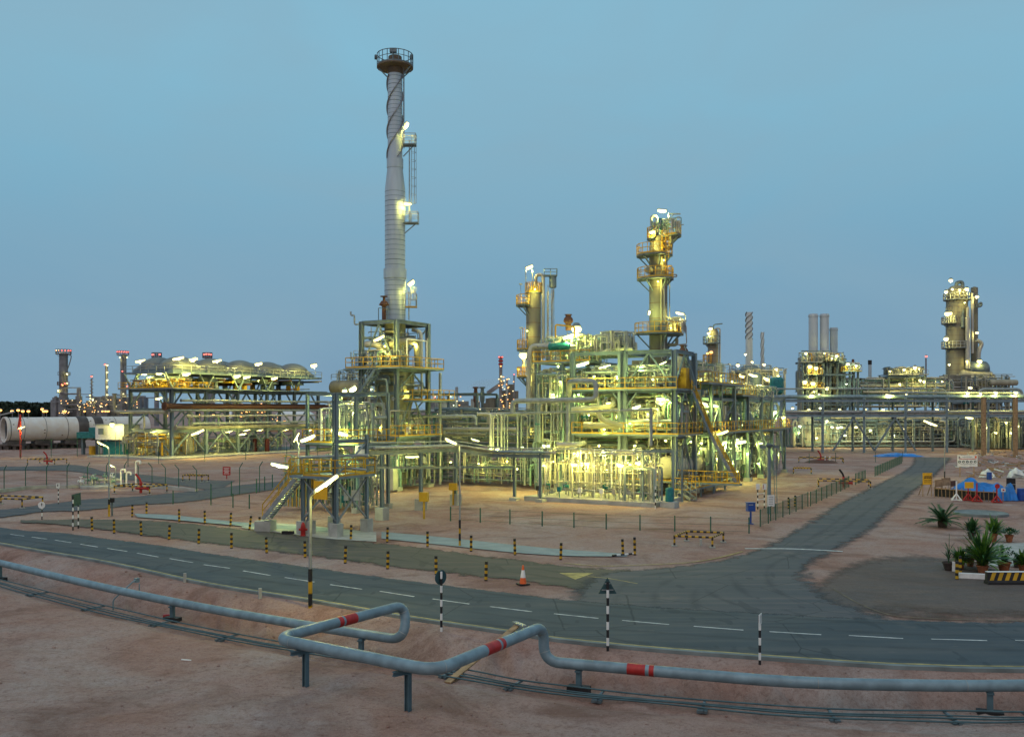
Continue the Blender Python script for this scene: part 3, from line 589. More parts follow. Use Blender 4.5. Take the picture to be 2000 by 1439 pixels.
# pair of striped posts carrying two white boards
g0, g1 = G(1481, 993), G(1490, 991.5); T = thing('notice_board', 'two white notices on a pair of linked black and white posts', 'sign', tuple(g0))
g0, g1 = g0+V(-.05, 0, 0), g1+V(.12, 0, 0)
for g in (g0, g1): striped_post(T, g, HZ(945, g.y)+.05, .05, 9)
for zz in (.75, 1.25): mb = MB(); mb.bar((g0.x, g0.y, zz), (g1.x, g1.y, zz), .05); mb.build('rail', 'white', T)
for g in (g0, g1):
    mb = MB(); mb.box((g.x, g.y-.07, HZ(950, g.y)), (.34, .02, .50), R(6)); b = mb.build('board', 'white', T)
mb = MB(); mb.box((g1.x-.1, g1.y-.09, HZ(950, g.y)), (.06, .01, .34), R(6)); mb.build('marking', 'red', T)
# tall mast with ladder and the white notice
g = G(1502, 1003); T = thing('lamp_mast', 'tall grey mast with a cluster of floodlights at its top by the mesh fence', 'mast', tuple(g)); zt = HZ(872, g.y)
mb = MB(); mb.tube([g, V(g.x, g.y, zt)], .13, 10, rs=[.17, .12]); mb.build('pole', 'steel', T)
mb = MB(); mb.tube([g+V(.55, .3, 0), V(g.x+.45, g.y+.3, zt-.4)], .03, 5); mb.tube([g+V(.75, .3, 0), V(g.x+.62, g.y+.3, zt-.4)], .03, 5)
for k in range(12): mb.bar(g+V(.54, .3, .3+k*.34), g+V(.74, .3, .3+k*.34), .02)
mb.build('ladder', 'steel', T)
mb = MB(); mb.lathe([(.13, 0), (.3, .16), (.3, .3), (.1, .36)], (g.x, g.y, zt-.1), n=10); mb.build('head', 'steel_dark', T)
for a in (-1, 1):
    mb = MB(); mb.box((g.x+a*.5, g.y-.1, zt-.02), (.5, .24, .2), R(18*a)); mb.bar((g.x, g.y, zt), (g.x+a*.4, g.y-.06, zt), .06); mb.build('floodlight', 'steel_dark', T)
g = G(1505, 1017); T = thing('notice_board', 'white upright notice fixed to a green fence post', 'sign', tuple(g)); mb = MB(); mb.box((g.x, g.y-.09, HZ(977.5, g.y)), (.56, .03, .86), R(12)); mb.build('board', 'white', T)
mb = MB()
for k in range(5): mb.box((g.x, g.y-.112, HZ(977.5, g.y)+.28-k*.13), (.38, .008, .035), R(12))
mb.build('lettering', 'steel_dark', T)
mb = MB(); mb.box((g.x, g.y, .6), (.07, .07, 1.2)); mb.build('post', 'fence_green', T)

# guard rails of yellow and black tube
def guard(name, label, c, u, v, lu, lv, h, n=8, r=.06, posts=None):
    T = thing(name, label, 'guard rail', tuple(c)); cs = [c+u*lu/2*i+v*lv/2*j for i, j in ((-1, -1), (1, -1), (1, 1), (-1, 1))]
    for k in range(4):
        a, b = cs[k], cs[(k+1) % 4]; mb = MB(); m = n if k % 2 == 0 else max(3, int(n*lv/lu))
        for i in range(m): mb.tube([a.lerp(b, i/m)+V(0, 0, h), a.lerp(b, (i+1)/m)+V(0, 0, h)], r, 8, True, i % 2)
        mb.build('rail', ['yellow', 'black'], T)
        mb = MB(); stripes(mb, a, h+r*.6, r*1.05, 3, (1, 0), 8); mb.build('post', ['yellow', 'black'], T)
        mb = MB(); mb.box((a.x, a.y, .03), (.32, .32, .08)); mb.build('footing', 'concrete', T)
    return T
p = [G(*q) for q in ((1317, 1066), (1391, 1069), (1414, 1060), (1341, 1056))]
c = (p[0]+p[1]+p[2]+p[3])/4; u = (p[1]-p[0]).normalized(); v = (p[3]-p[0]).normalized()
T = guard('guard_frame', 'square yellow and black guard frame round a stub pipe near the junction', c, u, v, (p[1]-p[0]).length, (p[3]-p[0]).length, .62, 11)
mb = MB(); mb.tube([c+V(0, -.5, 0), c+V(0, -.5, .4)], .08, 8); mb.build('stub_pipe', 'concrete', T)
U_, V_ = V(.95, -.3, 0), V(.3, .95, 0)
for (px, py, lu, lv, lab, red) in ((275, 962, 4.2, 2.6, 'yellow and black guard frame round the near red hydrant by the bent-arm fence', 1), (92, 906, 5.2, 2.4, 'yellow and black guard frame with a thin red hydrant on the far verge', 1), (22, 988, 4.6, 2.2, 'low yellow and black guard frame at the edge of the plant road', 0), (1648, 951, 5.2, 2.8, 'black and yellow guard frame round a red hydrant behind the mesh fence', 1), (1603, 903, 6.6, 3.2, 'wide black and yellow guard frame round the red monitor by the far post fence', 1), (1567, 925, 2.2, 1.4, 'cluster of low striped guard posts on the sand', 0), (636, 921, 2.6, 1.2, 'small yellow and black guard frame with a row of white knobs beyond the bent fence', 0)):
    if px == 636: px, py = 382, 940
    g = G(px, py); guard('guard_frame', lab, g, U_, V_, lu, lv, .75, 12, .06)
    if red:
        T = thing('hydrant', {275: 'red fire monitor with angled barrel inside the near guard frame', 92: 'thin red fire hydrant inside the guard frame on the far verge', 1648: 'red fire hydrant with a raised black barrel behind the mesh fence', 1603: 'red fire monitor on a red mound beyond the sand'}[px], 'fire hydrant', tuple(g)); s_ = 1.0
        mb = MB(); mb.tube([g, g+V(0, 0, .9)], .14, 10); mb.lathe([(.14, .9), (.2, .95), (.12, 1.1), (.001, 1.14)], g, n=10); mb.build('body', 'red', T)
        mb = MB(); mb.tube(bend([g+V(0, 0, 1.0), g+V(-.1, 0, 1.4), g+V(-.5, -.1, 1.9)], .2), .11, 8); mb.build('barrel', 'black' if px == 1648 else 'red', T)
        mb = MB(); mb.tube([g+V(-.5, 0, .45), g+V(.8, -.2, .45)], .12, 10); mb.lathe([(.001, 0), (.2, 0), (.2, .1), (.001, .1)], g+V(.75, -.2, .45), (1, -.2, 0), 10); mb.build('valve_body', 'red', T)
        if px == 1603:
            mb = MB(); mb.lathe([(2.6, 0), (1.8, .35), (.8, .5), (.001, .55)], g+V(.3, .6, -.05), n=14); mb.build('plinth', 'rust', T)
            for dx in (.6, 1.3):
                mb = MB(); mb.tube([g+V(dx, -.3, .3), g+V(dx, -.3, 1.0)], .12, 8); mb.build('bottle', 'white', T)
# red extinguisher-style hydrant at the stairs
g = G(592, 1046); T = thing('hydrant', 'squat red hydrant standing at the foot of the yellow stairs', 'fire hydrant', tuple(g)); mb = MB(); mb.lathe([(.16, 0), (.16, .45), (.18, .5), (.13, .75), (.06, .88), (.001, .9)], g, n=14); mb.build('body', 'red', T)
mb = MB(); mb.tube([g+V(-.28, 0, .42), g+V(.28, 0, .42)], .08, 8); mb.build('outlet', 'red', T); mb = MB(); mb.lathe([(.2, 0), (.2, .06), (.001, .06)], g+V(0, 0, -.01), n=12); mb.build('flange', 'red', T)
for px in (557, 569):
    g = G(px, 1043); mb = MB(); mb.prism([(g.x-.22, g.y-.1), (g.x+.22, g.y-.1), (g.x+.12, g.y+.2), (g.x-.12, g.y+.2)], 0.02, .22)
    tag(mb.build('wheel_chock', 'black', None, tuple(g)), 'dark wedge lying on the concrete, ' + ('nearer the stair foot' if px == 557 else 'nearer the red hydrant'), 'wheel chock', 'dark wedges on the apron')
# ------------------------------------------------------------------ fences
def mesh_fence(label, pts, h, step, name='mesh_fence', wires=True, gauge=.010, arm=False, tops=False, sp=.16):
    T = thing(name, label, 'fence', tuple(pts[0])); n = 0
    for a, b in zip(pts[:-1], pts[1:]):
        Ls = (b-a).length; k = max(1, round(Ls/step)); d = (b-a)/k
        for i in range(k+(1 if b is pts[-1] else 0)):
            p = a+d*i; mb = MB()
            if arm:
                s = arm if not callable(arm) else arm(p); mb.tube([p, p+V(0, 0, h), p+V(.35*s, -.2, h+.5)], .045, 6)
            else: mb.bar(p-V(0, 0, .1), p+V(0, 0, h+.06), .07)
            mb.build('post', 'fence_green', T)
        if wires:
            mb = MB(); t = (b-a).normalized()
            if wires == 'strands':
                for z in (.08, .5, .95): mb.bar(a+V(0, 0, z*h), b+V(0, 0, z*h), gauge)
            else:
                m = int(Ls/sp)
                for i in range(m+1): mb.bar(a+t*(i*Ls/m)+V(0, 0, .05), a+t*(i*Ls/m)+V(0, 0, h), gauge)
                for z in np.arange(.06, h, sp): mb.bar(a+V(0, 0, z), b+V(0, 0, z), gauge)
                mb.bar(a+V(0, 0, h), b+V(0, 0, h), .03)
            mb.build('mesh_panel', 'fence_green', T)
    return T
mesh_fence('green mesh fence beside the side road, stretch starting at the junction', [G(1485, 1027), G(1578, 988)], 1.15, 2.4)
mesh_fence('green mesh fence beside the side road, middle stretch past the narrow opening', [G(1583, 987), G(1658, 951)], 1.15, 2.6)
mesh_fence('short green mesh fence panel just past the red hydrant', [G(1671, 946), G(1690, 938)], 1.2, 2.6)
mesh_fence('farthest green mesh fence where the side road bends', [G(1709, 930), G(1761, 905)], 1.2, 2.7)
mesh_fence('line of slim green posts with wire strands below the pipe manifold slab', [G(*p) for p in ((880, 1016), (938, 1019), (996, 1022), (1059, 1026), (1121, 1029), (1184, 1032), (1250, 1034), (1318, 1036), (1388, 1038), (1463, 1040))], .98, 60, wires='strands', gauge=.012)
mesh_fence('line of thin posts across the sand before the blue tarpaulin', [G(1528, 905), G(1632, 903), G(1710, 902), G(1763, 901)], 1.5, 5.0, wires='strands', gauge=.015)
mesh_fence('low green post fence in front of the plant road', [G(338, 983), G(412, 985), G(455, 990), G(487, 992)], 1.1, 4.0, wires='strands')
mesh_fence('short run of green posts behind the yellow stairs', [G(412, 974), G(452, 968), G(501, 962), G(532, 952)], 1.35, 3.2, wires='strands')
kp = [G(*p) for p in ((-60, 968), (8, 960), (50, 955), (91, 953), (131, 953), (171, 951), (208, 948), (243, 948), (270, 950), (297, 952), (323, 954), (349, 957), (384, 960))]
T = mesh_fence('tall fence of bent-arm posts on a concrete kerb along the plant road', kp, HZ(913, kp[4].y), 60, name='security_fence', wires='strands', gauge=.012, arm=lambda p: 1 if p.x < -41 else -1)
mb = MB()
for a, b in zip(kp[:-1], kp[1:]): mb.bar(a+V(0, 0, .14), b+V(0, 0, .14), .3, .36)
mb.build('kerb', 'concrete', T)
T = mesh_fence('two bent-arm fence posts standing apart beyond the lit stair lamp', [G(468, 965), G(507, 961)], 2.6, 60, name='security_fence', wires='strands', arm=lambda p: -1 if p.x < -52 else 1)
T = mesh_fence('dark post fence running in front of the big white drum', [G(40, 895), G(100, 892), G(200, 889)], 3.2, 5, name='security_fence', wires='strands', gauge=.02)
T = mesh_fence('tall thin post fence passing in front of the fan cooler frame', [G(250, 911), G(310, 905), G(400, 901), G(480, 897), G(560, 893), G(620, 890)], 2.6, 6.5, name='security_fence', wires='strands', gauge=.02)
# ------------------------------------------------------------------ lamps
LIGHTS = {}; TUBE_W, BULB_W, FAR_W = 3000.0, 1150.0, 520.0
def lamp_light(parent, p, glow, power):
    col = GLOW[glow][2]
    if col is None or power < 4: return
    key = (glow, round(power, -1) or 5)
    if key not in LIGHTS:
        l = bpy.data.lights.new('lamp_light', 'POINT'); l.energy = key[1]; l.color = col; l.shadow_soft_size = .08; LIGHTS[key] = l
    o = bpy.data.objects.new('lamp_light', LIGHTS[key]); S.collection.objects.link(o); o.parent = parent; o.location = Vector(p)-Vector(OFF[parent.name])
def tube_lamp(parent, c, d, Ln=1.3, r=.10, glow='glow_warm', frm=None, name='lamp'):
    """a long fluorescent floodlight: housing and bracket, with the glowing tube as its own part. c centre, d direction"""
    Ln *= .92; r *= .74
    c = Vector(c); d = Vector(d).normalized(); side = d.cross(V(0, 0, 1)); side = side.normalized() if side.length > .01 else V(1, 0, 0); up = side.cross(d).normalized()
    mb = MB(); mb.bar(c-d*(Ln/2+.05)+up*(r*1.05), c+d*(Ln/2+.05)+up*(r*1.05), r*1.5, r*.5)
    if frm is not None:
        f = Vector(frm); e = c+up*r if abs((f-c).normalized().dot(d)) < .8 else c+d*(Ln/2)*(1 if (f-c).dot(d) > 0 else -1)+up*r
        mb.tube([f, e], .035, 6)
    h = mb.build(name, 'galv', parent)
    mb = MB(); mb.tube([c-d*(Ln/2), c-d*(Ln/2-.06), c+d*(Ln/2-.06), c+d*(Ln/2)], r, 8, True, rs=[r*.6, r, r, r*.6]); g = mb.build('tube', glow, h); lamp_light(h, c-up*(r+.12), glow, TUBE_W*r*Ln); return h
def bulb(parent, c, r=.22, glow='glow_warm', frm=None, name='lamp'):
    c = Vector(c); mb = MB(); mb.lathe([(.001, r*1.3), (r*.5, r*1.2), (r*.9, r*.6), (r*.95, r*.5)], c, n=8)
    if frm is not None: mb.tube([Vector(frm), c+V(0, 0, r*1.2)], .03, 5)
    h = mb.build(name, 'steel_dark', parent); mb = MB(); mb.ball(c, r, 8, 0, .75); mb.build('bulb', glow, h); lamp_light(h, c-V(0, .1, r+.1), glow, (FAR_W if glow.startswith('glow_far') else BULB_W)*r); return h
def street_lamp(label, base, bend_at, head0, head1, r0=.085, bands=None, glow='glow_street', hr=.095, polem='galv'):
    T = thing('street_lamp', label, 'street lamp', tuple(base), 'street lamps'); base = Vector(base); top = Vector(bend_at); h0, h1 = Vector(head0), Vector(head1)
    if bands:
        zb = 0; mb = MB()
        for hh, mi in bands: mb.tube([base+V(0, 0, zb-.05), base+V(0, 0, zb+hh)], r0*1.35, 12, True, mi); zb += hh
        mb.build('striped_base', ['yellow', 'black'], T)
    mb = MB(); mb.tube(bend([base, V(base.x, base.y, top.z), h0], .35, 6), r0, 10, rs=None); mb.build('pole', polem, T)
    tube_lamp(T, (h0+h1)/2, h1-h0, (h1-h0).length, hr, glow, None, 'lamp_head'); return T
g = GT(606, 1186)
street_lamp('striped-base street lamp with an upward tilted bright tube, beside the main road', g, V(g.x, g.y, HZ(968, g.y)), P(615, 960, 38.6), P(661, 928, 37.6), .066, ((.08, 0), (.52, 1), (.52, 0), (.5, 1)), hr=.11)
g = G(898, 1066); street_lamp('thin street lamp with a yellow glowing head, standing on the concrete apron', g, V(g.x, g.y, HZ(868, g.y)), P(892, 867, 56), P(869, 856, 55.4), .05, ((.35, 0), (.45, 1), (.3, 0), (.5, 1)))
g = G(213, 1007); street_lamp('street lamp with a swan-neck head beside the small post box, across the lane', g, V(g.x, g.y, HZ(874, g.y)), P(207, 871, 72.5), P(189, 862, 72), .06, ((.4, 0), (.5, 0), (.4, 1)), hr=.075)
g = G(226, 954); street_lamp('low street lamp over the lit valve cluster behind the bent-arm fence', g, V(g.x, g.y, HZ(913, g.y)), P(224, 912, 97), P(212, 906, 97), .05, None, hr=.08)
g = G(364, 894); street_lamp('street lamp in front of the big fan cooler frame', g, V(g.x, g.y, HZ(855, g.y)), P(373, 850, 158), P(399, 839, 157), .07, None, hr=.26)
g = G(40, 893); street_lamp('bright red mast with a pale tube lamp in front of the big white drum', g, V(g.x, g.y, HZ(808, g.y)), P(35, 837, 160), P(49, 833, 160), .15, None, hr=.13, polem='red')
g = G(1845, 935); street_lamp('thin grey street lamp behind the construction barricade', g, V(g.x, g.y, HZ(838, g.y)), P(1831, 832, 110), P(1803, 821, 110), .05, ((.9, 1),), hr=.16)
# small post with a dark box beside the swan-neck lamp
g = G(219, 1006); T = thing('post_box', 'dark box on a short post beside the swan-neck street lamp', 'box', tuple(g)); mb = MB(); mb.box((g.x, g.y, .5), (.1, .1, 1.1)); mb.build('post', 'steel_dark', T); mb = MB(); mb.box((g.x, g.y, 1.2), (.34, .3, .34), .3); mb.build('box', 'black', T)
# ------------------------------------------------------------------ potted plants and the kerbed corner
def frond(mb, p, d, Ln, w, droop, n=5, mi=0, leaflets=False):
    p = Vector(p); d = Vector(d).normalized(); side = d.cross(V(0, 0, 1)); side = side.normalized() if side.length > .05 else V(1, 0, 0)
    pts = []
    for i in range(n+1):
        t = i/n; pts.append(p+d*(Ln*t)+V(0, 0, -droop*Ln*t*t))
    if leaflets:
        mb.tube(pts, .018, 4, False, mi)
        for i in range(1, n+1):
            for f in (0, .5):
                q = pts[i-1].lerp(pts[i], f); t = (pts[i]-pts[i-1]).normalized(); s = side*w*(1-.5*i/n)
                for sg in (-1, 1):
                    e = q+s*sg+t*(w*.7)+V(0, 0, -.25*w); mb.add([q, q+t*.05, e], [(0, 1, 2)], mi=mi)
        return
    vs = []
    for i, q in enumerate(pts):
        t = i/n; ww = w*math.sin(math.pi*min(1, .12+t*.86))**.7*.5; vs += [q-side*ww+V(0, 0, .02*Ln*math.sin(t*3)), q+side*ww]
    mb.add(vs, [(2*i, 2*i+1, 2*i+3, 2*i+2) for i in range(n)], True, mi)
def potted(px, py, top, spread, kind, label, potr=.24, poth=.42, potm='terracotta', leafm='leaf', seed=0):
    q = random.Random(seed+px); g = G(px, py, .02); spread *= 1.3; T = thing('potted_plant', label, 'potted plant', tuple(g), 'potted plants at the kerbed corner')
    mb = MB(); mb.lathe([(.001, 0), (potr*.62, 0), (potr*.9, poth*.82), (potr*1.04, poth*.84), (potr*1.04, poth), (potr*.86, poth), (potr*.82, poth*.9), (.001, poth*.9)], g, n=16); mb.build('pot', potm, T)
    H = HZ(top, g.y)-g.z-poth; mb = MB(); o = g+V(0, 0, poth*.9)
    if kind == 'spiky':
        for i in range(190):
            a = q.uniform(0, 6.28); e = q.uniform(.1, 1.5); Ln = 1.45*H*q.uniform(.55, 1.0)*(.65+.35*math.sin(e))*1.05
            frond(mb, o+V(math.cos(a)*.08, math.sin(a)*.08, H*q.uniform(0, .32)), V(math.cos(a)*math.cos(e)*spread/H*1.2, math.sin(a)*math.cos(e)*spread/H*1.2, math.sin(e)), Ln, .07+.05*q.random(), q.uniform(.1, .38), 5, q.choice((0, 0, 1)))
    elif kind == 'bush':
        for i in range(420):
            a = q.uniform(0, 6.28); e = q.uniform(-.3, 1.5); r = spread*q.uniform(.35, 1)*(1+.25*math.sin(a*3)); c = o+V(math.cos(a)*math.cos(e)*r, math.sin(a)*math.cos(e)*r, H*.45+math.sin(e)*H*.5*q.uniform(.5, 1))
            frond(mb, c, V(q.uniform(-1, 1), q.uniform(-1, 1), q.uniform(-.3, 1)), .12+.1*q.random(), .06, .3, 2, q.choice((0, 0, 1)))
        for i in range(9): mb.tube([o, o+V(q.uniform(-.5, .5)*spread, q.uniform(-.5, .5)*spread, H*.7)], .012, 4, False, 1)
    elif kind == 'yucca':
        mb.tube([o, o+V(.03, 0, H)], .02, 5, rs=[.03, .008], mi=1)
        for i in range(22):
            a = q.uniform(0, 6.28); e = q.uniform(.4, 1.3); frond(mb, o+V(0, 0, H*q.uniform(.02, .45)), V(math.cos(a)*math.cos(e), math.sin(a)*math.cos(e), math.sin(e)), q.uniform(.45, .75), .05, .1, 4, q.choice((0, 1)))
    elif kind == 'twig':
        for i in range(70):
            a = q.uniform(0, 6.28); e = q.uniform(.5, 1.4); frond(mb, o, V(math.cos(a)*math.cos(e), math.sin(a)*math.cos(e), math.sin(e)), H*q.uniform(.4, .72), .10, .3, 4, 0)
        for i in range(8):
            a = q.uniform(-.7, .9); Ln = H*q.uniform(.8, 1.05); p1 = o+V(math.sin(a)*Ln*.75, q.uniform(-.2, .2), math.cos(a)*Ln); mb.tube([o, o.lerp(p1, .5)+V(-.04, 0, .08), p1], .01, 4, False, 1)
            for k in range(12): c = p1.lerp(o, q.uniform(0, .45)); frond(mb, c, V(q.uniform(-1, 1), q.uniform(-1, 1), q.uniform(-.5, 1)), .13, .1, .2, 2, 1)
    mb.build('foliage', [leafm, 'leaf_dark'], T); return T
potted(1898, 1052, 1017, .42, 'spiky', 'dark-potted plant with blue-green upright leaves, at the back of the pot group', potm='pot_dark', leafm='leaf_dark', potr=.26)
potted(1941, 1058, 1014, .5, 'spiky', 'terracotta pot with arching bright leaves, back row beside the slab', potr=.23, poth=.55)
potted(1971, 1058, 1029, .5, 'bush', 'round dense bush in a terracotta pot behind the concrete slab', potr=.26, poth=.45, leafm='leaf_dark')
potted(1919, 1119, 1044, .75, 'spiky', 'largest plant of the group, tall fountain of bright green blades', potr=.3, poth=.4)
potted(1919, 1112, 1060, .6, 'spiky', 'bright green plant crowding behind the largest plant', potr=.28, poth=.4, seed=3)
potted(1853, 1113, 1040, .3, 'yucca', 'dark pot with a single tall thin spike of leaves', potr=.32, poth=.42, potm='pot_dark', leafm='leaf_dark')
potted(1875, 1110, 1073, .55, 'spiky', 'yellow-green fronds in a pot right behind the striped corner posts', potr=.27, poth=.42)
potted(1895, 1105, 1064, .32, 'bush', 'terracotta pot with pale silvery leaves, between bright green plants', potr=.24, poth=.5, leafm='leaf_pale')
potted(1961, 1115, 1060, .5, 'twig', 'large terracotta pot with bare twigs carrying dark leaves', potr=.34, poth=.5)
potted(1987, 1107, 1080, .25, 'twig', 'dark pot with small sparse leaves near the end of the row', potr=.24, poth=.42, potm='pot_dark')
potted(1999, 1117, 1078, .45, 'spiky', 'green plant in a terracotta pot behind the striped barrier, last of the row', potr=.28, poth=.42)
# sprawling palm bush
g = G(1841, 1029); T = thing('palm', 'low wild palm with dark arching fronds sprawling on the sand', 'palm', tuple(g)); q = random.Random(5); mb = MB(); mb.lathe([(.3, 0), (.34, .3), (.2, .7), (.001, .8)], g, n=10); mb.build('trunk', 'bark', T); mb = MB()
for i in range(46):
    a = q.uniform(0, 6.28); e = q.choice((q.uniform(.05, .5), q.uniform(.5, 1.2))); frond(mb, g+V(0, 0, .45), V(math.cos(a)*math.cos(e), math.sin(a)*math.cos(e), math.sin(e)), q.uniform(1.2, 1.95), .30, q.uniform(.15, .4), 12, 0, True)
mb.build('fronds', 'leaf_dark', T)
# slab, kerb, striped posts and barrier
mb = MB(); mb.prism([(p.x, p.y) for p in (G(1930, 1107), G(2070, 1107), G(2070, 1060), G(1938, 1062))], -.05, .05); o = mb.build('slab', 'concrete'); tag(o, 'flat concrete slab behind the potted plants', 'slab')
mb = MB(); a, b = G(1873, 1128), G(1935, 1131); mb.bar(a+V(0, 0, .12), b+V(0, 0, .12), .25, .26); tag(mb.build('kerb_block', 'white', None, tuple(a)), 'white painted kerb block between the striped post and the barrier', 'kerb block')
g = G(1869, 1131.5); tag(bollard(g, .92), 'black and yellow post at the corner of the white kerb block', 'bollard', 'striped corner posts'); g = G(1875.5, 1121); tag(bollard(g, .92), 'black and yellow post behind the corner post, next to the pots', 'bollard', 'striped corner posts')
g = G(1863, 1116); mb = MB(); mb.box((g.x, g.y, .27), (.17, .03, .5), -.3); tag(mb.build('card', 'white', None, tuple(g)), 'white card leaning between the dark pot and the striped post', 'card')
a, b = G(1931, 1142), G(2110, 1142); T = thing('barrier', 'black and yellow diagonally striped concrete barrier', 'barrier', tuple(a)); Lb = (b-a).length
mb = MB(); prof = ((0, 0), (0, .12), (.10, .2), (.13, .58), (.33, .58), (.36, .2), (.46, .12), (.46, 0)); vs = [(a.x, a.y+y, z) for y, z in prof]+[(b.x, a.y+y, z) for y, z in prof]; n = len(prof)
mb.add(vs, [(i, i+1, n+i+1, n+i) for i in range(n-1)]+[tuple(range(n)), tuple(reversed(range(n, 2*n)))]); mb.build('block', 'black', T)
mb = MB(); mb.box(((a.x+b.x)/2, a.y+.23, .592), (Lb, .24, .02)); mb.build('top_edge', 'white', T)
for i in range(int(Lb/.36)):
    x = a.x+.10+i*.36; mb = MB(); mb.add([(x, a.y+.094, .20), (x+.19, a.y+.094, .20), (x+.33, a.y+.124, .565), (x+.14, a.y+.124, .565)], [(0, 1, 2, 3)]); mb.build('stripe', 'yellow', T)
# round concrete pit cover
g = G(1915, 1004); mb = MB(); mb.lathe([(2.0, -.1), (2.0, .14), (1.9, .18), (1.7, .10), (.001, .10)], g, n=36); tag(mb.build('pit_cover', 'concrete_dark', None, tuple(g)), 'round flat concrete pit cover on the sand behind the palm', 'pit cover')
# ------------------------------------------------------------------ construction corner
g = G(1811, 968); T = thing('warning_sign', 'yellow warning board on two wooden legs at the road edge', 'sign', tuple(g)); z0, z1 = HZ(946, g.y), HZ(923, g.y)
for s in (-.42, .42):
    mb = MB(); mb.bar(g+V(s, 0, -.05), V(g.x+s, g.y, z1-.1), .07); mb.build('leg', 'wood', T)
    mb = MB(); mb.bar(g+V(s, .9, 0), V(g.x+s, g.y, z0+.2), .06); mb.build('brace', 'wood', T)
mb = MB(); mb.box((g.x, g.y-.06, (z0+z1)/2), (.98, .03, z1-z0), R(8)); mb.build('board', 'yellow_board', T)
mb = MB()
for k, (segs, zz) in enumerate((((-.30, -.2, -.06, .1, .26), .22), ((-.34, -.2, -.02, .14, .3), .08), ((-.3, -.12, .1, .28), -.14), ((-.32, -.16, .02, .2), -.28))):
    for xx in segs: mb.box((g.x+xx+.03, g.y-.085+xx*.12, z0+(z1-z0)/2+zz), (.12 if k < 2 else .14, .01, .09 if k < 2 else .035), R(8))
mb.build('lettering', 'black', T)
q = random.Random(12)
for i, (x0, x1, y0, y1, lab) in enumerate(((1826, 1843, 937, 951, 'brown plywood sheet nearest the yellow road-edge sign'), (1842, 1861, 934, 949, 'tall brown plywood sheet behind the blue sheeting'), (1862, 1877, 940, 951, 'small reddish plywood sheet next to the white tripod post'))):
    a, b = P(x0, y1, 90), P(x1, y1, 90); z1 = HZ(y0, 90); mb = MB(); mb.bar((a.x, 90+.3*i, (a.z+z1)/2), (b.x, 90.2+.3*i, (b.z+z1)/2+.05), .04, z1-a.z); mb.bar((a.x+.1, 90.1+.3*i, 0), (a.x+.1, 90.1+.3*i, a.z+.1), .06); mb.bar((b.x-.1, 90.3+.3*i, 0), (b.x-.1, 90.3+.3*i, a.z+.1), .06)
    tag(mb.build('plywood_sheet', 'plywood' if i < 2 else 'rust', None, (a.x, 90+.3*i, 0)), lab, 'plywood sheet', 'plywood sheets at the barricade')
def heap(name, label, cat, m, c, sx, sy, h, seed, n=26, k=10, kind=None, peaks=1.0):
    q = random.Random(seed); mb = MB(); vs = []
    for i in range(n+1):
        for j in range(k+1):
            u, v = i/n*2-1, j/k*2-1; e = max(0, 1-u*u)*max(0, 1-v*v); z = h*(e**.6)*(1+.45*peaks*math.sin(u*7+seed)*math.cos(v*3+u*2))+q.uniform(-.05, .05)*h*(e > 0)
            vs.append((c.x+u*sx/2*(1+.05*math.sin(v*5)), c.y+v*sy/2+.08*sy*math.sin(u*9), c.z+max(-.02, z)))
    mb.add(vs, [(i*(k+1)+j, (i+1)*(k+1)+j, (i+1)*(k+1)+j+1, i*(k+1)+j+1) for i in range(n) for j in range(k)], True); o = mb.build(name, m, None, tuple(c)); return tag(o, label, cat)
heap('tarpaulin', 'crumpled blue sheeting heaped behind the black net barricade', 'tarpaulin', 'tarp', G(1907, 966), 6.2, 2.2, 1.25, 3)
heap('tarpaulin', 'blue sheeting slumped over the end of the barricade', 'tarpaulin', 'tarp', G(1964, 976), 2.0, 1.6, 1.25, 5)
heap('tarpaulin', 'long blue tarpaulin laid over a low pile where the road bends', 'tarpaulin', 'tarp', G(1754, 891), 8.2, 3.0, .62, 9, 40, peaks=.3)
heap('sack', 'white plastic-covered heap beside the blue drum', 'heap', 'plastic_sheet', G(1928, 932), 1.7, 1.3, .95, 7, 12, 8, peaks=.3)
heap('sack', 'white plastic-covered heap at the far end of the site', 'heap', 'plastic_sheet', G(1985, 932), 2.0, 1.3, 1.1, 8, 12, 8, peaks=.3)
for i, (px, py, sx, h) in enumerate(((1895, 902, 6, .5), (1935, 898, 7, .6), (1985, 905, 6, .7), (1960, 915, 5, .35), (1900, 922, 5, .45), (2010, 890, 8, .8))):
    heap('dirt_mound', ('dug earth under the white safety board', 'dug earth beside the orange column', 'dug earth at the edge of the site, by the far column', 'low spoil between the two white heaps', 'spoil with a dark cut in front of the safety board', 'tallest spoil beyond the far column')[i], 'earth mound', 'dirt', G(px, py, -.02), sx, 4, h, 20+i, 16, 8)['group'] = 'earth mounds on the site'
T = thing('barricade', 'black net barricade on rough wooden posts along the dig', 'barricade', tuple(G(1826, 972))); pts = [G(1825, 970), G(1862, 973), G(1905, 977), G(1948, 979)]
for a, b in zip(pts[:-1], pts[1:]):
    k = 5; mb = MB(); mb.bar(a+V(0, .03, .42), b+V(0, .03, .42), .03, .72); mb.build('netting', 'black', T)
    for i in range(k): p = a.lerp(b, i/k); mb = MB(); mb.bar(p+V(0, -.03, -.05), p+V(q.uniform(-.06, .06), -.03, .95+q.uniform(-.1, .1)), .06); mb.build('post', 'wood', T)
    mb = MB(); mb.bar(a+V(0, -.08, .82), b+V(0, -.08, .82), .05, .08); mb.build('rail', 'wood', T)
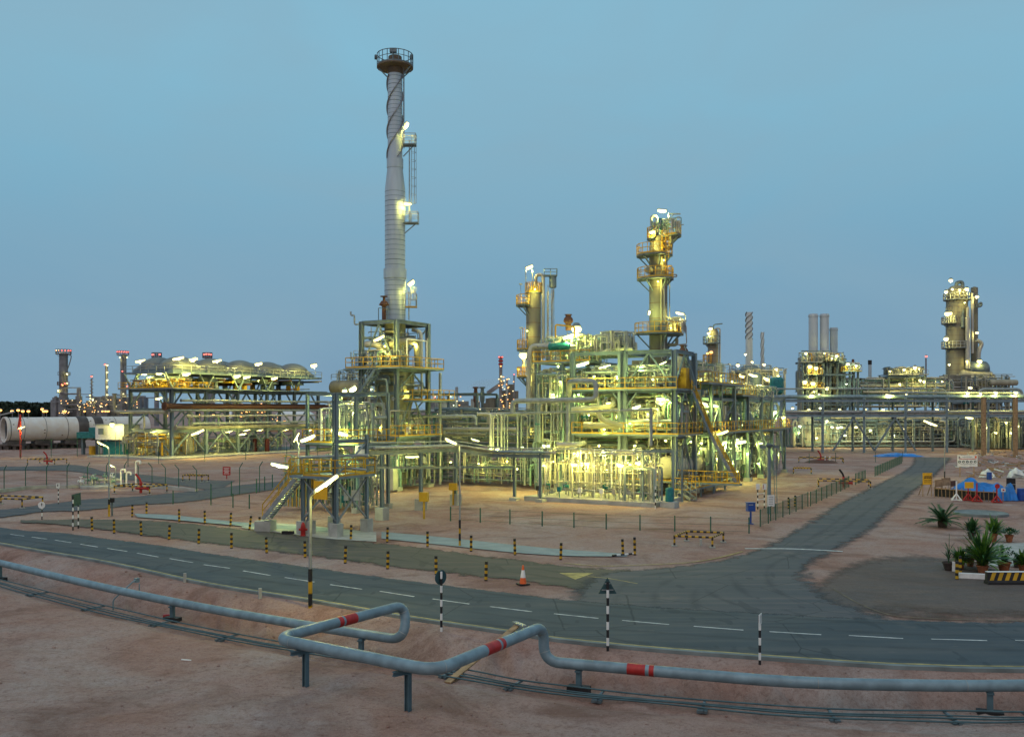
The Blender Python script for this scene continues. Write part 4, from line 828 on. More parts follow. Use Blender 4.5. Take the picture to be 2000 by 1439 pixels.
def pedestal(px, py, top, m, label, tri=True):
    g = G(px, py); T = thing('barrier_post', label, 'barrier post', tuple(g), 'pedestal posts before the barricade'); mb = MB(); mb.bar(g, V(g.x, g.y, HZ(top, g.y)), .11); mb.build('post', m, T); mb = MB()
    for a in (0, 1.57, 3.14, 4.71): mb.bar(g+V(math.cos(a+.4)*.55, math.sin(a+.4)*.55, .05), g+V(0, 0, .62), .08); mb.bar(g+V(math.cos(a+.4)*.6, math.sin(a+.4)*.6, .05), g+V(0, 0, .05), .09)
    mb.build('foot', m, T); return T, g
pedestal(1868, 977, 939, 'white', 'white post on a splayed foot in front of the barricade')
T, g = pedestal(1891, 977, 950, 'red', 'red pedestal post carrying a yellow plate'); mb = MB(); mb.box((g.x+.05, g.y-.08, HZ(947, g.y)), (.8, .04, .58)); mb.build('plate', 'yellow_board', T)
T, g = pedestal(1908, 979, 943, 'red', 'red pedestal post without a plate, between the yellow plate and the disc'); T, g = pedestal(1947, 981, 948, 'red', 'red pedestal post topped by a red disc'); mb = MB(); mb.lathe([(.001, -.03), (.22, -.03), (.22, .03), (.001, .03)], V(g.x, g.y-.08, HZ(949, g.y)), (0, -1, 0), 14); mb.build('disc', 'red', T)
g = G(1959, 979); T = thing('notice_board', 'small white plate with a red mark on a wooden stake', 'sign', tuple(g)); mb = MB(); mb.bar(g, V(g.x, g.y, HZ(955, g.y)), .08); mb.build('stake', 'wood', T); mb = MB(); mb.box((g.x, g.y-.06, HZ(956.5, g.y)), (.38, .03, .32)); mb.build('plate', 'white', T); mb = MB(); mb.box((g.x, g.y-.08, HZ(956.5, g.y)), (.16, .01, .14)); mb.build('mark', 'red', T)
g = G(1932, 936); mb = MB(); mb.lathe([(.001, 0), (.29, 0), (.29, .28), (.31, .3), (.29, .32), (.29, .86), (.001, .86)], g, n=16); tag(mb.build('drum', 'blue', None, tuple(g)), 'blue drum standing before the white plastic heap', 'drum')
g = G(1996, 977); mb = MB(); mb.lathe([(.001, 0), (.4, 0), (.42, .5), (.4, 1.1), (.001, 1.1)], g, n=16); tag(mb.build('drum', 'blue', None, tuple(g)), 'dark blue drum at the very edge beside the fallen sheeting', 'drum')
a, b = G(1870, 931), G(1909, 931); T = thing('safety_board', 'large white safety board with five round blue symbols', 'sign', tuple(a)); z0, z1 = HZ(911, a.y), HZ(888.5, a.y); cx = (a.x+b.x)/2; w = b.x-a.x
for s in (.14, .84): mb = MB(); mb.bar((lerp(a.x, b.x, s), a.y+.06, -.05), (lerp(a.x, b.x, s), a.y+.06, z1-.2), .1); mb.build('leg', 'wood', T)
mb = MB(); mb.box((cx, a.y, (z0+z1)/2), (w, .05, z1-z0)); mb.build('board', 'white', T)
for k in range(5):
    c = V(a.x+w*(.10+.195*k), a.y-.03, lerp(z0, z1, .42)); mb = MB(); mb.lathe([(.001, 0), (.16, 0), (.16, .015), (.001, .02)], c, (0, -1, 0), 16); d = mb.build('symbol', 'sign_back', T); mb = MB(); mb.ball(c+V(0, -.025, .03), .055, 8); mb.box(c+V(0, -.025, -.06), (.11, .012, .07)); mb.build('pictogram', 'white', d)
mb = MB(); mb.add([(a.x+.1, a.y-.03, lerp(z0, z1, .74)), (a.x+.36, a.y-.03, lerp(z0, z1, .74)), (a.x+.23, a.y-.03, lerp(z0, z1, .90))], [(0, 1, 2)]); mb.build('triangle', 'black', T); mb = MB(); mb.box((b.x-.22, a.y-.03, lerp(z0, z1, .83)), (.22, .012, .26)); mb.build('emblem', 'orange', T)
mb = MB(); mb.box((cx, a.y-.03, lerp(z0, z1, .66)), (w*.86, .01, .07)); mb.build('line', 'red', T); mb = MB(); mb.box((cx-.02, a.y-.03, lerp(z0, z1, .84)), (w*.5, .01, .05)); mb.box((cx, a.y-.03, lerp(z0, z1, .2)), (w*.7, .01, .04)); mb.build('lettering', 'steel', T)
a, b = G(1966, 960), G(1984, 960); T = thing('barricade', 'short dark barred hurdle between the sheeting and the spoil', 'barricade', tuple(a)); mb = MB()
for z in (.15, .75, 1.4): mb.bar(a+V(0, 0, z), b+V(0, 0, z), .06)
mb.build('frame', 'galv', T); mb = MB(); mb.bar(a+V(0, .05, .75), b+V(0, .05, .75), .03, 1.2); mb.build('netting', 'black', T)
mb = MB(); q = random.Random(31)
for i in range(320):
    g = G(q.uniform(1885, 2080), q.uniform(884, 935), 0); Ln = q.uniform(.3, 2.2); a = q.uniform(0, 3.14); mb.bar(g+V(0, 0, q.uniform(.05, .5)), g+V(math.cos(a)*Ln, math.sin(a)*Ln, q.uniform(.05, .6)), q.uniform(.04, .14), q.uniform(.03, .2), q.choice((0, 0, 1, 2, 3)))
o = mb.build('rubble', ['wood', 'plywood', 'galv', 'plastic_sheet']); o['kind'] = 'stuff'; tag(o, 'scattered timber and scrap over the dug ground', 'rubble')
# ------------------------------------------------------------------ steelwork, pipework and vessel builders
class Grid:
    def __init__(s, o, ang=-30): s.o = Vector(o); s.u = V(math.cos(R(ang)), math.sin(R(ang)), 0); s.v = V(-math.sin(R(ang)), math.cos(R(ang)), 0); s.a = R(ang)
    def p(s, u, v, z=0): return s.o+s.u*u+s.v*v+V(0, 0, z)
def part_ibeam(T, name, p, q, w, h, m='steel'):
    mb = MB(); mb.ibeam(p, q, w, h); return mb.build(name, m, T)
def part_bar(T, name, p, q, w, h=None, m='steel'):
    mb = MB(); mb.bar(p, q, w, h); return mb.build(name, m, T)
def frame(T, g, us, vs, zs, ztop=None, cw=.3, bw=.22, m='steel', skip=(), z0=0.0, footing=True, inner=True):
    ztop = ztop or zs[-1]
    for i, u in enumerate(us):
        for j, v in enumerate(vs):
            if (i, j) in skip: continue
            if not inner and 0 < i < len(us)-1 and 0 < j < len(vs)-1: continue
            part_ibeam(T, 'column', g.p(u, v, z0), g.p(u, v, ztop), cw, cw, m)
            if footing:
                mb = MB(); mb.box(g.p(u, v, z0+.12), (cw*2.2, cw*2.2, .5), g.a); mb.build('footing', 'concrete', T)
    for z in zs:
        for j, v in enumerate(vs):
            if inner or j in (0, len(vs)-1): part_ibeam(T, 'beam', g.p(us[0]+cw/2, v, z), g.p(us[-1]-cw/2, v, z), bw, bw*1.3, m)
        for i, u in enumerate(us):
            if inner or i in (0, len(us)-1): part_ibeam(T, 'beam', g.p(u, vs[0]+cw/2, z-.003), g.p(u, vs[-1]-cw/2, z-.003), bw, bw*1.3, m)
def railing(T, pts, z=None, h=1.1, m='yellow', closed=False, sp=1.1, r=.036, toe=True, name='railing'):
    pts = [Vector(p) if z is None else V(p[0], p[1], z) for p in pts]
    if closed: pts = pts+[pts[0]]
    mb = MB()
    for a, b in zip(pts[:-1], pts[1:]):
        Ls = (b-a).length
        if Ls < .05: continue
        k = max(1, round(Ls/sp))
        for i in range(k+1): p = a.lerp(b, i/k); mb.bar(p, p+V(0, 0, h), r*1.7)
        mb.bar(a+V(0, 0, h), b+V(0, 0, h), r*2); mb.bar(a+V(0, 0, h*.55), b+V(0, 0, h*.55), r*1.6)
        if toe: mb.bar(a+V(0, 0, .07), b+V(0, 0, .07), .03, .13)
    return mb.build(name, m, T)
def deck(T, g, u0, u1, v0, v1, z, sides='fbrl', m='steel_dark', edge=True, rail='yellow', th=.08):
    mb = MB(); mb.box(g.p((u0+u1)/2, (v0+v1)/2, z), (u1-u0, v1-v0, th), g.a); mb.build('deck', m, T)
    c = {'f': ((u0, v0), (u1, v0)), 'r': ((u1, v0), (u1, v1)), 'b': ((u1, v1), (u0, v1)), 'l': ((u0, v1), (u0, v0))}
    if edge:
        mb = MB()
        for k, (a, b) in c.items(): mb.bar(g.p(*a, z-.0), g.p(*b, z-.0), .05, .17)
        mb.build('edge_plate', 'steel' if rail == 'yellow' else rail, T)
    for k in sides:
        a, b = c[k]; railing(T, [g.p(*a, z+.08), g.p(*b, z+.08)], m=rail)
def stairs(T, p, q, w, m='steel', rail='yellow', side=None, n=None, both=True):
    p, q = Vector(p), Vector(q); d = q-p; f = V(d.x, d.y, 0).normalized(); s = side or V(f.y, -f.x, 0); n = n or max(4, int(abs(d.z)/.21))
    mb = MB()
    for e in (-1, 1): mb.bar(p+s*(e*w/2), q+s*(e*w/2), .07, .26)
    for i in range(n+1): c = p.lerp(q, i/n); mb.bar(c-s*(w/2-.04), c+s*(w/2-.04), .24, .04, up=(0, 0, 1))
    st_ = mb.build('staircase', m, T)
    for e in (-1, 1) if both else (1,):
        mb = MB(); a = p+s*(e*w/2); b = q+s*(e*w/2); k = max(2, int(d.length/1.3))
        for i in range(k+1): c = a.lerp(b, i/k); mb.bar(c, c+V(0, 0, 1.0), .05)
        mb.bar(a+V(0, 0, 1.0), b+V(0, 0, 1.0), .06); mb.bar(a+V(0, 0, .55), b+V(0, 0, .55), .05); mb.build('handrail', rail, st_)
    return st_
def ladder(T, p, z0, z1, out, m='galv', cage=True, w=.5):
    p = Vector(p); out = Vector(out).normalized(); s = V(out.y, -out.x, 0); mb = MB()
    for e in (-1, 1): mb.bar(V(p.x, p.y, z0)+s*e*w/2, V(p.x, p.y, z1)+s*e*w/2, .05)
    for i in range(int((z1-z0)/.32)): z = z0+.2+i*.32; mb.bar(V(p.x, p.y, z)-s*w/2, V(p.x, p.y, z)+s*w/2, .03)
    ld = mb.build('ladder', m, T)
    if cage:
        mb = MB(); c = V(p.x, p.y, 0)+out*.36
        an = [R(a) for a in (-110, -60, 0, 60, 110)]
        hp = lambda z: [c+V(0, 0, z)+out*(.38*math.cos(a))+s*(.38*math.sin(a)) for a in an]
        z = z0+2.1
        while z < z1+.6:
            h = hp(z)
            for a, b in zip(h[:-1], h[1:]): mb.bar(a, b, .03)
            z += .9
        for a, b in zip(hp(z0+2.1), hp(z1+.5)): mb.bar(a, b, .03)
        mb.build('cage', m, ld)
    return ld
def ring_deck(T, c, z, r0, r1, a0, a1, rail='yellow', m='steel_dark', h=1.1, brackets=True, n=None, r_=.032):
    """part-round platform about a column; angles in degrees, -90 faces the viewer"""
    n = n or max(4, int(abs(a1-a0)/15)); an = [R(a0+(a1-a0)*i/n) for i in range(n+1)]; c = Vector((c[0], c[1], 0)); mb = MB(); vs = []
    for a in an:
        d = V(math.cos(a), math.sin(a), 0); vs += [c+d*r0+V(0, 0, z), c+d*r1+V(0, 0, z), c+d*r0+V(0, 0, z-.14), c+d*r1+V(0, 0, z-.14)]
    fs = []
    for i in range(n): k = 4*i; fs += [(k, k+1, k+5, k+4), (k+3, k+2, k+6, k+7), (k+1, k+3, k+7, k+5)]
    fs += [(0, 2, 3, 1), (4*n, 4*n+1, 4*n+3, 4*n+2)]; mb.add(vs, fs); dk = mb.build('platform', m, T)
    op = [c+V(math.cos(a), math.sin(a), 0)*(r1-.04)+V(0, 0, z) for a in an]
    if abs(a1-a0) < 359: op = [c+V(math.cos(an[0]), math.sin(an[0]), 0)*(r0+.2)+V(0, 0, z)]+op+[c+V(math.cos(an[-1]), math.sin(an[-1]), 0)*(r0+.2)+V(0, 0, z)]
    mb = MB()
    for a, b in zip(op[:-1], op[1:]): mb.bar(a+V(0, 0, h), b+V(0, 0, h), r_*2); mb.bar(a+V(0, 0, h*.55), b+V(0, 0, h*.55), r_*1.6); mb.bar(a+V(0, 0, .06), b+V(0, 0, .06), .03, .15)
    for p in op: mb.bar(p, p+V(0, 0, h), r_*1.8)
    mb.build('railing', rail, dk)
    if brackets:
        mb = MB()
        for a in (an[1], an[len(an)//2], an[-2]): d = V(math.cos(a), math.sin(a), 0); mb.bar(c+d*(r1-.2)+V(0, 0, z-.14), c+d*(r0-.05)+V(0, 0, z-.14-(r1-r0)*.9), .12)
        mb.build('bracket', 'steel', dk)
    return dk
def vessel(T, p, q, r, m='beige_light', name='vessel', n=24, dome=.5, saddles=False):
    p, q = Vector(p), Vector(q); Ls = (q-p).length; pr = [(max(.001, r*math.sin(math.pi/2*i/5)), -r*dome*math.cos(math.pi/2*i/5)) for i in range(6)]
    pr += [(r, Ls*.25), (r*1.012, Ls*.25), (r*1.012, Ls*.25+.06), (r, Ls*.25+.06), (r, Ls*.7), (r*1.012, Ls*.7), (r*1.012, Ls*.7+.06), (r, Ls*.7+.06)]+[(max(.001, r*math.cos(math.pi/2*i/5)), Ls+r*dome*math.sin(math.pi/2*i/5)) for i in range(6)]
    mb = MB(); mb.lathe(pr, p, q-p, n); o = mb.build(name, m, T)
    if saddles:
        d = (q-p).normalized()
        for t in (.2, .8): c = p.lerp(q, t); mb = MB(); mb.bar(c-V(0, 0, r*.8), V(c.x, c.y, saddles), r*1.4, .3, up=d); mb.build('saddle', 'concrete', T)
    return o
def valve_mb(mb, p, s, ax=(1, 0, 0), mi=0):
    p = Vector(p); ax = Vector(ax).normalized(); mb.ball(p, .5*s, 7, mi)
    for e in (-1, 1): mb.tube([p+ax*(e*.62*s), p+ax*(e*.78*s)], .55*s, 8, True, mi)
    mb.tube([p, p+V(0, 0, 1.3*s)], .15*s, 5, True, mi); mb.torus(p+V(0, 0, 1.3*s), .5*s, .07*s, (0, 0, 1), 10, 4, mi)
def valve(T, p, s=.3, ax=(1, 0, 0), m='pipe_grey'):
    mb = MB(); valve_mb(mb, p, s, ax); return mb.build('valve', m, T)
PM = ('alum', 'galv', 'pipe_grey', 'steel', 'steel_dark', 'beige_light', 'pipe_green', 'cream', 'alum', 'steel')
def pipes_into(T, lst, keep=70, name='pipe', small='small_pipework', n=8):
    """lst: (points, radius, material); the largest become parts of their own, the rest one part of thin lines"""
    lst = sorted(lst, key=lambda a: -a[1]*sum((Vector(p)-Vector(q)).length for p, q in zip(a[0][:-1], a[0][1:])))
    for pts, r, m in lst[:keep]:
        mb = MB(); mb.tube(bend(pts, r*3, 4), r, n)
        for i in (0, -1):
            a, b = Vector(pts[i]), Vector(pts[1 if i == 0 else -2]); d = (b-a).normalized(); mb.tube([a, a+d*r*.5], r*1.5, n)
        mb.build(name, m, T)
    if lst[keep:]:
        ms = sorted({m for _, _, m in lst[keep:]}); mb = MB()
        for pts, r, m in lst[keep:]: mb.tube(bend(pts, r*3, 2), r, 6, False, ms.index(m))
        o = mb.build(small, ms, T); o['kind'] = 'stuff'
def clutter(T, g, u0, u1, v0, v1, z0, z1, n, seed, vert=.5, rmax=.16, keep=60, valves=10, boxes=4, mats=PM, rmin=.03):
    q = random.Random(seed); lst = []; spots = []; n = int(n*2.6)
    for i in range(n):
        r = rmin+(rmax-rmin)*q.random()**2.6; u, v, z = q.uniform(u0, u1), q.uniform(v0, v1), q.uniform(z0, z1); m = q.choice(mats)
        if q.random() < vert:
            za = z0 if q.random() < .6 else q.uniform(z0, lerp(z0, z1, .5)); zb = q.uniform(lerp(z0, z1, .45), z1); pts = [g.p(u, v, za), g.p(u, v, zb)]
            if q.random() < .6:
                du = q.choice((-1, 1))*q.uniform(.4, 2.5); u2 = min(u1, max(u0, u+du)); pts.append(g.p(u2, v, zb))
                if q.random() < .5: pts.append(g.p(u2, v, q.uniform(z0, zb)))
                elif q.random() < .5: pts.append(g.p(u2, min(v1, max(v0, v+q.uniform(-2, 2))), zb))
            spots.append((u, v, lerp(za, zb, q.uniform(.2, .5)), r))
        else:
            Ln = q.uniform(.25, .9)
            if q.random() < .6: ua = q.uniform(u0, u1-(u1-u0)*Ln); pts = [g.p(ua, v, z), g.p(ua+(u1-u0)*Ln, v, z)]
            else: va = q.uniform(v0, v1-(v1-v0)*Ln); pts = [g.p(u, va, z), g.p(u, va+(v1-v0)*Ln, z)]
            if q.random() < .55: e = Vector(pts[-1]); pts.append(V(e.x, e.y, q.uniform(z0, z1)))
            if q.random() < .35: e = Vector(pts[0]); pts.insert(0, V(e.x, e.y, q.uniform(z0, z1)))
        if all((Vector(a)-Vector(b)).length > .1 for a, b in zip(pts[:-1], pts[1:])): lst.append((pts, r, m))
    pipes_into(T, lst, keep)
    q.shuffle(spots)
    for u, v, z, r in spots[:valves]: valve(T, g.p(u, v, z), max(.16, r*2.4), g.u if q.random() < .5 else (0, 0, 1), q.choice(('pipe_grey', 'teal', 'pipe_green', 'alum')))
    for i in range(boxes):
        mb = MB(); c = g.p(q.uniform(u0, u1), q.uniform(v0, v1), q.uniform(z0+.5, min(z1, z0+2))); w = q.uniform(.25, .5); mb.box(c, (w, .25, w*1.3), g.a); mb.bar(V(c.x, c.y, z0), c, .06); mb.build('instrument_box', q.choice(('galv', 'teal', 'white', 'pipe_grey')), T)
GC = Grid((15.5, 88, 0)); 
# ------------------------------------------------------------------ the tall insulated stack
SX, SY = -12.5, 98.5
T = thing('chimney', 'tall silver insulated stack with spiral strakes and a round top platform', 'chimney', (SX, SY, 0)); z = lambda y: HZ(y, SY)
mb = MB(); pr = [(1.12, z(650))]
seams = [(1.12, y) for y in np.arange(645, 545, -9.5)]+[(1.08, y) for y in np.arange(519, 372, -9.5)]+[(.77, y) for y in np.arange(304, 150, -8)]
pr += [(1.12, z(545)), (1.22, z(544.5)), (1.22, z(526)), (1.08, z(525.5))]
pr += [(1.08, z(371)), (.83, z(331)), (.83, z(329.5)), (.88, z(329)), (.88, z(311)), (.78, z(310.5))]
pr += [(.77, z(146))]
mb.lathe(pr, (SX, SY, 0), n=40)
for i, (r, y) in enumerate(seams): mb.lathe([(r-.01, 0), (r+.008, .005), (r+.008, .045 if i % 4 else .07), (r-.01, .05 if i % 4 else .075)], (SX, SY, z(y)), n=40, mi=1)
mb.build('shell', ['stack', 'steel_dark'], T)
mb = MB(); mb.lathe([(.74, z(150)), (.74, z(128)), (.72, z(112)), (.66, z(111)), (.64, z(125))], (SX, SY, 0), n=24); mb.build('mouth', 'paper_dark', T)
for k in range(3):
    mb = MB(); vs = []; N = 60
    for i in range(N+1):
        t = i/N; zz = lerp(z(310), z(150), t); a = 2*math.pi*(k/3+t*1.15)+.9
        for r, dz in ((.76, -.05), (.93, -.05), (.93, .05), (.76, .05)): vs.append((SX+math.cos(a)*r, SY+math.sin(a)*r, zz+dz))
    mb.add(vs, [(4*i+j, 4*i+(j+1) % 4, 4*i+4+(j+1) % 4, 4*i+4+j) for i in range(N) for j in range(4)]); mb.build('strake', 'far_steel', T)
ring_deck(T, (SX, SY), z(131), .7, 1.95, 0, 360, 'steel_dark', 'paper_dark', 1.25, True, 20)
for px in (734, 803): mb = MB(); c = P(px, 112, SY); mb.lathe([(.001, -.12), (.26, -.12), (.26, .12), (.001, .12)], c, (1, .3, 0), 12); mb.build('beacon', 'steel_dark', T)
mb = MB(); c = P(768, 99, SY-1.7); mb.box(c, (.72, .4, .42)); mb.bar(c, c-V(0, 0, 1.1), .08); mb.build('beacon_box', 'steel_dark', T)
ladder(T, (SX+.95, SY-.15, 0), z(290), z(135), (1, -.1, 0), 'far_steel', False, .4)
for y, x1 in ((285, 1.9), (437, 2.15)):
    mb = MB(); mb.box((SX+1.05+x1/2-.4, SY-.2, z(y)), (x1-.6, 1.0, .12)); dk = mb.build('platform', 'steel_dark', T); a = SX+.95; b = SX+x1+.35
    railing(dk, [(a, SY-.7, z(y)), (b, SY-.7, z(y)), (b, SY+.3, z(y)), (a, SY+.3, z(y))], h=1.15, sp=.9, m='galv', toe=False, r=.026); mb = MB(); mb.bar((b-.2, SY-.2, z(y)), (SX+.9, SY-.2, z(y)-1.2), .1); mb.build('bracket', 'steel', dk)
ladder(T, (SX+1.55, SY-.2, 0), z(436), z(275), (1, 0, 0), 'galv', True, .45); ladder(T, (SX+1.5, SY-.2, 0), z(625), z(570), (1, 0, 0), 'galv', True, .45)
mb = MB(); mb.box((SX+1.75, SY-.2, z(600)), (1.2, 1.0, .1)); dk = mb.build('platform', 'yellow', T); railing(dk, [(SX+1.2, SY-.7, z(600)), (SX+2.3, SY-.7, z(600)), (SX+2.3, SY+.3, z(600))], h=1.4, sp=.6, m='galv', toe=False, r=.026)
tube_lamp(T, P(793, 246, SY-.6), (.5, 0, .8), .85, .24, 'glow_warm', P(790, 262, SY-.5)); tube_lamp(T, P(796, 398, SY-1), (1, 0, -.15), .85, .16, 'glow_warm', P(789, 402, SY-.6)); tube_lamp(T, P(803, 553, SY-.8), (.75, 0, .55), .85, .26, 'glow_warm', P(795, 575, SY-.6))
mb = MB(); c = P(750, 628, SY-1.5); mb.lathe([(.22, 0), (.22, 1.6), (.55, 1.75), (.3, 2.15), (.14, 2.2), (.14, 2.55), (.4, 2.6), (.4, 2.68), (.001, 2.7)], c, n=12); mb.build('vent', 'rust', T); mb = MB()
for dx in (-.55, .35): mb.bar(c+V(dx, -.2, 0), c+V(dx, -.2, 1.4), .06)
mb.bar(c+V(-.55, -.2, 1.4), c+V(.35, -.2, 1.4), .06); mb.build('vent_frame', 'steel_dark', T)
# ------------------------------------------------------------------ heater structure below the stack
GH = Grid((-11.9, 95, 0)); T = thing('heater_tower', 'open steel tower of yellow-railed levels carrying the tall silver stack', 'steel tower', (-11.9, 95, 0))
us, vs = (-4.6, 0), (0, 5.6)
frame(T, GH, us, vs, (5.2, 10.0, 12.4, 17.4), 17.6, .42, .26, 'steel')
for (a, b, z0, z1) in (((-4.6, 0), (-2.3, 0), 12.6, 17.2), ((0, 0), (-2.3, 0), 12.6, 17.2), ((0, 0), (0, 2.8), 5.4, 9.9), ((0, 5.6), (0, 2.8), 5.4, 9.9), ((-4.6, 0), (-2.3, 0), 5.4, 9.9), ((0, 0), (-2.3, 0), 5.4, 9.9), ((0, 0), (0, 2.8), 10.2, 12.2), ((0, 5.6), (0, 2.8), 10.2, 12.2)): part_bar(T, 'brace', GH.p(*a, z0), GH.p(*b, z1), .14)
deck(T, GH, -6.0, 1.1, -.9, 7.0, 12.6, 'frlb'); deck(T, GH, -6.4, 1.0, -.9, 6.8, 5.5, 'frl'); deck(T, GH, -4.6, 0, 0, 5.6, 17.62, '', edge=False, m='steel', th=.06)
deck(T, GH, -.2, 2.1, 1.5, 7.6, 9.2, 'fr')
mb = MB(); mb.lathe([(1.13, 17.5), (1.13, 15.2), (1.5, 14.6), (1.5, 13.0), (2.05, 12.9), (2.05, 9.6), (1.5, 7.6), (1.5, 5.6), (1.9, 5.5), (1.9, 2.4), (1.3, 1.8), (1.3, .4)], (SX, SY, 0), n=28); mb.build('furnace_shell', 'furnace', T)
q = random.Random(2)
for pts, r, m in (([GH.p(-4.2, .3, 15.2), GH.p(-2.9, .3, 15.2), GH.p(-2.3, 1.4, 14.4), GH.p(-2.3, 2.5, 14.2)], .36, 'alum'), ([GH.p(-1.6, 1.0, 14.6), GH.p(-.9, .4, 15.2), GH.p(.2, 1.6, 15.5), GH.p(.4, 3.0, 15.5), GH.p(.4, 3.2, 12.8)], .36, 'beige_light'), ([GH.p(.5, 3.6, 12.8), GH.p(.5, 3.6, 16.6), GH.p(-.6, 3.6, 16.8)], .2, 'alum'), ([GH.p(.3, 5.0, 12.8), GH.p(.3, 5.0, 16.0)], .12, 'alum'), ([GH.p(-3.8, .2, 5.6), GH.p(-3.8, .2, 11.8)], .18, 'alum'), ([GH.p(-5.2, 4, 5.6), GH.p(-5.2, 4, 15), GH.p(-4, 4, 15)], .15, 'galv'), ([GH.p(-4.9, -.2, 17.3), GH.p(-5.4, -.2, 17.3), GH.p(-5.4, -.2, 18.3), GH.p(-5.9, -.2, 18.3), GH.p(-5.9, -.2, 18.7)], .09, 'pipe_grey'), ([GH.p(.9, 6.6, .2), GH.p(.9, 6.6, 12.3)], .16, 'galv'), ([GH.p(-3.2, -.4, .4), GH.p(-3.2, -.4, 5.1)], .2, 'alum'), ([GH.p(.8, .7, 12.8), GH.p(.8, .7, 15.6), GH.p(.8, 4.2, 15.6), GH.p(.8, 4.2, 12.8)], .08, 'white')):
    mb = MB(); mb.tube(bend(pts, r*2.6, 6), r, 12); mb.build('duct' if r > .3 else 'pipe', m, T)
clutter(T, GH, -5.6, .8, -.6, 1.4, 12.8, 14.6, 34, 5, .75, .12, 30, 9, 5); clutter(T, GH, -5.8, .8, -.6, 6, 5.7, 8.4, 46, 6, .6, .14, 24, 8, 4); clutter(T, GH, -6, 1, -1.2, 6, .3, 4.8, 80, 7, .6, .2, 40, 16, 8)
clutter(T, GH, -5.4, .6, -.5, 5.5, 9.4, 12.3, 26, 8, .5, .16, 24, 6, 2, ('steel', 'steel_dark', 'galv', 'beige_light')); clutter(T, GH, -4.4, -.2, .2, 5.4, 14.2, 17.2, 18, 9, .5, .16, 20, 6, 1, ('steel', 'alum', 'beige_light'))
for z0, z1 in ((.5, 5.0), (5.6, 9.8), (12.7, 17.2)): part_bar(T, 'brace', GH.p(-4.6, 0, z0), GH.p(-4.6, 5.6, z1), .12); part_bar(T, 'brace', GH.p(-4.6, 5.6, z0), GH.p(0, 5.6, z1), .12)
vessel(T, GH.p(-3.4, -.2, 1.2), GH.p(-.4, -.2, 1.2), .6, 'cream', 'drum'); mb = MB(); mb.box(GH.p(.3, -1.6, 1.3), (1.5, .7, 2.2), GH.a); mb.build('panel', 'cream', T)
stairs(T, GH.p(-6.9, -1.8, 5.6), GH.p(-1.4, -1.3, 12.5), .9, 'steel', 'steel', GH.v)
tube_lamp(T, P(740, 661, 93.5), GH.u+V(0, 0, .35), 1.5, .17, 'glow_warm', P(742, 640, 94)); 
for px, py, d, gl in ((752, 676, 94.6, 'glow_warm'), (812, 672, 97, 'glow_warm'), (725, 760, 99, 'glow_warm'), (797, 765, 97, 'glow_warm'), (742, 832, 95, 'glow_warm'), (800, 836, 98, 'glow_warm')): bulb(T, P(px, py, d), .11, gl, P(px, py-8, d))
tube_lamp(T, P(805, 892, 93), (1, .2, 0), 1.5, .10, 'glow_green', P(805, 880, 93)); tube_lamp(T, P(735, 926, 93), (.2, 0, -1), .9, .15, 'glow_warm', P(735, 915, 93)); bulb(T, P(770, 905, 97), .13, 'glow_warm')
# ------------------------------------------------------------------ access platform with the stairs, nearest the road
GA = Grid((-11.46, 60.2, 0)); T = thing('access_platform', 'yellow-railed access platform on grey legs with a flight of stairs, nearest the road', 'platform', (-11.46, 60.2, 0))
for (u, v, h) in ((-2.9, 0, 3.75), (0, 0, 9.4), (.0, 3.1, 6.6), (-2.9, 3.1, 9.4), (-.35, .25, 5.2), (-2.6, .25, 3.75)):
    part_ibeam(T, 'leg', GA.p(u, v, .5), GA.p(u, v, h), .2, .2); mb = MB(); mb.box(GA.p(u, v, .4), (.62, .62, .95), GA.a); mb.build('plinth', 'concrete', T)
deck(T, GA, -3.6, .3, -.5, 3.6, 3.85, 'lr', 'steel'); railing(T, [GA.p(-2.4, -.5, 3.93), GA.p(.3, -.5, 3.93)]); railing(T, [GA.p(-3.6, 3.6, 3.93), GA.p(.3, 3.6, 3.93)])
for z in (6.2, 9.3): part_ibeam(T, 'beam', GA.p(0, 0, z), GA.p(0, 3.1, z), .16, .22); part_ibeam(T, 'beam', GA.p(-2.9, 3.1, z), GA.p(0, 3.1, z-.004), .16, .22); part_ibeam(T, 'beam', GA.p(0, 0, z-.004), GA.p(-2.9, 3.1, z-.3), .14, .2)
for a, b in (((0, 0, .9), (0, 3.1, 3.7)), ((0, 3.1, .9), (0, 0, 3.7)), ((-2.9, 0, 1.0), (0, 0, 3.7)), ((0, 0, 1.0), (-2.9, 0, 3.7)), ((0, 0, 4.0), (0, 3.1, 6.1))): part_bar(T, 'brace', GA.p(*a), GA.p(*b), .10, .10, 'galv')
a = G(521, 1036); b = GA.p(-3.55, .3, 3.8); b = P(584, 934, 62.6); stairs(T, V(a.x, a.y, .85), b, .95, 'galv', 'yellow', V(.35, .94, 0), 17)
mb = MB(); c = V(a.x-.1, a.y+.05, .42); mb.box(c-V(0, 0, .1), (1.15, 1.0, .75), R(-10)); mb.build('plinth', 'concrete', T)
mb = MB(); c = P(626, 957, 60.3); mb.box(c, (1.15, .05, 1.2), GA.a); mb.build('board', 'yellow_board', T)
for px, w in ((676, .32), (694, .52)): mb = MB(); mb.box(P(px, 967, 63.5), (w, .05, .72), R(10)); b_ = mb.build('board', 'white', T)
mb = MB(); mb.tube([P(585, 893, 62.3), P(720, 889, 61.6)], .10, 10); mb.build('pipe', 'pipe_grey', T); mb = MB(); mb.tube(bend([P(658, 895, 61), P(660, 912, 61), P(716, 917, 61)], .3), .07, 8); mb.build('pipe', 'pipe_grey', T)
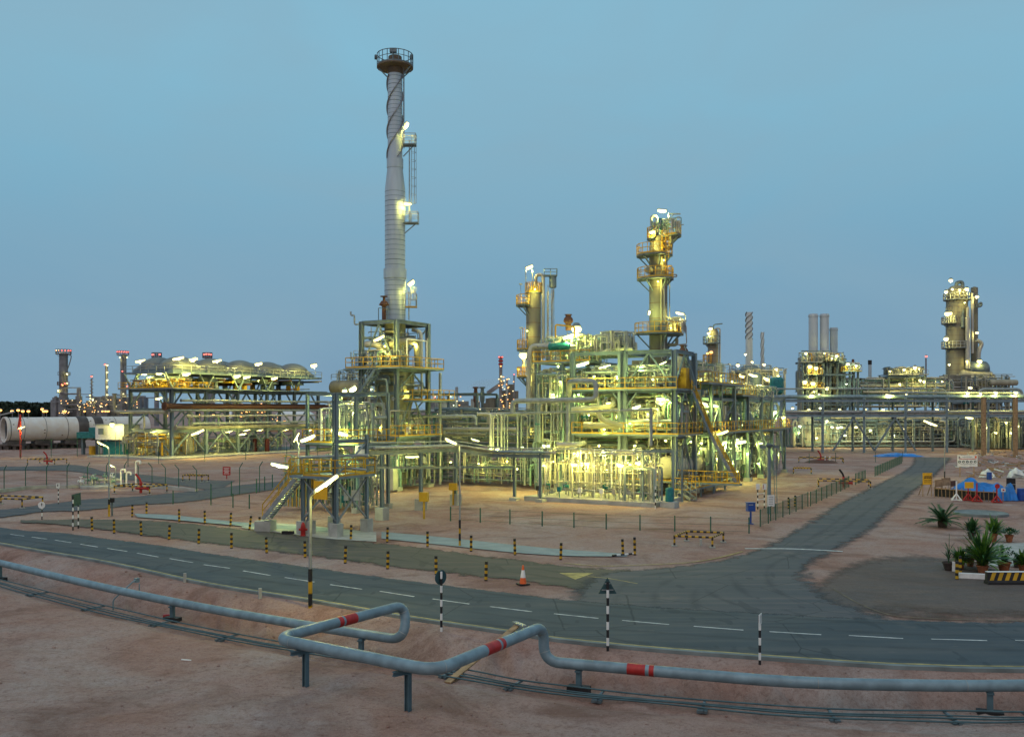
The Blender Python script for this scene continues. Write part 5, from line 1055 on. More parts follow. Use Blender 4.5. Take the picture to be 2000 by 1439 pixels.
tube_lamp(T, P(546, 909, 66), (1, 0, -.22), 1.35, .16, 'glow_green', P(566, 912, 66)); mb = MB(); mb.tube(bend([P(562, 908, 66), P(567, 910, 66), P(568, 950, 65.5)], .2), .035, 6); mb.build('lamp_pole', 'galv', T)
tube_lamp(T, P(601, 856, 64), (1, .1, .42), 1.15, .16, 'glow_green', P(583, 868, 64)); mb = MB(); mb.tube([P(583, 862, 64), P(583, 928, 62.8)], .04, 6); mb.build('lamp_pole', 'galv', T)
tube_lamp(T, P(579, 854, 64.2), (.6, 0, 1), .8, .06, 'glow_street', P(581, 866, 64.2))
# pipe bridge from the access tower to the plant
GB = Grid((-11.0, 66, 0)); T = thing('pipe_bridge', 'low pipe bridge on concrete-footed columns running from the access platform to the manifold', 'pipe bridge', (-10, 68, 0))
bp = [P(716, 880, 63), P(822, 877, 73), P(890, 874, 80.5), P(962, 886, 84), P(1075, 888, 83.5)]
for k, (dx, dz, r, m) in enumerate(((0, 0, .14, 'pipe_grey'), (.5, -.02, .10, 'alum'), (-.45, .02, .11, 'pipe_blue'), (.2, .35, .06, 'galv'))):
    mb = MB(); mb.tube(bend([p+V(dx, dx*.4, dz+.2) for p in bp], .8), r, 10); mb.build('pipe', m, T)
for a, b in zip(bp[:-1], bp[1:]): part_ibeam(T, 'beam', a+V(0, 0, -.15), b+V(0, 0, -.15), .2, .3)
for px, py, cap in ((746, 1014, 1), (822, 995, 1), (890, 985, 1), (1005, 976, .3), (1056, 979, .3)):
    g = G(px, py); z1 = HZ(884, g.y); part_ibeam(T, 'column', g+V(0, 0, .3), V(g.x, g.y, z1), .24, .24); mb = MB(); mb.box(g+V(0, 0, cap*.5-.1), (.75, .75, cap), GB.a); mb.build('plinth', 'concrete', T)
for (pa, pb, y) in ((716, 890, 913), (890, 1005, 912)):
    part_ibeam(T, 'beam', P(pa, y, 63 if pa == 716 else 80.5), P(pb, y, 80.5 if pb == 890 else 84), .14, .18)
for px, py, d, lab in ((885, 950, 80.2, 0), (828, 970, 70, 1)):
    mb = MB(); c = P(px, py, d); mb.box(c, (.7, .3, .7 if lab else .6), R(-20)); mb.bar(V(c.x, c.y+.1, 0), V(c.x, c.y+.1, c.z), .12); mb.build('control_box', 'yellow', T)
tube_lamp(T, P(928, 859, 88), (1, 0, -.3), .9, .07, 'glow_green', P(920, 850, 88))
# service frame between the access tower and the heater
GS = Grid(tuple(G(650, 1000).xy)+(0,)); T = thing('service_frame', 'narrow pipe-filled steel frame with yellow railings between the access platform and the stack tower', 'steel frame', tuple(GS.o))
GS = Grid((-15.2, 76, 0)); frame(T, GS, (-2.2, 3.0), (0, 4.2), (3.6, 5.4, 9.6), 9.7, .24, .18); deck(T, GS, -2.4, 3.6, -.4, 4.4, 5.5, 'frl'); clutter(T, GS, -2, 3, .2, 4, 5.7, 9.0, 40, 21, .7, .15, 30, 8, 3, ('alum', 'galv', 'pipe_green', 'pipe_grey', 'white')); clutter(T, GS, -2.3, 3.4, -.6, 4, .3, 5, 60, 22, .65, .14, 36, 12, 6, ('alum', 'galv', 'pipe_green', 'pipe_grey', 'cream'))
clutter(T, GS, -3.6, -1.6, -1.6, .5, .3, 4.6, 34, 23, .8, .08, 30, 6, 3, ('pipe_green', 'galv', 'yellow'))
part_bar(T, 'brace', GS.p(3, 0, 2), GS.p(3, 4.2, 5.2), .12); part_bar(T, 'brace', GS.p(-2.2, 0, .5), GS.p(3, 0, 3.5), .12)
tube_lamp(T, P(663, 845, 74), (1, .1, -.33), 1.5, .17, 'glow_green', P(660, 830, 74)); tube_lamp(T, P(686, 787, 78), (1, .2, .32), 1.1, .09, 'glow_street', P(690, 775, 78)); tube_lamp(T, P(689, 760, 79), (.8, 0, .5), .7, .26, 'glow_green', P(692, 780, 79)); bulb(T, P(673, 764, 80), .24, 'glow_street'); bulb(T, P(690, 808, 80), .2, 'glow_green'); tube_lamp(T, P(705, 815, 82), (1, 0, .1), 1.3, .08, 'glow_green'); bulb(T, P(640, 838, 80), .12, 'glow_warm'); bulb(T, P(668, 900, 77), .14, 'glow_green'); bulb(T, P(700, 880, 80), .14, 'glow_warm')
vessel(T, P(640, 812, 79), P(640, 860, 79), .22, 'pipe_green', 'standpipe', 10); vessel(T, P(703, 887, 74), P(703, 874, 74), .4, 'white', 'drum', 14)
# ------------------------------------------------------------------ pipe rack behind, between tower and columns
GR = Grid((-10.6, 110, 0)); T = thing('pipe_rack', 'grey pipe rack with tall portal frames, running behind the pipe bridge', 'pipe rack', tuple(GR.o))
frame(T, GR, (0, 6.6, 13.4, 20), (0, 4.5), (4.2, 6.6), 7.6, .3, .24); 
for u in (0.6, 7.6):
    for v in (0, 4.5): part_ibeam(T, 'column', GR.p(u, v, 7.6), GR.p(u, v, 10.1), .26, .26)
    part_ibeam(T, 'beam', GR.p(u, 0, 10.1), GR.p(u, 4.5, 10.1), .24, .26)
for v in (0, 4.5): part_ibeam(T, 'beam', GR.p(.6, v, 10.11), GR.p(7.6, v, 10.11), .24, .26)
q = random.Random(9); lst = []
for z in (4.6, 7.0, 7.9):
    for k in range(7): r = q.choice((.10, .14, .2, .26)); lst.append(([GR.p(-5-q.random()*2, .3+k*.62, z+r), GR.p(21+q.random()*3, .3+k*.62, z+r)], r, q.choice(PM)))
pipes_into(T, lst, 30, n=10)
lst = []
for k, px in enumerate((958, 963, 972, 979, 985, 991, 1011, 1018, 1030)):
    d = 95+k*.4; r = (.15, .1, .09, .13, .08, .08, .11, .09, .07)[k]; y0 = 808+(k % 3)*1.5; lst.append(([P(px-26-k*2, y0, d), P(px, y0, d), P(px, 884, d)], r, q.choice(('pipe_grey', 'alum', 'galv'))))
pipes_into(T, lst, 12)
clutter(T, GR, -2, 20, -5, -1, .3, 4.0, 110, 31, .7, .13, 60, 20, 10); clutter(T, GR, 0, 20, -3, 4, 4.5, 8.5, 40, 32, .3, .2, 30, 6, 2)
mb = MB(); a, b = P(845, 815, 100), P(930, 815, 97); mb.tube(bend([P(700, 814, 103), P(930, 812, 96), P(930, 830, 96)], .6), .16, 10); mb.build('pipe', 'pipe_grey', T); mb = MB(); mb.tube(bend([P(866, 846, 104), P(868, 838, 104), P(1010, 838, 100)], .5), .22, 10); mb.build('pipe', 'alum', T)
for px, py in ((958, 877), (972, 877), (1020, 874), (1062, 870), (1071, 870)): bulb(T, P(px, py, 93), .17, 'glow_green', P(px, py-6, 93))
for px, py, d in ((880, 902, 98), (935, 905, 100), (990, 900, 99), (1010, 915, 92), (905, 835, 107), (960, 850, 106), (1030, 840, 104)): bulb(T, P(px, py, d), .12, 'glow_warm')
# ------------------------------------------------------------------ main process structure
T = thing('process_structure', 'open steel process structure with two yellow-edged decks under a roof frame, mid plant', 'process structure', tuple(GC.o)); MS = T
us, vs = (-10.8, -5.1, 0), (0, 5.8)
frame(T, GC, us, vs, (5.7, 10.1, 13.9), 14.0, .46, .28)
mb = MB()
for v in (-.06, .06): mb.bar(GC.p(-5.55, v*4, 0.2), GC.p(-5.55, v*4, 13.8), .3)
mb.build('twin_column', 'steel', T)
deck(T, GC, -11.2, .4, -.5, 6.6, 10.25, 'flb'); deck(T, GC, -10.6, .6, -.6, 6.6, 5.85, 'fr'); deck(T, GC, -16, -9.4, 1, 8, 13.2, 'fl', th=.1); deck(T, GC, -6.4, 6, 1.0, 1.8, 1.3, 'f', edge=True)
for a, b in (((-5.1, 0, 10.4), (-2.6, 0, 13.8)), ((0, 0, 10.4), (-2.6, 0, 13.8)), ((-5.1, 5.8, 10.4), (-2.6, 5.8, 13.8)), ((0, 0, 6), (0, 2.9, 10)), ((0, 5.8, 6), (0, 2.9, 10)), ((0, 0, .4), (0, 2.9, 5.6)), ((0, 5.8, .4), (0, 2.9, 5.6)), ((-5.1, 0, 8.4), (-6.4, 0, 10)), ((-5.1, 0, 8.4), (-3.8, 0, 10)), ((0, 0, 8.8), (-1.2, 0, 10)), ((0, 5.8, 10.5), (0, 2.9, 13.8)), ((0, 0, 10.5), (0, 2.9, 13.8))): part_bar(T, 'brace', GC.p(*a), GC.p(*b), .15)
for u, v in ((-15.6, 1.2), (-12.6, 1.2), (-15.6, 7.5), (-12.6, 7.5)): part_ibeam(T, 'column', GC.p(u, v, 0), GC.p(u, v, 13.1), .3, .3)
for z in (6, 9.8): part_ibeam(T, 'beam', GC.p(-15.6, 1.2, z), GC.p(-10.8, 1.2, z), .24, .3)
# roof-level plant above the second deck
vessel(T, GC.p(-14.2, 1.6, 14.9), GC.p(-12.0, 1.6, 14.9), .38, 'teal', 'exchanger'); vessel(T, GC.p(-4.6, 2.2, 11.2), GC.p(-1.4, 2.2, 11.2), .45, 'cream', 'exchanger'); vessel(T, GC.p(-8.4, 2.4, 10.6), GC.p(-8.4, 2.4, 12.9), .4, 'galv', 'filter', 14); vessel(T, GC.p(-6.9, 2.2, 10.6), GC.p(-6.9, 2.2, 12.5), .42, 'cream', 'filter', 14)
clutter(T, GC, -15.6, -9.6, 1.4, 7.5, 13.4, 16.2, 64, 41, .8, .14, 44, 14, 5, ('alum', 'galv', 'cream', 'pipe_green', 'pipe_grey')); clutter(T, GC, -10.6, -.3, .4, 5.6, 10.4, 12.7, 100, 42, .75, .13, 60, 22, 7, ('alum', 'galv', 'cream', 'pipe_green', 'pipe_grey')); clutter(T, GC, -9.4, -6.2, 2, 6, 13.9, 16.4, 40, 43, .85, .16, 30, 8, 2, ('alum', 'galv', 'cream', 'pipe_grey'))
clutter(T, GC, -10.6, 0, .3, 6, 6.0, 9.9, 190, 44, .6, .20, 80, 26, 8, ('alum', 'cream', 'galv', 'beige_light', 'pipe_grey', 'pipe_green')); clutter(T, GC, -16, -10.4, .2, 7, 5.0, 12.6, 110, 45, .6, .2, 60, 14, 4); clutter(T, GC, -16, 0, 1.0, 7, .4, 5.5, 210, 46, .6, .2, 90, 26, 10)
for pts, r, m in (([P(1001, 806, 88), P(1001, 783, 88), P(1164, 780, 84.5), P(1164, 744, 84.5), P(1112, 744, 86), P(1112, 770, 88)], .24, 'pipe_grey'), ([P(985, 808, 90), P(1060, 806, 88), P(1270, 800, 82)], .11, 'pipe_grey'), ([P(1109, 784, 86), P(1109, 862, 86)], .17, 'pipe_grey'), ([P(1088, 868, 86.5), P(1128, 868, 86), P(1140, 865, 89)], .24, 'alum'), ([P(1118, 800, 92), P(1185, 795, 90), P(1200, 790, 91), P(1198, 778, 92)], .28, 'beige_light'), ([P(1165, 800, 88), P(1175, 820, 88), P(1215, 832, 88)], .24, 'beige_light'), ([P(1140, 830, 90), P(1210, 832, 89)], .3, 'beige_light'), ([P(1271, 797, 82.5), P(1271, 870, 82.5)], .16, 'pipe_grey'), ([P(1100, 676, 96), P(1040, 676, 98), P(1034, 690, 98), P(1034, 798, 98)], .3, 'alum'), ([P(1085, 660, 95), P(1085, 634, 95), P(1122, 638, 95), P(1122, 660, 95)], .09, 'yellow'), ([P(1235, 681, 94), P(1190, 682, 94), P(1170, 690, 94)], .14, 'cream')):
    mb = MB(); mb.tube(bend(pts, r*2.4, 6), r, 14); mb.build('pipe', m, T)
for px, top, m in ((1335, 674, 'rust'), (1110, 614, 'rust')):
    c = P(px, 712 if px == 1335 else 645, 92 if px == 1335 else 97); h = HZ(top, c.y)-c.z; mb = MB(); mb.lathe([(.3, 0), (.3, h*.4), (.52, h*.55), (.46, h*.75), (.3, h*.85), (.3, h*.95), (.4, h*.96), (.4, h), (.001, h)], c, n=14); mb.build('vent', m, T)
vessel(T, P(1329, 735, 92), P(1329, 700, 92), .5, 'cream', 'filter', 14); mb = MB(); mb.box(GC.p(-.6, 3.4, 11.4), (1.6, 1.2, 2.0), GC.a); mb.build('cabinet', 'yellow', T)
stairs(T, P(1352, 762, 91), P(1388, 850, 93), .9, 'steel', 'yellow', V(.3, .95, 0)); stairs(T, P(1388, 850, 93.4), P(1440, 947, 95), .95, 'galv', 'yellow', V(.3, .95, 0)); stairs(T, P(1337, 692, 92), P(1356, 762, 91), .7, 'steel', 'steel', V(.3, .95, 0))
for px, py, d, dr, Ln, r, gl in ((1138, 711, 88.5, (1, 0, .28), 1.35, .2, 'glow_green'), (1181, 716, 87.5, (1, 0, .28), 1.25, .11, 'glow_green'), (1251, 716, 90, (1, .2, -.05), .8, .09, 'glow_green'), (1295, 709, 88, (1, 0, .4), .75, .08, 'glow_green'), (1110, 657, 95, (1, 0, .35), 1.3, .22, 'glow_green'), (1243, 795, 84.5, (1, 0, .3), .9, .17, 'glow_green'), (1290, 779, 88.6, (1, -.3, 0), .9, .16, 'glow_green'), (1307, 781, 89, (1, -.3, 0), .6, .1, 'glow_green'), (1188, 787, 89, (1, 0, .1), .5, .1, 'glow_warm'), (1371, 787, 95, (1, 0, -.3), 1.3, .16, 'glow_green'), (1396, 792, 97, (1, 0, -.3), .9, .16, 'glow_green')): tube_lamp(T, P(px, py, d), dr, Ln, r, gl, P(px-3, py-12, d))
bulb(T, P(1126, 643, 96), .55, 'glow_street', P(1126, 660, 96))
for px, py, d in ((1160, 735, 91), (1205, 735, 92), (1275, 735, 91), (1230, 690, 93), (1345, 786, 93), (1150, 810, 90), (1200, 812, 92), (1265, 808, 90), (1230, 826, 90), (1290, 825, 91), (1180, 838, 91), (1095, 745, 95), (1080, 770, 95), (1060, 735, 98), (1090, 715, 97), (1130, 770, 93), (1110, 690, 98), (1175, 650, 97), (1150, 668, 97)): bulb(T, P(px, py, d), .12, random.Random(px).choice(('glow_warm', 'glow_green')))
for px, py, d in ((1170, 870, 85), (1240, 870, 83), (1120, 885, 86), (1300, 860, 88), (1150, 905, 88), (1215, 905, 87), (1270, 900, 86), (1100, 900, 90), (1060, 905, 92)): bulb(T, P(px, py, d), .13, 'glow_warm')
# ------------------------------------------------------------------ manifold skid in front
GM = Grid((12.2, 78.6, 0)); T = thing('pipe_manifold', 'brightly lit forest of thin vertical pipes and valves on a raised concrete slab', 'pipe manifold', tuple(GM.o))
mb = MB(); mb.prism([tuple(GM.p(u, v).xy) for u, v in ((-12.8, 0), (0, 0), (0, 6.5), (-12.8, 6.5))], -.1, .34); mb.build('slab', 'concrete', T)
q = random.Random(77); lst = []
for i in range(96):
    u = -12.4+i*12.1/96+q.uniform(-.1, .1); v = q.choice((1.3, 1.7, 2.2, 2.8, 3.6, 4.5))+q.uniform(-.15, .15); zt = q.choice((3.2, 3.7, 4.2, 4.6))+q.uniform(-.15, .2); r = q.choice((.035, .045, .05, .06, .08)); pts = [GM.p(u, v, q.choice((.34, .34, .9))), GM.p(u, v, zt)]
    if q.random() < .5: pts.append(GM.p(u, v+q.uniform(.6, 2), zt))
    elif q.random() < .5: pts += [GM.p(u+.45, v, zt), GM.p(u+.45, v, q.uniform(.5, 2.5))]
    lst.append((pts, r, q.choice(('cream', 'alum', 'galv', 'cream', 'white'))))
for z in (1.0, 1.5, 2.6, 3.3, 4.2, 4.5):
    for k in range(3): v = q.uniform(1.3, 4.6); a = q.uniform(-12.4, -6); lst.append(([GM.p(a, v, z+.07*k), GM.p(a+q.uniform(4, 11.5) if a < -11 else -1, v, z+.07*k)], q.choice((.05, .07, .09)), q.choice(('alum', 'cream', 'galv'))))
pipes_into(T, lst, 95)
for i in range(70):
    u, v = q.uniform(-12.3, -.3), q.choice((1.0, 1.3, 2.0, 2.8)); valve(T, GM.p(u, v, q.uniform(.6, 1.7)), q.uniform(.16, .28), GM.u if q.random() < .4 else (0, 0, 1), q.choice(('cream', 'pipe_grey', 'alum', 'galv', 'teal')))
for k, (u, m) in enumerate(((-11.6, 'black'), (-5.2, 'white'), (-9.4, 'teal'), (-2.6, 'galv'), (-7.3, 'white'), (-4.0, 'cream'))): mb = MB(); c = GM.p(u, .45, 1.1); mb.box(c, (.34, .22, .42), GM.a); mb.bar(GM.p(u, .5, .3), c, .06); mb.build('instrument_box', m, T)
for u0, u1, v, z in ((-3.0, -.3, .6, 3.2), (-3.0, -.3, 2.4, 3.2), (-12.4, -3, 5.4, 4.4), (-1.6, 1.2, 1.2, 4.7), (-1.6, 1.2, 3.4, 4.7)):
    part_ibeam(T, 'beam', GM.p(u0, v, z), GM.p(u1, v, z), .14, .18)
    for u in (u0, u1): part_bar(T, 'column', GM.p(u, v, .2), GM.p(u, v, z), .14)
for px, py, d, dr, Ln, r, gl in ((1133, 883, 86, (1, 0, .15), 1.0, .2, 'glow_warm'), (1121, 907, 83.4, (1, 0, -.1), .65, .19, 'glow_warm'), (1146, 905, 83, (1, 0, 0), .55, .16, 'glow_warm'), (1211, 908, 80.6, (1, 0, -.3), .7, .2, 'glow_warm'), (1246, 904, 79.6, (1, 0, 0), .55, .18, 'glow_warm'), (1062, 908, 86, (1, 0, 0), .5, .14, 'glow_warm')): tube_lamp(T, P(px, py, d), dr, Ln, r, gl, P(px, py-10, d))
for px, py in ((1179, 880), (1244, 882)): bulb(T, P(px, py, 84), .2, 'glow_green')
for u, v in ((-11.5, 3.4), (-8.6, 3.6), (-6.2, 3.4), (-3.6, 3.2), (-1.2, 3.4), (-10, 5.8), (-5, 5.8)): bulb(T, GM.p(u, v, 3.4), .11, 'glow_warm')
mb = MB(); c = GM.p(1.0, .8, 0); mb.box(c+V(0, 0, .2), (1.3, 1.1, .5), GM.a); mb.build('plinth', 'concrete', T); vessel(T, c+V(0, 0, .5), c+V(0, 0, 1.5), .35, 'teal', 'pump', 12)
g = G(1280, 992); T = thing('marker_post', 'black and white striped post at the corner of the manifold slab', 'marker post', tuple(g)); striped_post(T, g, 1.9, .05, 7, 0)
g = G(1468, 935); T = thing('marker_post', 'black and white striped post on the sand beside the stair foot of the plant', 'marker post', tuple(g)); striped_post(T, g, 2.1, .055, 7, 0)
# white horizontal drum and low walkway
T = thing('storage_drum', 'large white horizontal drum lying under the right end of the steel decks', 'storage drum', tuple(GC.p(0, 3, 0))); a = P(1302, 913, 89.5); vessel(T, a, a+GC.v*8.5, 1.12, 'cream', 'shell', 28, .45)
for t in (2, 6.4): mb = MB(); c = a+GC.v*t; mb.box((c.x, c.y, (c.z-.8)/2), (1.7, .5, c.z-.8), GC.a); mb.build('saddle', 'concrete', T)
for t in (1.5, 4, 7): mb = MB(); c = a+GC.v*t; mb.tube([c+V(0, 0, 1), c+V(0, 0, 1.8)], .12, 8); mb.build('nozzle', 'galv', T)
T = thing('walkway', 'low yellow-railed walkway with a short flight of steps along the side of the plant', 'walkway', tuple(GC.p(1.2, 0, 0))); deck(T, GC, .9, 2.2, -2.5, 9.5, .8, 'r', 'steel'); railing(T, [GC.p(.9, -2.5, .88), GC.p(2.2, -2.5, .88)])
for v in (-2.3, 1.5, 5.5, 9.2):
    for u in (1.0, 2.1): part_bar(T, 'leg', GC.p(u, v, 0), GC.p(u, v, .78), .16)
stairs(T, GC.p(2.9, -2.9, .1), GC.p(1.6, -2.4, .8), .8, 'galv', 'galv', None, 3)
# ------------------------------------------------------------------ right-hand process structure
T = thing('process_structure', 'long lower steel process structure with two yellow decks, at the right side of the plant', 'process structure', tuple(GC.p(0, 9.5, 0)))
frame(T, GC, (-9, -4.5, .6), (9.4, 12.6, 17.5), (5.7, 9.4, 10.9), 11.0, .36, .24); frame(T, GC, (-9, -4.5, .6), (23, 29, 34, 40.5), (5.7, 9.7), 9.8, .36, .24)
deck(T, GC, -9.5, 1.2, 6.8, 19.5, 11.0, 'fr'); deck(T, GC, -9.5, 1.2, 6.8, 41, 5.85, 'r'); deck(T, GC, -3, 1, 19.6, 25, 9.9, 'fr')
for v0, v1 in ((9.4, 12.6), (12.6, 17.5), (23, 29), (34, 40.5)):
    part_bar(T, 'brace', GC.p(.6, v0, .4), GC.p(.6, (v0+v1)/2, 5.5), .13); part_bar(T, 'brace', GC.p(.6, v1, .4), GC.p(.6, (v0+v1)/2, 5.5), .13); part_bar(T, 'brace', GC.p(.6, v0, 6), GC.p(.6, v1, 9.2), .12)
mb = MB(); mb.box(GC.p(-5, 12.5, 12.4), (6, 7.5, 2.4), GC.a); mb.build('casing', 'beige_light', T)
clutter(T, GC, -6, .4, 7.4, 19, 11.2, 13.4, 70, 51, .9, .09, 56, 14, 3, ('cream', 'galv', 'pipe_green', 'alum')); clutter(T, GC, -8.6, .4, 7.2, 22, 6.1, 9.4, 150, 52, .6, .2, 70, 20, 6); clutter(T, GC, -8.6, .4, 8, 24, .3, 5.5, 190, 53, .6, .22, 80, 26, 8); clutter(T, GC, -8.6, .4, 23, 40, .3, 5.5, 170, 54, .65, .2, 60, 20, 8); clutter(T, GC, -8.6, .4, 20, 40, 6, 9.4, 110, 55, .6, .24, 50, 14, 5); clutter(T, GC, -5, .2, 20, 40, 9.9, 11.6, 40, 56, .8, .16, 30, 10, 3)
vessel(T, GC.p(-3, 30, 7.4), GC.p(-3, 37, 7.4), 1.0, 'cream', 'vessel'); vessel(T, GC.p(-2, 36, 9.9), GC.p(-2, 36, 12.8), .7, 'steel', 'vessel'); vessel(T, GC.p(-6.5, 27, 9.9), GC.p(-6.5, 27, 13.2), .8, 'beige_light', 'vessel'); vessel(T, GC.p(-1.5, 23, .6), GC.p(-1.5, 23, 4.6), .8, 'cream', 'vessel'); vessel(T, GC.p(-2.2, 12, 2.1), GC.p(-2.2, 20, 2.1), .8, 'alum', 'vessel')
stairs(T, GC.p(1.4, 30, .2), GC.p(1.3, 24, 5.7), .9, 'galv', 'steel', GC.u)
for px, py, d, dr, Ln, r, gl in ((1411, 845, 95.5, (1, 0, .33), 1.35, .17, 'glow_street'), (1445, 863, 104, (1, 0, .05), 1.5, .24, 'glow_green'), (1449, 734, 112, (1, 0, -.35), .8, .22, 'glow_street'), (1471, 733, 113, (1, 0, -.25), 1.2, .17, 'glow_street'), (1497, 740, 116, (1, 0, -.3), .8, .2, 'glow_street'), (1513, 805, 119, (1, 0, .1), .6, .26, 'glow_green'), (1530, 815, 122, (1, 0, .1), .6, .2, 'glow_warm'), (1486, 865, 110, (1, 0, .1), .7, .12, 'glow_green'), (1412, 864, 100, (1, 0, .1), .9, .18, 'glow_green'), (1421, 780, 106, (1, 0, .2), .5, .12, 'glow_green')): tube_lamp(T, P(px, py, d), dr, Ln, r, gl, P(px-3, py-10, d))
for px, py, d in ((1370, 740, 101), (1400, 738, 103), (1430, 745, 105), (1390, 815, 103), (1430, 810, 106), (1460, 812, 110), (1480, 800, 114), (1370, 880, 97), (1400, 895, 99), (1430, 900, 103), (1460, 885, 107), (1500, 880, 116), (1520, 885, 121), (1350, 862, 94), (1370, 865, 96), (1330, 900, 93), (1440, 920, 104), (1480, 905, 112), (1505, 835, 118), (1450, 830, 112)): bulb(T, P(px, py, d), .14, random.Random(px).choice(('glow_warm', 'glow_green', 'glow_green')))
# ------------------------------------------------------------------ distillation columns
def tower(label, x, y, prof, m, name='distillation_column'):
    T = thing(name, label, 'distillation column', (x, y, 0)); mb = MB(); mb.lathe(prof, (x, y, 0), n=36)
    for (r0, z0), (r1, z1) in zip(prof[:-1], prof[1:]):
        if abs(r0-r1) < .01 and z1-z0 > 2:
            k = int((z1-z0)/1.6)
            for i in range(1, k): zz = z0+(z1-z0)*i/k; mb.lathe([(r0-.01, 0), (r0*1.008, .005), (r0*1.008, .05), (r0-.01, .055)], (x, y, zz), n=36, mi=1)
    mb.build('shell', [m, 'rust'], T); return T
def gooseneck(T, pts, r, m='alum'):
    mb = MB(); mb.tube(bend(pts, r*3.2, 6), r, 10); mb.build('overhead_pipe', m, T)
X, Y = 15.4, 97.0; h = lambda y: HZ(y, Y)
T = tower('tall beige column with stacked round yellow-railed platforms, rising from the main structure', X, Y, [(.95, 0), (.95, h(503)), (.90, h(502)), (.90, h(476)), (.75, h(467)), (.45, h(461)), (.001, h(459))], 'beige')
ring_deck(T, (X, Y), h(652), .96, 2.5, -185, 15); ring_deck(T, (X, Y), h(652), .96, 2.9, 15, 80); ring_deck(T, (X, Y), h(545), .96, 2.25, -215, -60); ring_deck(T, (X, Y), h(545), .96, 1.6, -60, 10); ring_deck(T, (X, Y), h(499), .92, 2.3, -225, -80); ring_deck(T, (X, Y), h(499), .92, 1.5, -80, 0); ring_deck(T, (X, Y), h(461), .5, 2.4, -45, 60); ring_deck(T, (X, Y), h(466), .6, 1.2, -225, -120)
gooseneck(T, [V(X-.15, Y, h(461)), V(X-.15, Y-.1, h(423)), V(X-.75, Y-.1, h(423)), V(X-.75, Y-.4, h(462))][::-1], .16); gooseneck(T, [V(X+.15, Y-1.05, h(500)), V(X+.15, Y-1.05, h(690))], .13, 'beige_light'); gooseneck(T, [V(X+.45, Y-.98, h(560)), V(X+.45, Y-.98, h(700))], .1, 'alum'); gooseneck(T, [V(X+1.3, Y-.3, h(462)), V(X+1.3, Y-.3, h(485)), V(X+.8, Y-.3, h(488))], .22, 'beige_light'); gooseneck(T, [V(X+2.9, Y-.2, h(650)), V(X+2.95, Y-.2, h(672)), V(X+1, Y-.2, h(675))], .06); gooseneck(T, [V(X+1.9, Y-.3, h(662)), V(X+1.9, Y-.3, h(674)), V(X+.9, Y-.3, h(674))], .18, 'beige_light'); gooseneck(T, [V(X+.9, Y-.2, h(536)), V(X+1.9, Y-.2, h(537)), V(X+1.9, Y-.2, h(541)), V(X+.9, Y-.2, h(541))], .07, 'alum')
ladder(T, (X+1.12, Y-.35, 0), h(652), h(548), (1, -.3, 0), 'galv', False, .4); ladder(T, (X+.4, Y-1.05, 0), h(545), h(465), (.2, -1, 0), 'yellow', True, .4)
mb = MB(); mb.bar(P(1306, 418, Y-.3), P(1329, 418, Y-.3), .1, .14); mb.bar(P(1307, 428, Y-.3), P(1316, 419, Y-.3), .08); mb.bar(P(1306, 416, Y-.3), P(1306, 460, Y-.3), .12); mb.build('davit', 'galv', T)
clutter(T, Grid((X, Y-1.3, 0)), -.9, 2.1, -.3, 1.4, h(461), h(432), 22, 61, .8, .11, 22, 10, 2, ('alum', 'cream', 'pipe_green')); clutter(T, Grid((X+1.4, Y-.8, 0)), -.5, 1.0, -.4, 1.2, h(651), h(622), 20, 62, .8, .12, 20, 8, 1, ('cream', 'alum')); mb = MB(); mb.lathe([(.001, 0), (.45, 0), (.45, .5), (.001, .5)], (X+.1, Y-1.3, h(642)), (0, -1, 0), 16); mb.build('manway', 'steel_dark', T); mb = MB(); mb.lathe([(.001, 0), (.35, 0), (.35, .5), (.001, .5)], (X-.9, Y-.6, h(530)), (-1, -1, 0), 14); mb.build('manway', 'beige_light', T)
tube_lamp(T, P(1293, 412, Y-.6), (1, 0, -.08), 1.0, .2, 'glow_green', P(1303, 414, Y-.4)); tube_lamp(T, P(1328, 612, Y-.6), (1, 0, -.25), .95, .14, 'glow_street', P(1338, 616, Y-.4)); mb = MB(); mb.tube([P(1339, 614, Y-.4), P(1339, 652, Y-.4)], .035, 5); mb.build('lamp_pole', 'galv', T)
tube_lamp(T, P(1274, 453, Y-1.4), (1, 0, .2), .7, .15, 'glow_warm'); tube_lamp(T, P(1268, 611, Y-1.9), (.2, 0, 1), .5, .15, 'glow_green', P(1264, 608, Y-1.6)); bulb(T, P(1296, 508, Y-1.6), .085, 'glow_warm', P(1296, 503, Y-1.3)); bulb(T, P(1280, 480, Y-1.5), .085, 'glow_warm'); bulb(T, P(1310, 640, Y-1.6), .085, 'glow_warm'); bulb(T, P(1285, 550, Y-1.6), .085, 'glow_warm', P(1285, 546, Y-1.4))
X, Y = 2.45, 105.0
T = tower('shorter beige column with a gooseneck pipe over its dome, left of the main process structure', X, Y, [(.85, 0), (.85, h(575)-0), (.85, HZ(575, Y)), (.72, HZ(566, Y)), (.4, HZ(561, Y)), (.001, HZ(560, Y))], 'beige')
h = lambda y: HZ(y, Y)
ring_deck(T, (X, Y), h(596), .87, 2.0, -250, -120); ring_deck(T, (X, Y), h(683), .87, 1.9, -240, -130); ring_deck(T, (X, Y), h(736), .87, 1.9, -240, -130); ring_deck(T, (X, Y), h(572), .3, .98, 0, 360, brackets=False)
gooseneck(T, [V(X+.25, Y, h(562)), V(X+.25, Y-.1, h(537)), V(X+1.1, Y-.2, h(537)), V(X+1.1, Y-.3, h(700))], .2); gooseneck(T, [V(X+1.62, Y-.1, h(570)), V(X+1.62, Y-.1, h(705))], .12); gooseneck(T, [V(X+2.25, Y-.1, h(566)), V(X+2.25, Y, h(580)), V(X+2.1, Y, h(590)), V(X+2.1, Y, h(705))], .1)
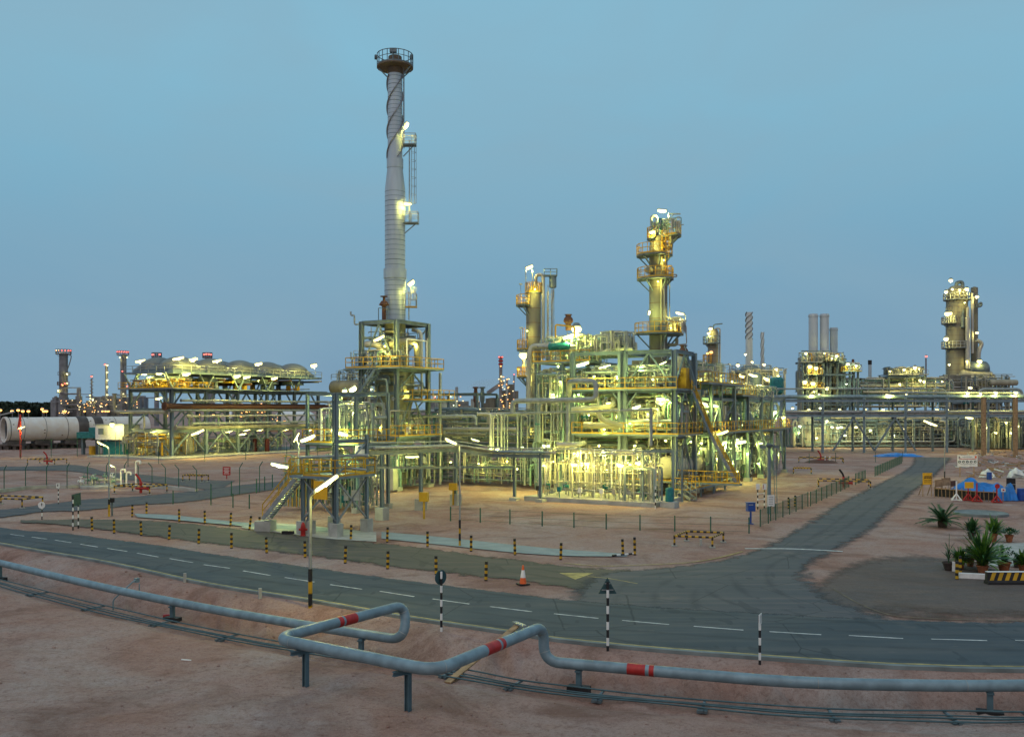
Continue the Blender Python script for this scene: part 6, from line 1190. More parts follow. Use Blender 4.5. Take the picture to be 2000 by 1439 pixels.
vessel(T, V(X+2.2, Y, h(560)), V(X+2.2, Y, h(540)), .42, 'steel', 'condenser', 14); ladder(T, (X+1.85, Y-.2, 0), h(690), h(565), (.3, -1, 0), 'galv', True, .35); ladder(T, (X-1.15, Y-.6, 0), h(735), h(640), (-1, -.5, 0), 'yellow', False, .45)
mb = MB(); c = V(X+1.9, Y-.2, h(540)); mb.box(c, (1.5, .6, .08)); dk = mb.build('platform', 'steel_dark', T); railing(dk, [c+V(-.7, -.3, 0), c+V(.75, -.3, 0), c+V(.75, .3, 0)], h=.8, m='steel', sp=.7)
tube_lamp(T, P(1034, 522, Y-.6), (1, 0, .4), .9, .22, 'glow_street', P(1027, 530, Y-.6)); mb = MB()
for px in (1027, 1040): mb.bar(P(px, 527, Y-.5), P(px, 574, Y-.5), .07)
mb.build('lamp_pole', 'galv', T); bulb(T, P(1022, 694, Y-1.2), .5, 'glow_street', P(1022, 684, Y-1)); bulb(T, P(1030, 646, Y-1.5), .085, 'glow_warm', P(1032, 640, Y-1)); bulb(T, P(1026, 583, Y-1.2), .085, 'glow_warm'); bulb(T, P(1045, 565, Y-1.4), .085, 'glow_warm')
for px, py in ((1017, 555), (1017, 640)): mb = MB(); mb.bar(P(px, py, Y-.6), P(px, py+26, Y-.6), .04); mb.box(P(px, py, Y-.6), (.34, .2, .14), .2); mb.build('dark_lamp', 'galv', T)
# ------------------------------------------------------------------ fan cooler on its tall frame, left
GF = Grid((-58.7, 159, 0)); T = thing('air_cooler', 'long fan cooler with a row of pale pyramid hoods on a tall braced steel frame', 'air cooler', tuple(GF.o)); VS = (0, 7.5, 15, 22.5, 30, 37); US = (-10.8, -5.4, 0)
frame(T, GF, (-10.8, 0), VS, (4.6, 8.3, 11.7), 12, .5, .42); 
for j in range(5):
    for u in (0, -10.8):
        va, vb = VS[j], VS[j+1]; vm = (va+vb)/2
        for p, q_ in (((u, va, .6), (u, vm, 4.3)), ((u, vb, .6), (u, vm, 4.3)), ((u, va, 4.8), (u, vm, 8.1)), ((u, vb, 4.8), (u, vm, 8.1)), ((u, va, 8.6), (u, va+2.2, 11.4)), ((u, vb, 8.6), (u, vb-2.2, 11.4)), ((u, va+.2, 12), (u, va-1.4, 14.7)), ((u, va+.2, 12), (u, va+1.9, 14.7))): part_bar(T, 'brace', GF.p(*p), GF.p(*q_), .24)
for p, q_ in (((-10.8, 0, .6), (-5.4, 0, 4.3)), ((0, 0, .6), (-5.4, 0, 4.3)), ((-10.8, 0, 8.6), (-8, 0, 11.4)), ((0, 0, 8.6), (-2.8, 0, 11.4)), ((-10.8, 0, 12), (-9, 0, 14.6)), ((0, 0, 12), (-1.8, 0, 14.6))): part_bar(T, 'brace', GF.p(*p), GF.p(*q_), .24)
deck(T, GF, -12.6, 1.8, -1.2, 7.5, 11.95, 'frl'); deck(T, GF, -12, 1.6, 7.6, 38, 11.95, '', m='steel_dark'); deck(T, GF, -11.6, 1.0, -.6, 37, 14.75, '', 'steel', edge=False, th=.35); railing(T, [GF.p(1.0, -.6, 14.9), GF.p(1.0, 37, 14.9)], m='galv', r=.05, sp=2, toe=False); railing(T, [GF.p(-11.6, -.6, 14.9), GF.p(1.0, -.6, 14.9)], m='galv', r=.05, sp=2, toe=False)
for j in range(5):
    for ci, uc in enumerate((-8.0, -2.8)):
        mb = MB(); vm = VS[j]*.955+3.9; N = 24; vs = []; lv = ((1.0, 15.35, 0), (.97, 16.35, 1), (.94, 16.6, 1), (.74, 17.1, 1), (.48, 17.5, 1), (.2, 17.72, 1), (.02, 17.76, 1))
        for s_, zz, rd in lv:
            for k in range(N):
                a = 2*math.pi*k/N; c, s2 = math.cos(a), math.sin(a); m_ = max(abs(c), abs(s2)); fx = lerp(c/m_, c, rd); fy = lerp(s2/m_, s2, rd); vs.append(GF.p(uc+fx*2.62*s_, vm+fy*3.58*s_, zz))
        mb.add(vs, [(i*N+k, i*N+(k+1) % N, (i+1)*N+(k+1) % N, (i+1)*N+k) for i in range(len(lv)-1) for k in range(N)], False); h_ = mb.build('hood', 'hood', T)
        mb = MB(); mb.box(GF.p(uc, vm, 15.13), (5.2, 7.1, .42), GF.a); mb.build('plenum', 'steel', T)
        mb = MB(); mb.lathe([(2.2, 0), (2.2, .9), (1.9, .9), (1.9, 0)], GF.p(uc, vm, 13.3), n=18); mb.build('fan_ring', 'steel_dark', T)
        for du in (-1, 1): mb = MB(); mb.box(GF.p(uc+du*1.2, vm, 12.7), (.7, .7, 1.1), GF.a); mb.build('fan_motor', 'yellow' if (j+ci) % 2 else 'steel_dark', T)
q = random.Random(14); lst = [([GF.p(.5+.2*k, -2+k, zz), GF.p(.5+.2*k, 40, zz)], r, m) for k, (zz, r, m) in enumerate(((8.9, .5, 'rust'), (8.2, .22, 'pipe_grey'), (5.2, .3, 'beige_light'), (9.9, .2, 'galv'), (7.2, .16, 'alum'), (5.9, .2, 'pipe_grey')))]
lst += [([GF.p(-13.2, -1.5, 11.2), GF.p(-13.2, -1.5, 7.9), GF.p(.5, -1.5, 7.9)], .3, 'beige_light')]
for k in range(40): v = q.uniform(-1, 38); u = q.uniform(-10, 0); za = q.choice((.3, 4.8, 8.6)); lst.append(([GF.p(u, v, za), GF.p(u, v, za+q.uniform(1.5, 3.4))], q.uniform(.06, .18), q.choice(PM)))
for k in range(16): v = q.uniform(0, 37); z = q.uniform(12.3, 14.4); lst.append(([GF.p(-12, v, z), GF.p(1, v, z)], q.uniform(.08, .2), q.choice(('rust', 'yellow', 'galv'))))
pipes_into(T, lst, 80); clutter(T, GF, -12, 1.5, -1.5, 6.5, 12.1, 13.8, 50, 71, .6, .12, 40, 10, 3, ('yellow', 'yellow', 'galv', 'rust')); clutter(T, GF, -12.5, -1, -2.5, 8, .3, 4.4, 90, 72, .6, .2, 50, 14, 8, ('beige_light', 'galv', 'pipe_grey', 'yellow')); clutter(T, GF, -11, 0, 9, 34, .3, 3.5, 60, 73, .6, .2, 40, 8, 6)
for k, (u, v, r, m) in enumerate(((-11, 3, 1.0, 'cream'), (-7, 2, .9, 'beige_light'), (-3, 6, 1.0, 'cream'))): vessel(T, GF.p(u, v, .8), GF.p(u, v, 3.6), r, m, 'vessel', 16)
for px, py, d, Ln, r, gl in ((274, 705, 168, 1.5, .26, 'glow_street'), (283, 729, 164, 1.2, .3, 'glow_street'), (313, 729, 160, 1.2, .26, 'glow_street'), (364, 731, 159, 1.2, .3, 'glow_street'), (463, 735, 168, 1.0, .34, 'glow_street'), (482, 737, 170, 1.1, .24, 'glow_street'), (536, 739, 176, 1.0, .3, 'glow_street'), (348, 700, 156, 1.6, .28, 'glow_street'), (378, 702, 160, 1.2, .28, 'glow_street'), (424, 705, 163, 1.3, .26, 'glow_street'), (505, 711, 170, 1.1, .34, 'glow_street'), (613, 714, 184, 1.0, .45, 'glow_street'), (310, 778, 163, 1.0, .22, 'glow_street'), (300, 843, 160, 1.1, .22, 'glow_street'), (330, 843, 160, .9, .16, 'glow_street'), (447, 843, 166, 1.1, .26, 'glow_street'), (474, 848, 168, 1.1, .4, 'glow_street'), (482, 840, 170, 1.0, .2, 'glow_street'), (508, 840, 172, 1, .14, 'glow_street'), (558, 840, 178, 1, .14, 'glow_street'), (606, 840, 184, 1, .2, 'glow_street'), (639, 840, 188, 1, .14, 'glow_street')): tube_lamp(T, P(px, py, d), (1, 0, .2), Ln*1.3, r*(1 if py < 800 else .38), gl, P(px+4, py+14, d) if py < 715 else P(px, py-8, d))
for px, py, d in ((439, 832, 172), (260, 860, 168), (290, 865, 166), (275, 880, 165), (320, 870, 164), (255, 835, 168), (278, 760, 166), (325, 750, 164), (420, 870, 170), (540, 850, 182)): bulb(T, P(px, py, d), .11, 'glow_warm')
T2 = thing('pad', 'long low concrete kerb and pad on which the fan cooler frame stands', 'pad', tuple(GF.p(0, 0, 0))); mb = MB(); mb.prism([tuple(GF.p(u, v).xy) for u, v in ((-16, -5), (4, -5), (4, 42), (-16, 42))], -.1, .22); mb.build('slab', 'concrete', T2)
T = thing('vessel_deck', 'piped platform with a fat horizontal vessel at the right end of the fan cooler', 'steel frame', tuple(GF.p(4, 44, 0))); Gx = Grid(tuple(GF.p(1, 41, 0))); frame(T, Gx, (0, 6), (0, 6), (4.6, 8.3, 11.4), 11.5, .4, .34); vessel(T, Gx.p(-1, 1, 13), Gx.p(6, 1, 13), 1.5, 'beige', 'vessel'); clutter(T, Gx, 0, 6.5, 0, 5, 14, 17, 26, 74, .8, .16, 26, 6, 2, ('steel_dark', 'galv')); railing(T, [Gx.p(-.5, -.5, 14.6), Gx.p(6.6, -.5, 14.6)], m='galv', r=.06, sp=1.6, toe=False); clutter(T, Gx, -1, 9, 0, 6, 4.5, 11, 40, 75, .35, .3, 26, 4, 2, ('rust', 'pipe_grey', 'beige'))
# small cabin and gear left of the cooler
g = P(230, 858, 168); T = thing('cabin', 'small white cabin raised on posts at the left end of the fan cooler', 'cabin', (g.x, g.y, 0)); mb = MB(); mb.box((g.x, g.y, 4.2), (6.5, 4, 2.6), R(-20)); mb.build('body', 'white', T); mb = MB(); mb.box((g.x, g.y, 5.6), (7, 4.5, .16), R(-20)); mb.build('roof', 'galv', T)
for dx, dy in ((-2.8, -1.4), (2.8, -1.4), (-2.8, 1.4), (2.8, 1.4)): part_bar(T, 'leg', (g.x+dx, g.y+dy, 0), (g.x+dx, g.y+dy, 2.9), .3)
bulb(T, P(219, 829, 164), .5, 'glow_street', P(219, 834, 164)); mb = MB(); mb.box((g.x-2.2, g.y-1.9, 4.4), (1.2, .1, 1.1), R(-20)); mb.build('window', 'steel_dark', T); mb = MB(); mb.box((g.x, g.y+.3, 1.3), (4.6, 2.6, 2.4), R(-20)); mb.build('switchgear', 'teal', T)
g = P(190, 862, 172); T = thing('machine_skid', 'dark green machine skid between the white drum and the cabin', 'machine', (g.x, g.y, 0)); mb = MB(); mb.box((g.x, g.y, 3.6), (6.4, 3, 1.1), .1); mb.box((g.x+.6, g.y, 4.5), (3.4, 2.4, 1.0), .1); mb.build('body', 'teal', T)
for dx in (-2.6, 0, 2.6): part_bar(T, 'leg', (g.x+dx, g.y, 0), (g.x+dx, g.y, 3.1), .5, m='steel_dark')
mb = MB(); mb.tube([(g.x-.2, g.y-1.6, 0), (g.x-.2, g.y-1.6, 1.6)], .6, 10); mb.build('drum', 'yellow', T)
# lit valve cluster behind the bent-arm fence
g = G(200, 951); T = thing('valve_cluster', 'cluster of pale valves on a round concrete base under the low street lamp', 'valve cluster', tuple(g)); mb = MB(); mb.lathe([(2.2, -.05), (2.2, .2), (.001, .2)], g, n=24); mb.build('base', 'concrete', T); q = random.Random(3)
for i in range(12): c = g+V(q.uniform(-2.4, 2), q.uniform(-1, 1), q.uniform(.5, 1.2)); valve(T, c, q.uniform(.2, .36), (1, 0, 0), q.choice(('cream', 'white', 'pipe_green'))); mb = MB(); mb.tube([V(c.x, c.y, .1), c], .07, 6); mb.build('pipe', 'cream', T)
for dx, hh in ((2.0, 1.9), (2.6, 1.6), (3.6, 2.8)): mb = MB(); mb.tube(bend([g+V(dx, 0, 0), g+V(dx, 0, hh), g+V(dx+.5, -.1, hh), g+V(dx+.5, -.1, hh-.3)], .25), .1, 8); mb.build('vent_pipe', 'white', T)
mb = MB(); mb.tube([g+V(-2, .4, .75), g+V(1.8, .4, .75)], .14, 8); mb.build('header', 'cream', T)
# ------------------------------------------------------------------ the big white drum (rotary kiln shell)
T = thing('kiln_shell', 'huge white cylindrical shell lying on dark cradles, with two dark bands', 'kiln', (-107, 194, 0)); a = V(-105.9, 192.0, 4.15); b = a+V(21.3, 21, .1); d = (b-a).normalized(); Lk = (b-a).length; r = 2.55
mb = MB(); pr = [(r*.93, 1.4), (r*.93, 0), (r*1.06, 0), (r*1.06, .5), (r, .6)]
for t in (3.2, 7.4, 8.0, 22, 25): pr += [(r, t), (r*1.012, t), (r*1.012, t+.25), (r, t+.25)]
pr += [(r, Lk), (.001, Lk)]; mb.lathe(pr, a, d, 44)
for t in (.7, 3.3, 7.6, 12.0, 22.2): mb.lathe([(r, t), (r*1.016, t), (r*1.016, t+.09), (r, t+.09)], a, d, 44, mi=1)
q = random.Random(6)
for i in range(46):
    t = q.uniform(.8, 26); th = q.uniform(0, 6.28); u1 = d.orthogonal().normalized(); u2 = d.cross(u1); c = a+d*t+(u1*math.cos(th)+u2*math.sin(th))*(r*1.004); n_ = (u1*math.cos(th)+u2*math.sin(th)); s2 = q.uniform(.06, .22); e = d.cross(n_); mb.add([c-d*s2, c-e*s2*.7, c+d*s2, c+e*s2*.7], [(0, 1, 2, 3)], mi=1 if i % 3 == 0 else 2)
mb.build('shell', ['kiln_white', 'kiln_dark', 'rust'], T)
mb = MB(); mb.lathe([(r*.92, .9), (.001, .9)], a, d, 36); mb.build('mouth_shade', 'kiln_dark', T); mb = MB()  # dark disc set inside the open mouth stands in for its shaded interior
for k in range(3): mb.bar(a+d*.8+V(-1+1*k, 1-k, -2.0), a+d*.8+V(-1+1*k, 1-k, 2.0), .12)
mb.build('end_brace', 'steel_dark', T)
for t, w in ((14.2, 2.2), (17.6, 1.9)): mb = MB(); mb.lathe([(r, t), (r*1.05, t+.1), (r*1.05, t+w-.1), (r, t+w)], a, d, 44); mb.build('tyre', 'kiln_dark', T)
for t in (2.0, 7.5, 13.5, 22): 
    c = a+d*t; mb = MB(); mb.box((c.x, c.y, 1.35), (3.6, 3.0, .9), .78); mb.box((c.x, c.y, .95), (4.6, 3.4, .4), 0)
    for dx in (-2.2, -.8, .8, 2.2): mb.box((c.x+dx, c.y-1, .35), (.7, .7, .9)); mb.box((c.x+dx, c.y+1, .35), (.7, .7, .9))
    mb.build('cradle', 'kiln_dark', T)
mb = MB(); mb.bar(a+V(-1.8, -.4, r+.2), a+V(2.0, .5, r+1.2), .5, .3); mb.build('top_frame', 'galv', T)
# ------------------------------------------------------------------ trees on the horizon, left
def tree(px, py_top, d, w, seed, label):
    q = random.Random(seed); x = (px-1000)/FPX*d; h = HZ(py_top, d); T = thing('tree', label, 'tree', (x, d, 0), 'trees beyond the drum'); mb = MB(); mb.tube([(x, d, 0), (x+.3, d, h*.3), (x+.1, d, h*.75)], .5, 6, True, rs=[.6, .42, .1])
    for k in range(5): a = q.uniform(0, 6.28); mb.tube([(x, d, h*q.uniform(.2, .4)), (x+math.cos(a)*w*.35, d+math.sin(a)*w*.35, h*q.uniform(.55, .8))], .16, 5)
    mb.build('trunk', 'bark', T); mb = MB(); cl = [(q.uniform(-.42, .42)*w, q.uniform(-.4, .4)*w, h*q.uniform(.42, .82), q.uniform(.14, .28)*w) for _ in range(15)]
    for cx, cy, cz, cr_ in cl:
        for i in range(110):
            a = q.uniform(0, 6.28); e = q.uniform(-1.2, 1.5); rr_ = cr_*q.uniform(.55, 1.05); c = V(x+cx+math.cos(a)*math.cos(e)*rr_, d+cy+math.sin(a)*math.cos(e)*rr_, min(h, cz+math.sin(e)*rr_*.8)); n1 = V(q.uniform(-1, 1), q.uniform(-1, 1), q.uniform(-1, 1)).normalized()*q.uniform(.5, 1.1); n2 = n1.orthogonal().normalized()*q.uniform(.4, .8); mb.add([c-n1, c+n2, c+n1, c-n2], [(0, 1, 2, 3)])
    mb.build('crown', 'tree', T)
for i, (px, py, w, lab) in enumerate(((-22, 786, 22, 'dark tree crown at the very edge, just above the drum mouth'), (14, 791, 16, 'low dark tree above the open mouth of the drum'), (32, 785, 18, 'tall dark round tree with a domed crown above the white drum'), (45, 791, 15, 'dark tree between the domed one and the broad ones'), (62, 788, 18, 'broad dark tree beside the orange lamp mast'), (76, 787, 20, 'broad dark tree in the middle of the far tree line'), (92, 789, 18, 'dark tree next to last before the far refinery columns'), (103, 795, 12, 'lowest dark tree, right against the far refinery'))): tree(px, py, 520+i*7, w, 100+i, lab)
# ------------------------------------------------------------------ far refinery units, left
def dots(T, pts, r=.5):
    for px, py, d, gl in pts: bulb(T, P(px, py, d), r, gl)
def far_column(T, px, d, top, bot, w, m='far_steel', name='column'):
    x = (px-1000)/FPX*d; r = w*d/FPX/2; z0, z1 = max(0, HZ(bot, d)), HZ(top, d); mb = MB(); pr = [(r, z0)]; k = max(2, int((z1-z0)/5))
    for i in range(1, k): zz = lerp(z0, z1, i/k); pr += [(r, zz), (r*1.03, zz), (r*1.03, zz+.3), (r, zz+.3)]
    pr += [(r, z1), (.001, z1+r*.4)]; mb.lathe(pr, (x, d, 0), n=16); mb.build(name, m, T); return x, r, z1
DF = 520
T = thing('refinery_column', 'far refinery column with a ring of red lamps on its wide top, above the white drum', 'column', ((125-1000)/FPX*DF, DF, 0)); x, r, z1 = far_column(T, 124, DF, 690, 832, 16, 'far_steel', 'shell'); ring_deck(T, (x, DF), z1-.5, r, r*1.75, 0, 360, 'far_steel', 'far_steel', 2.6, True, 18, .12)
for k in range(14): a = 2*math.pi*k/14; bulb(T, (x+math.cos(a)*r*1.7, DF+math.sin(a)*r*1.7, z1+1.6), .34, 'glow_red' if k not in (9, 10) else 'glow_far')
dots(T, ((127, 749, DF-4, 'glow_red'), (121, 751, DF-4, 'glow_red'), (131, 748, DF-3, 'glow_far'), (131, 730, DF-4, 'glow_far'), (114, 762, DF-3, 'glow_far'), (122, 752, DF-4, 'glow_orange')), .5); ring_deck(T, (x, DF), HZ(752, DF), r, r*1.4, 180, 360, 'rust', 'rust', 1.8, False, 8, .1); ring_deck(T, (x, DF), HZ(733, DF), r, r*1.5, 240, 400, 'far_steel', 'far_steel', 1.8, False, 8, .1)
mb = MB(); mb.tube(bend([V(x+r*.8, DF, z1-.5), V(x+r*2, DF, z1-1), V(x+r*1.6, DF, z1-5), V(x+r, DF, z1-9)], 2), .3, 6); mb.build('side_pipe', 'far_steel', T)
T = thing('refinery_column', 'far refinery column with red crown lamps, standing just left of the fan cooler', 'column', ((241-1000)/FPX*DF, DF, 0)); x, r, z1 = far_column(T, 242, DF, 692, 832, 9.5, 'far_steel', 'shell'); far_column(T, 237, DF-3, 700, 832, 4, 'far_steel', 'pipe'); ring_deck(T, (x-.6, DF), z1-.4, r, r*2.3, 0, 360, 'far_steel', 'far_steel', 2.2, True, 16, .12)
for k in range(14): a = 2*math.pi*k/14; bulb(T, (x-.6+math.cos(a)*r*2.2, DF+math.sin(a)*r*2.2, z1+1.4), .34, 'glow_red')
dots(T, ((239, 725, DF-5, 'glow_red'), (248, 754, DF-4, 'glow_red'), (234, 698, DF-5, 'glow_far'), (248, 698, DF-5, 'glow_far'), (241, 769, DF-5, 'glow_far')), .45)
T = thing('flare_stack', 'slim lattice stack with a red lamp at its tip, between the two far columns', 'stack', ((178-1000)/FPX*DF, DF, 0)); x = (179-1000)/FPX*DF; mb = MB(); z1 = HZ(739, DF); mb.tube([(x, DF, 0), (x, DF, z1)], .45, 6); mb.build('shaft', 'far_steel', T); mb = MB()
for k in range(20): a = -1 if k % 2 else 1; mb.bar((x+a*1.0, DF, 8+k*1.0), (x-a*1.0, DF, 9+k*1.0), .2)
mb.build('lattice', 'far_steel', T); dots(T, ((179, 735, DF, 'glow_red'), (176, 772, DF, 'glow_far'), (177, 778, DF, 'glow_far'), (181, 780, DF, 'glow_far')), .6)
T = thing('refinery_column', 'slim far stack lit up its whole height by yellow lamps, red lamp on top', 'column', ((208-1000)/FPX*DF, DF, 0)); far_column(T, 208, DF, 714, 832, 5, 'far_steel', 'shell'); dots(T, [(209.5, y, DF-2, 'glow_far') for y in (713, 727, 742, 755, 771)]+[(205, 712, DF-2, 'glow_red')], .6)
for px, lab in ((306, 'red-lit column top peeping over the left hoods of the fan cooler'), (405, 'red-lit column top peeping over the middle hoods of the fan cooler')):
    T = thing('refinery_column', lab, 'column', ((px-1000)/FPX*430, 430, 0)); x, r, z1 = far_column(T, px, 430, 697, 832, 9, 'far_steel', 'shell'); ring_deck(T, (x, 430), z1-.5, r, r*2.0, 0, 360, 'far_steel', 'far_steel', 2.4, False, 14, .14); dots(T, [(px+k, 691+abs(k)*.2, 430-5, 'glow_red') for k in ((-8, -7, 6) if px == 306 else (-6, -2, 3, 7))], .5)
T = thing('process_unit', 'low far process unit spangled with small lamps, behind the white drum', 'process unit', ((180-1000)/FPX*DF, DF, 0)); q = random.Random(40)
for i in range(34): px = q.uniform(104, 268); h_ = q.uniform(772, 796); mb = MB(); x = (px-1000)/FPX*DF; w = q.uniform(2, 9); zz = HZ(h_, DF); mb.box((x, DF+q.uniform(0, 14), zz/2), (w, 3, zz)); mb.build('block', 'far_steel', T)
for i in range(26): px = q.uniform(104, 268); mb = MB(); x = (px-1000)/FPX*DF; z = HZ(q.uniform(766, 806), DF); mb.tube([(x, DF-3, z), (x+q.uniform(4, 18), DF-3, z)], .3, 5); mb.build('pipe', 'far_steel', T)
far_column(T, 154, DF, 759, 832, 8); far_column(T, 109, DF, 774, 832, 6); far_column(T, 196, DF, 778, 832, 5); mb = MB(); x0, x1 = (131-1000)/FPX*DF, (158-1000)/FPX*DF; mb.bar((x0, DF, HZ(757, DF)), (x1, DF, HZ(757, DF)), .5); mb.bar((x0, DF, HZ(770, DF)), ((176-1000)/FPX*DF, DF, HZ(770, DF)), .4); mb.build('bridge_pipe', 'far_steel', T)
far_column(T, 181, DF+10, 790, 832, 14, 'galv', 'vessel'); far_column(T, 233, DF+10, 790, 832, 16, 'galv', 'vessel')
dots(T, [(q.uniform(106, 268), q.uniform(780, 808), DF-6, q.choice(('glow_dot', 'glow_dot', 'glow_dot', 'glow_orange', 'glow_orange'))) for _ in range(60)], .32); dots(T, [(px, 803, DF-60, 'glow_orange') for px in (124, 128, 165, 200, 206, 212, 231)], .6)
def sodium(px, py, d, label, r=.42):
    T = thing('street_lamp', label, 'street lamp', ((px-1000)/FPX*d, d, 0), 'orange lamps along the far road'); x = (px-1000)/FPX*d; mb = MB(); mb.tube([(x, d, 0), (x, d, HZ(py, d)+.3)], .12, 5); mb.build('pole', 'far_steel', T); bulb(T, (x, d-.2, HZ(py, d)), r, 'glow_orange', None, 'lamp_head')
for px, py, lab in ((1, 801, 'orange street lamp at the extreme end of the far road'), (24, 803, 'orange street lamp over the domed tree gap'), (36, 801, 'orange street lamp just before the red mast'), (45, 803, 'orange street lamp just past the red mast'), (56, 803, 'orange street lamp in front of the broad trees'), (86, 803, 'double-bright orange street lamp below the far tree line'), (91, 803, 'orange street lamp close beside the double-bright one'), (83, 799, 'small orange lamp above the double-bright one')): sodium(px, py, 380, lab, .7)
# orange-lit unit seen through the cooler frame
T = thing('process_unit', 'orange-lit furnace unit seen through the legs of the fan cooler', 'process unit', ((495-1000)/FPX*400, 400, 0)); q = random.Random(41)
for i in range(12): px = q.uniform(466, 520); x = (px-1000)/FPX*400; zz = HZ(q.uniform(784, 802), 400); mb = MB(); mb.box((x, 400+q.uniform(0, 8), zz/2), (q.uniform(2, 6), 3, zz)); mb.build('block', 'beige', T)
dots(T, [(q.uniform(466, 520), q.uniform(788, 806), 394, 'glow_orange') for _ in range(44)], .34); dots(T, [(px, py, 392, 'glow_orange') for px, py in ((388, 810), (417, 811), (446, 811), (325, 812), (471, 812), (545, 815), (543, 822), (556, 823), (535, 818))], .7); far_column(T, 415, 400, 768, 832, 10); far_column(T, 456, 400, 770, 832, 7, 'galv')
mb = MB(); x = (555-1000)/FPX*400; mb.lathe([(9, 0), (9, 6), (5, 8.6), (.01, 9.2)], (x, 420, 0), n=26); mb.build('tank', 'white', T); mb = MB(); mb.lathe([(7, 0), (7, 6), (4, 8), (.01, 8.4)], ((430-1000)/FPX*400, 430, 0), n=26); mb.build('tank', 'white', T)
mb = MB(); a = P(470, 826, 330); b = P(575, 824, 330); mb.bar(V(a.x, 330, 1.6), V(b.x, 330, 1.6), 2, 2.6); o = mb.build('boundary_wall', 'plywood'); tag(o, 'low pale boundary wall far behind the fan cooler legs', 'wall')
for i, px in enumerate((502, 526, 460)):
    g = G(px-4 if px != 460 else 462, 884 if i < 2 else 880); mb = MB(); mb.lathe([(.45, 0), (.45, 2.4), (.3, 2.7), (.001, 2.8)], g, n=12); tag(mb.build('gas_bottle', 'bottle_red', None, tuple(g)), ('tall red cylinder under the middle of the fan cooler, left one', 'tall red cylinder farther along under the fan cooler', 'shorter red cylinder standing deep under the fan cooler frame')[i], 'cylinder', 'red cylinders under the cooler')
# ------------------------------------------------------------------ far units seen between the tower and the columns
D2 = 420
T = thing('chimney', 'far steaming stack with a red-and-dark banded top, between the stack tower and the columns', 'chimney', ((978-1000)/FPX*D2, D2, 0)); x, r, z1 = far_column(T, 978, D2, 697, 832, 6.5, 'far_steel', 'shell')
for k in range(3): mb = MB(); zz = HZ(700+k*6.5, D2); mb.lathe([(r*1.05, 0), (r*1.45, .1), (r*1.45, .7), (r*1.05, .8)], (x, D2, zz), n=14); mb.build('band', 'red', T)
dots(T, ((975, 697, D2-3, 'glow_red'), (981, 697, D2-3, 'glow_red'), (978, 715, D2-3, 'glow_orange'), (979, 735, D2-3, 'glow_far')), .4)
mv = bpy.data.materials.new('steam'); mv.use_nodes = True; mv.node_tree.nodes.remove(mv.node_tree.nodes['Principled BSDF']); pv = mv.node_tree.nodes.new('ShaderNodeVolumePrincipled'); pv.inputs['Density'].default_value = .035; pv.inputs['Color'].default_value = (.9, .88, .8, 1); mv.node_tree.links.new(pv.outputs[0], mv.node_tree.nodes['Material Output'].inputs['Volume']); M['steam'] = mv
mb = MB(); mb.tube([P(978, 742, D2+2), P(966, 746, D2+2), P(950, 750, D2+3), P(932, 753, D2+4), P(914, 757, D2+5)], 1, 10, True, rs=[1.0, 1.8, 2.4, 2.6, .6]); tag(mb.build('steam_plume', 'steam', None, tuple(P(950, 750, D2))), 'faint drifting plume of steam beside the red-topped far stack', 'steam')
T = thing('process_unit', 'far orange-lit unit with a sloping conveyor at the foot of the steaming stack', 'process unit', ((985-1000)/FPX*D2, D2+4, 0)); q = random.Random(44)
mb = MB(); mb.bar(P(952, 768, D2), P(984, 746, D2), 2.2, 1.8); mb.build('conveyor', 'far_steel', T)
for i in range(16): px = q.uniform(948, 1008); x = (px-1000)/FPX*D2; zz = HZ(q.uniform(748 if px > 978 else 776, 790), D2); mb = MB(); mb.box((x, D2+q.uniform(4, 10), zz/2), (q.uniform(2, 5), 3, zz)); mb.build('block', 'beige', T)
dots(T, [(q.uniform(972, 1006), q.uniform(735, 806), D2-3, q.choice(('glow_orange', 'glow_dot', 'glow_orange'))) for _ in range(38)]+[(1004, 731, D2-3, 'glow_red')], .3); far_column(T, 1004, D2, 733, 800, 2.5); far_column(T, 990, D2, 742, 800, 5, 'galv')
T = thing('process_unit', 'far lamp-dotted unit low on the skyline just right of the stack tower', 'process unit', ((900-1000)/FPX*D2, D2+8, 0))
for i in range(22): px = q.uniform(842, 945); x = (px-1000)/FPX*D2; zz = HZ(q.uniform(776, 800), D2); mb = MB(); mb.box((x, D2+q.uniform(4, 10), zz/2), (q.uniform(2, 6), 3, zz)); mb.build('block', 'far_steel', T)
far_column(T, 892, D2, 756, 832, 6, 'galv'); far_column(T, 850, D2, 776, 832, 4); dots(T, [(q.uniform(842, 945), q.uniform(772, 818), D2-3, q.choice(('glow_dot', 'glow_dot', 'glow_far_green', 'glow_orange'))) for _ in range(36)]+[(849, 776, D2-3, 'glow_red'), (851, 783, D2-3, 'glow_red')], .32)
for px, m, lab in ((929, 'rust', 'dark rusty bell-topped vent standing on the pipe rack'), (942, 'steel_dark', 'grey-green bell-topped vent beside the rusty one')):
    c = P(px, 785, 118); c.z = 7.6; hh = HZ(755, 118)-c.z; mb = MB(); mb.lathe([(.17, 0), (.17, hh*.42), (.30, hh*.5), (.32, hh*.72), (.22, hh*.86), (.22, hh*.94), (.4, hh*.95), (.4, hh*.99), (.001, hh)], c, n=14); tag(mb.build('vent', m, None, (c.x, c.y, 7.6)), lab, 'vent')
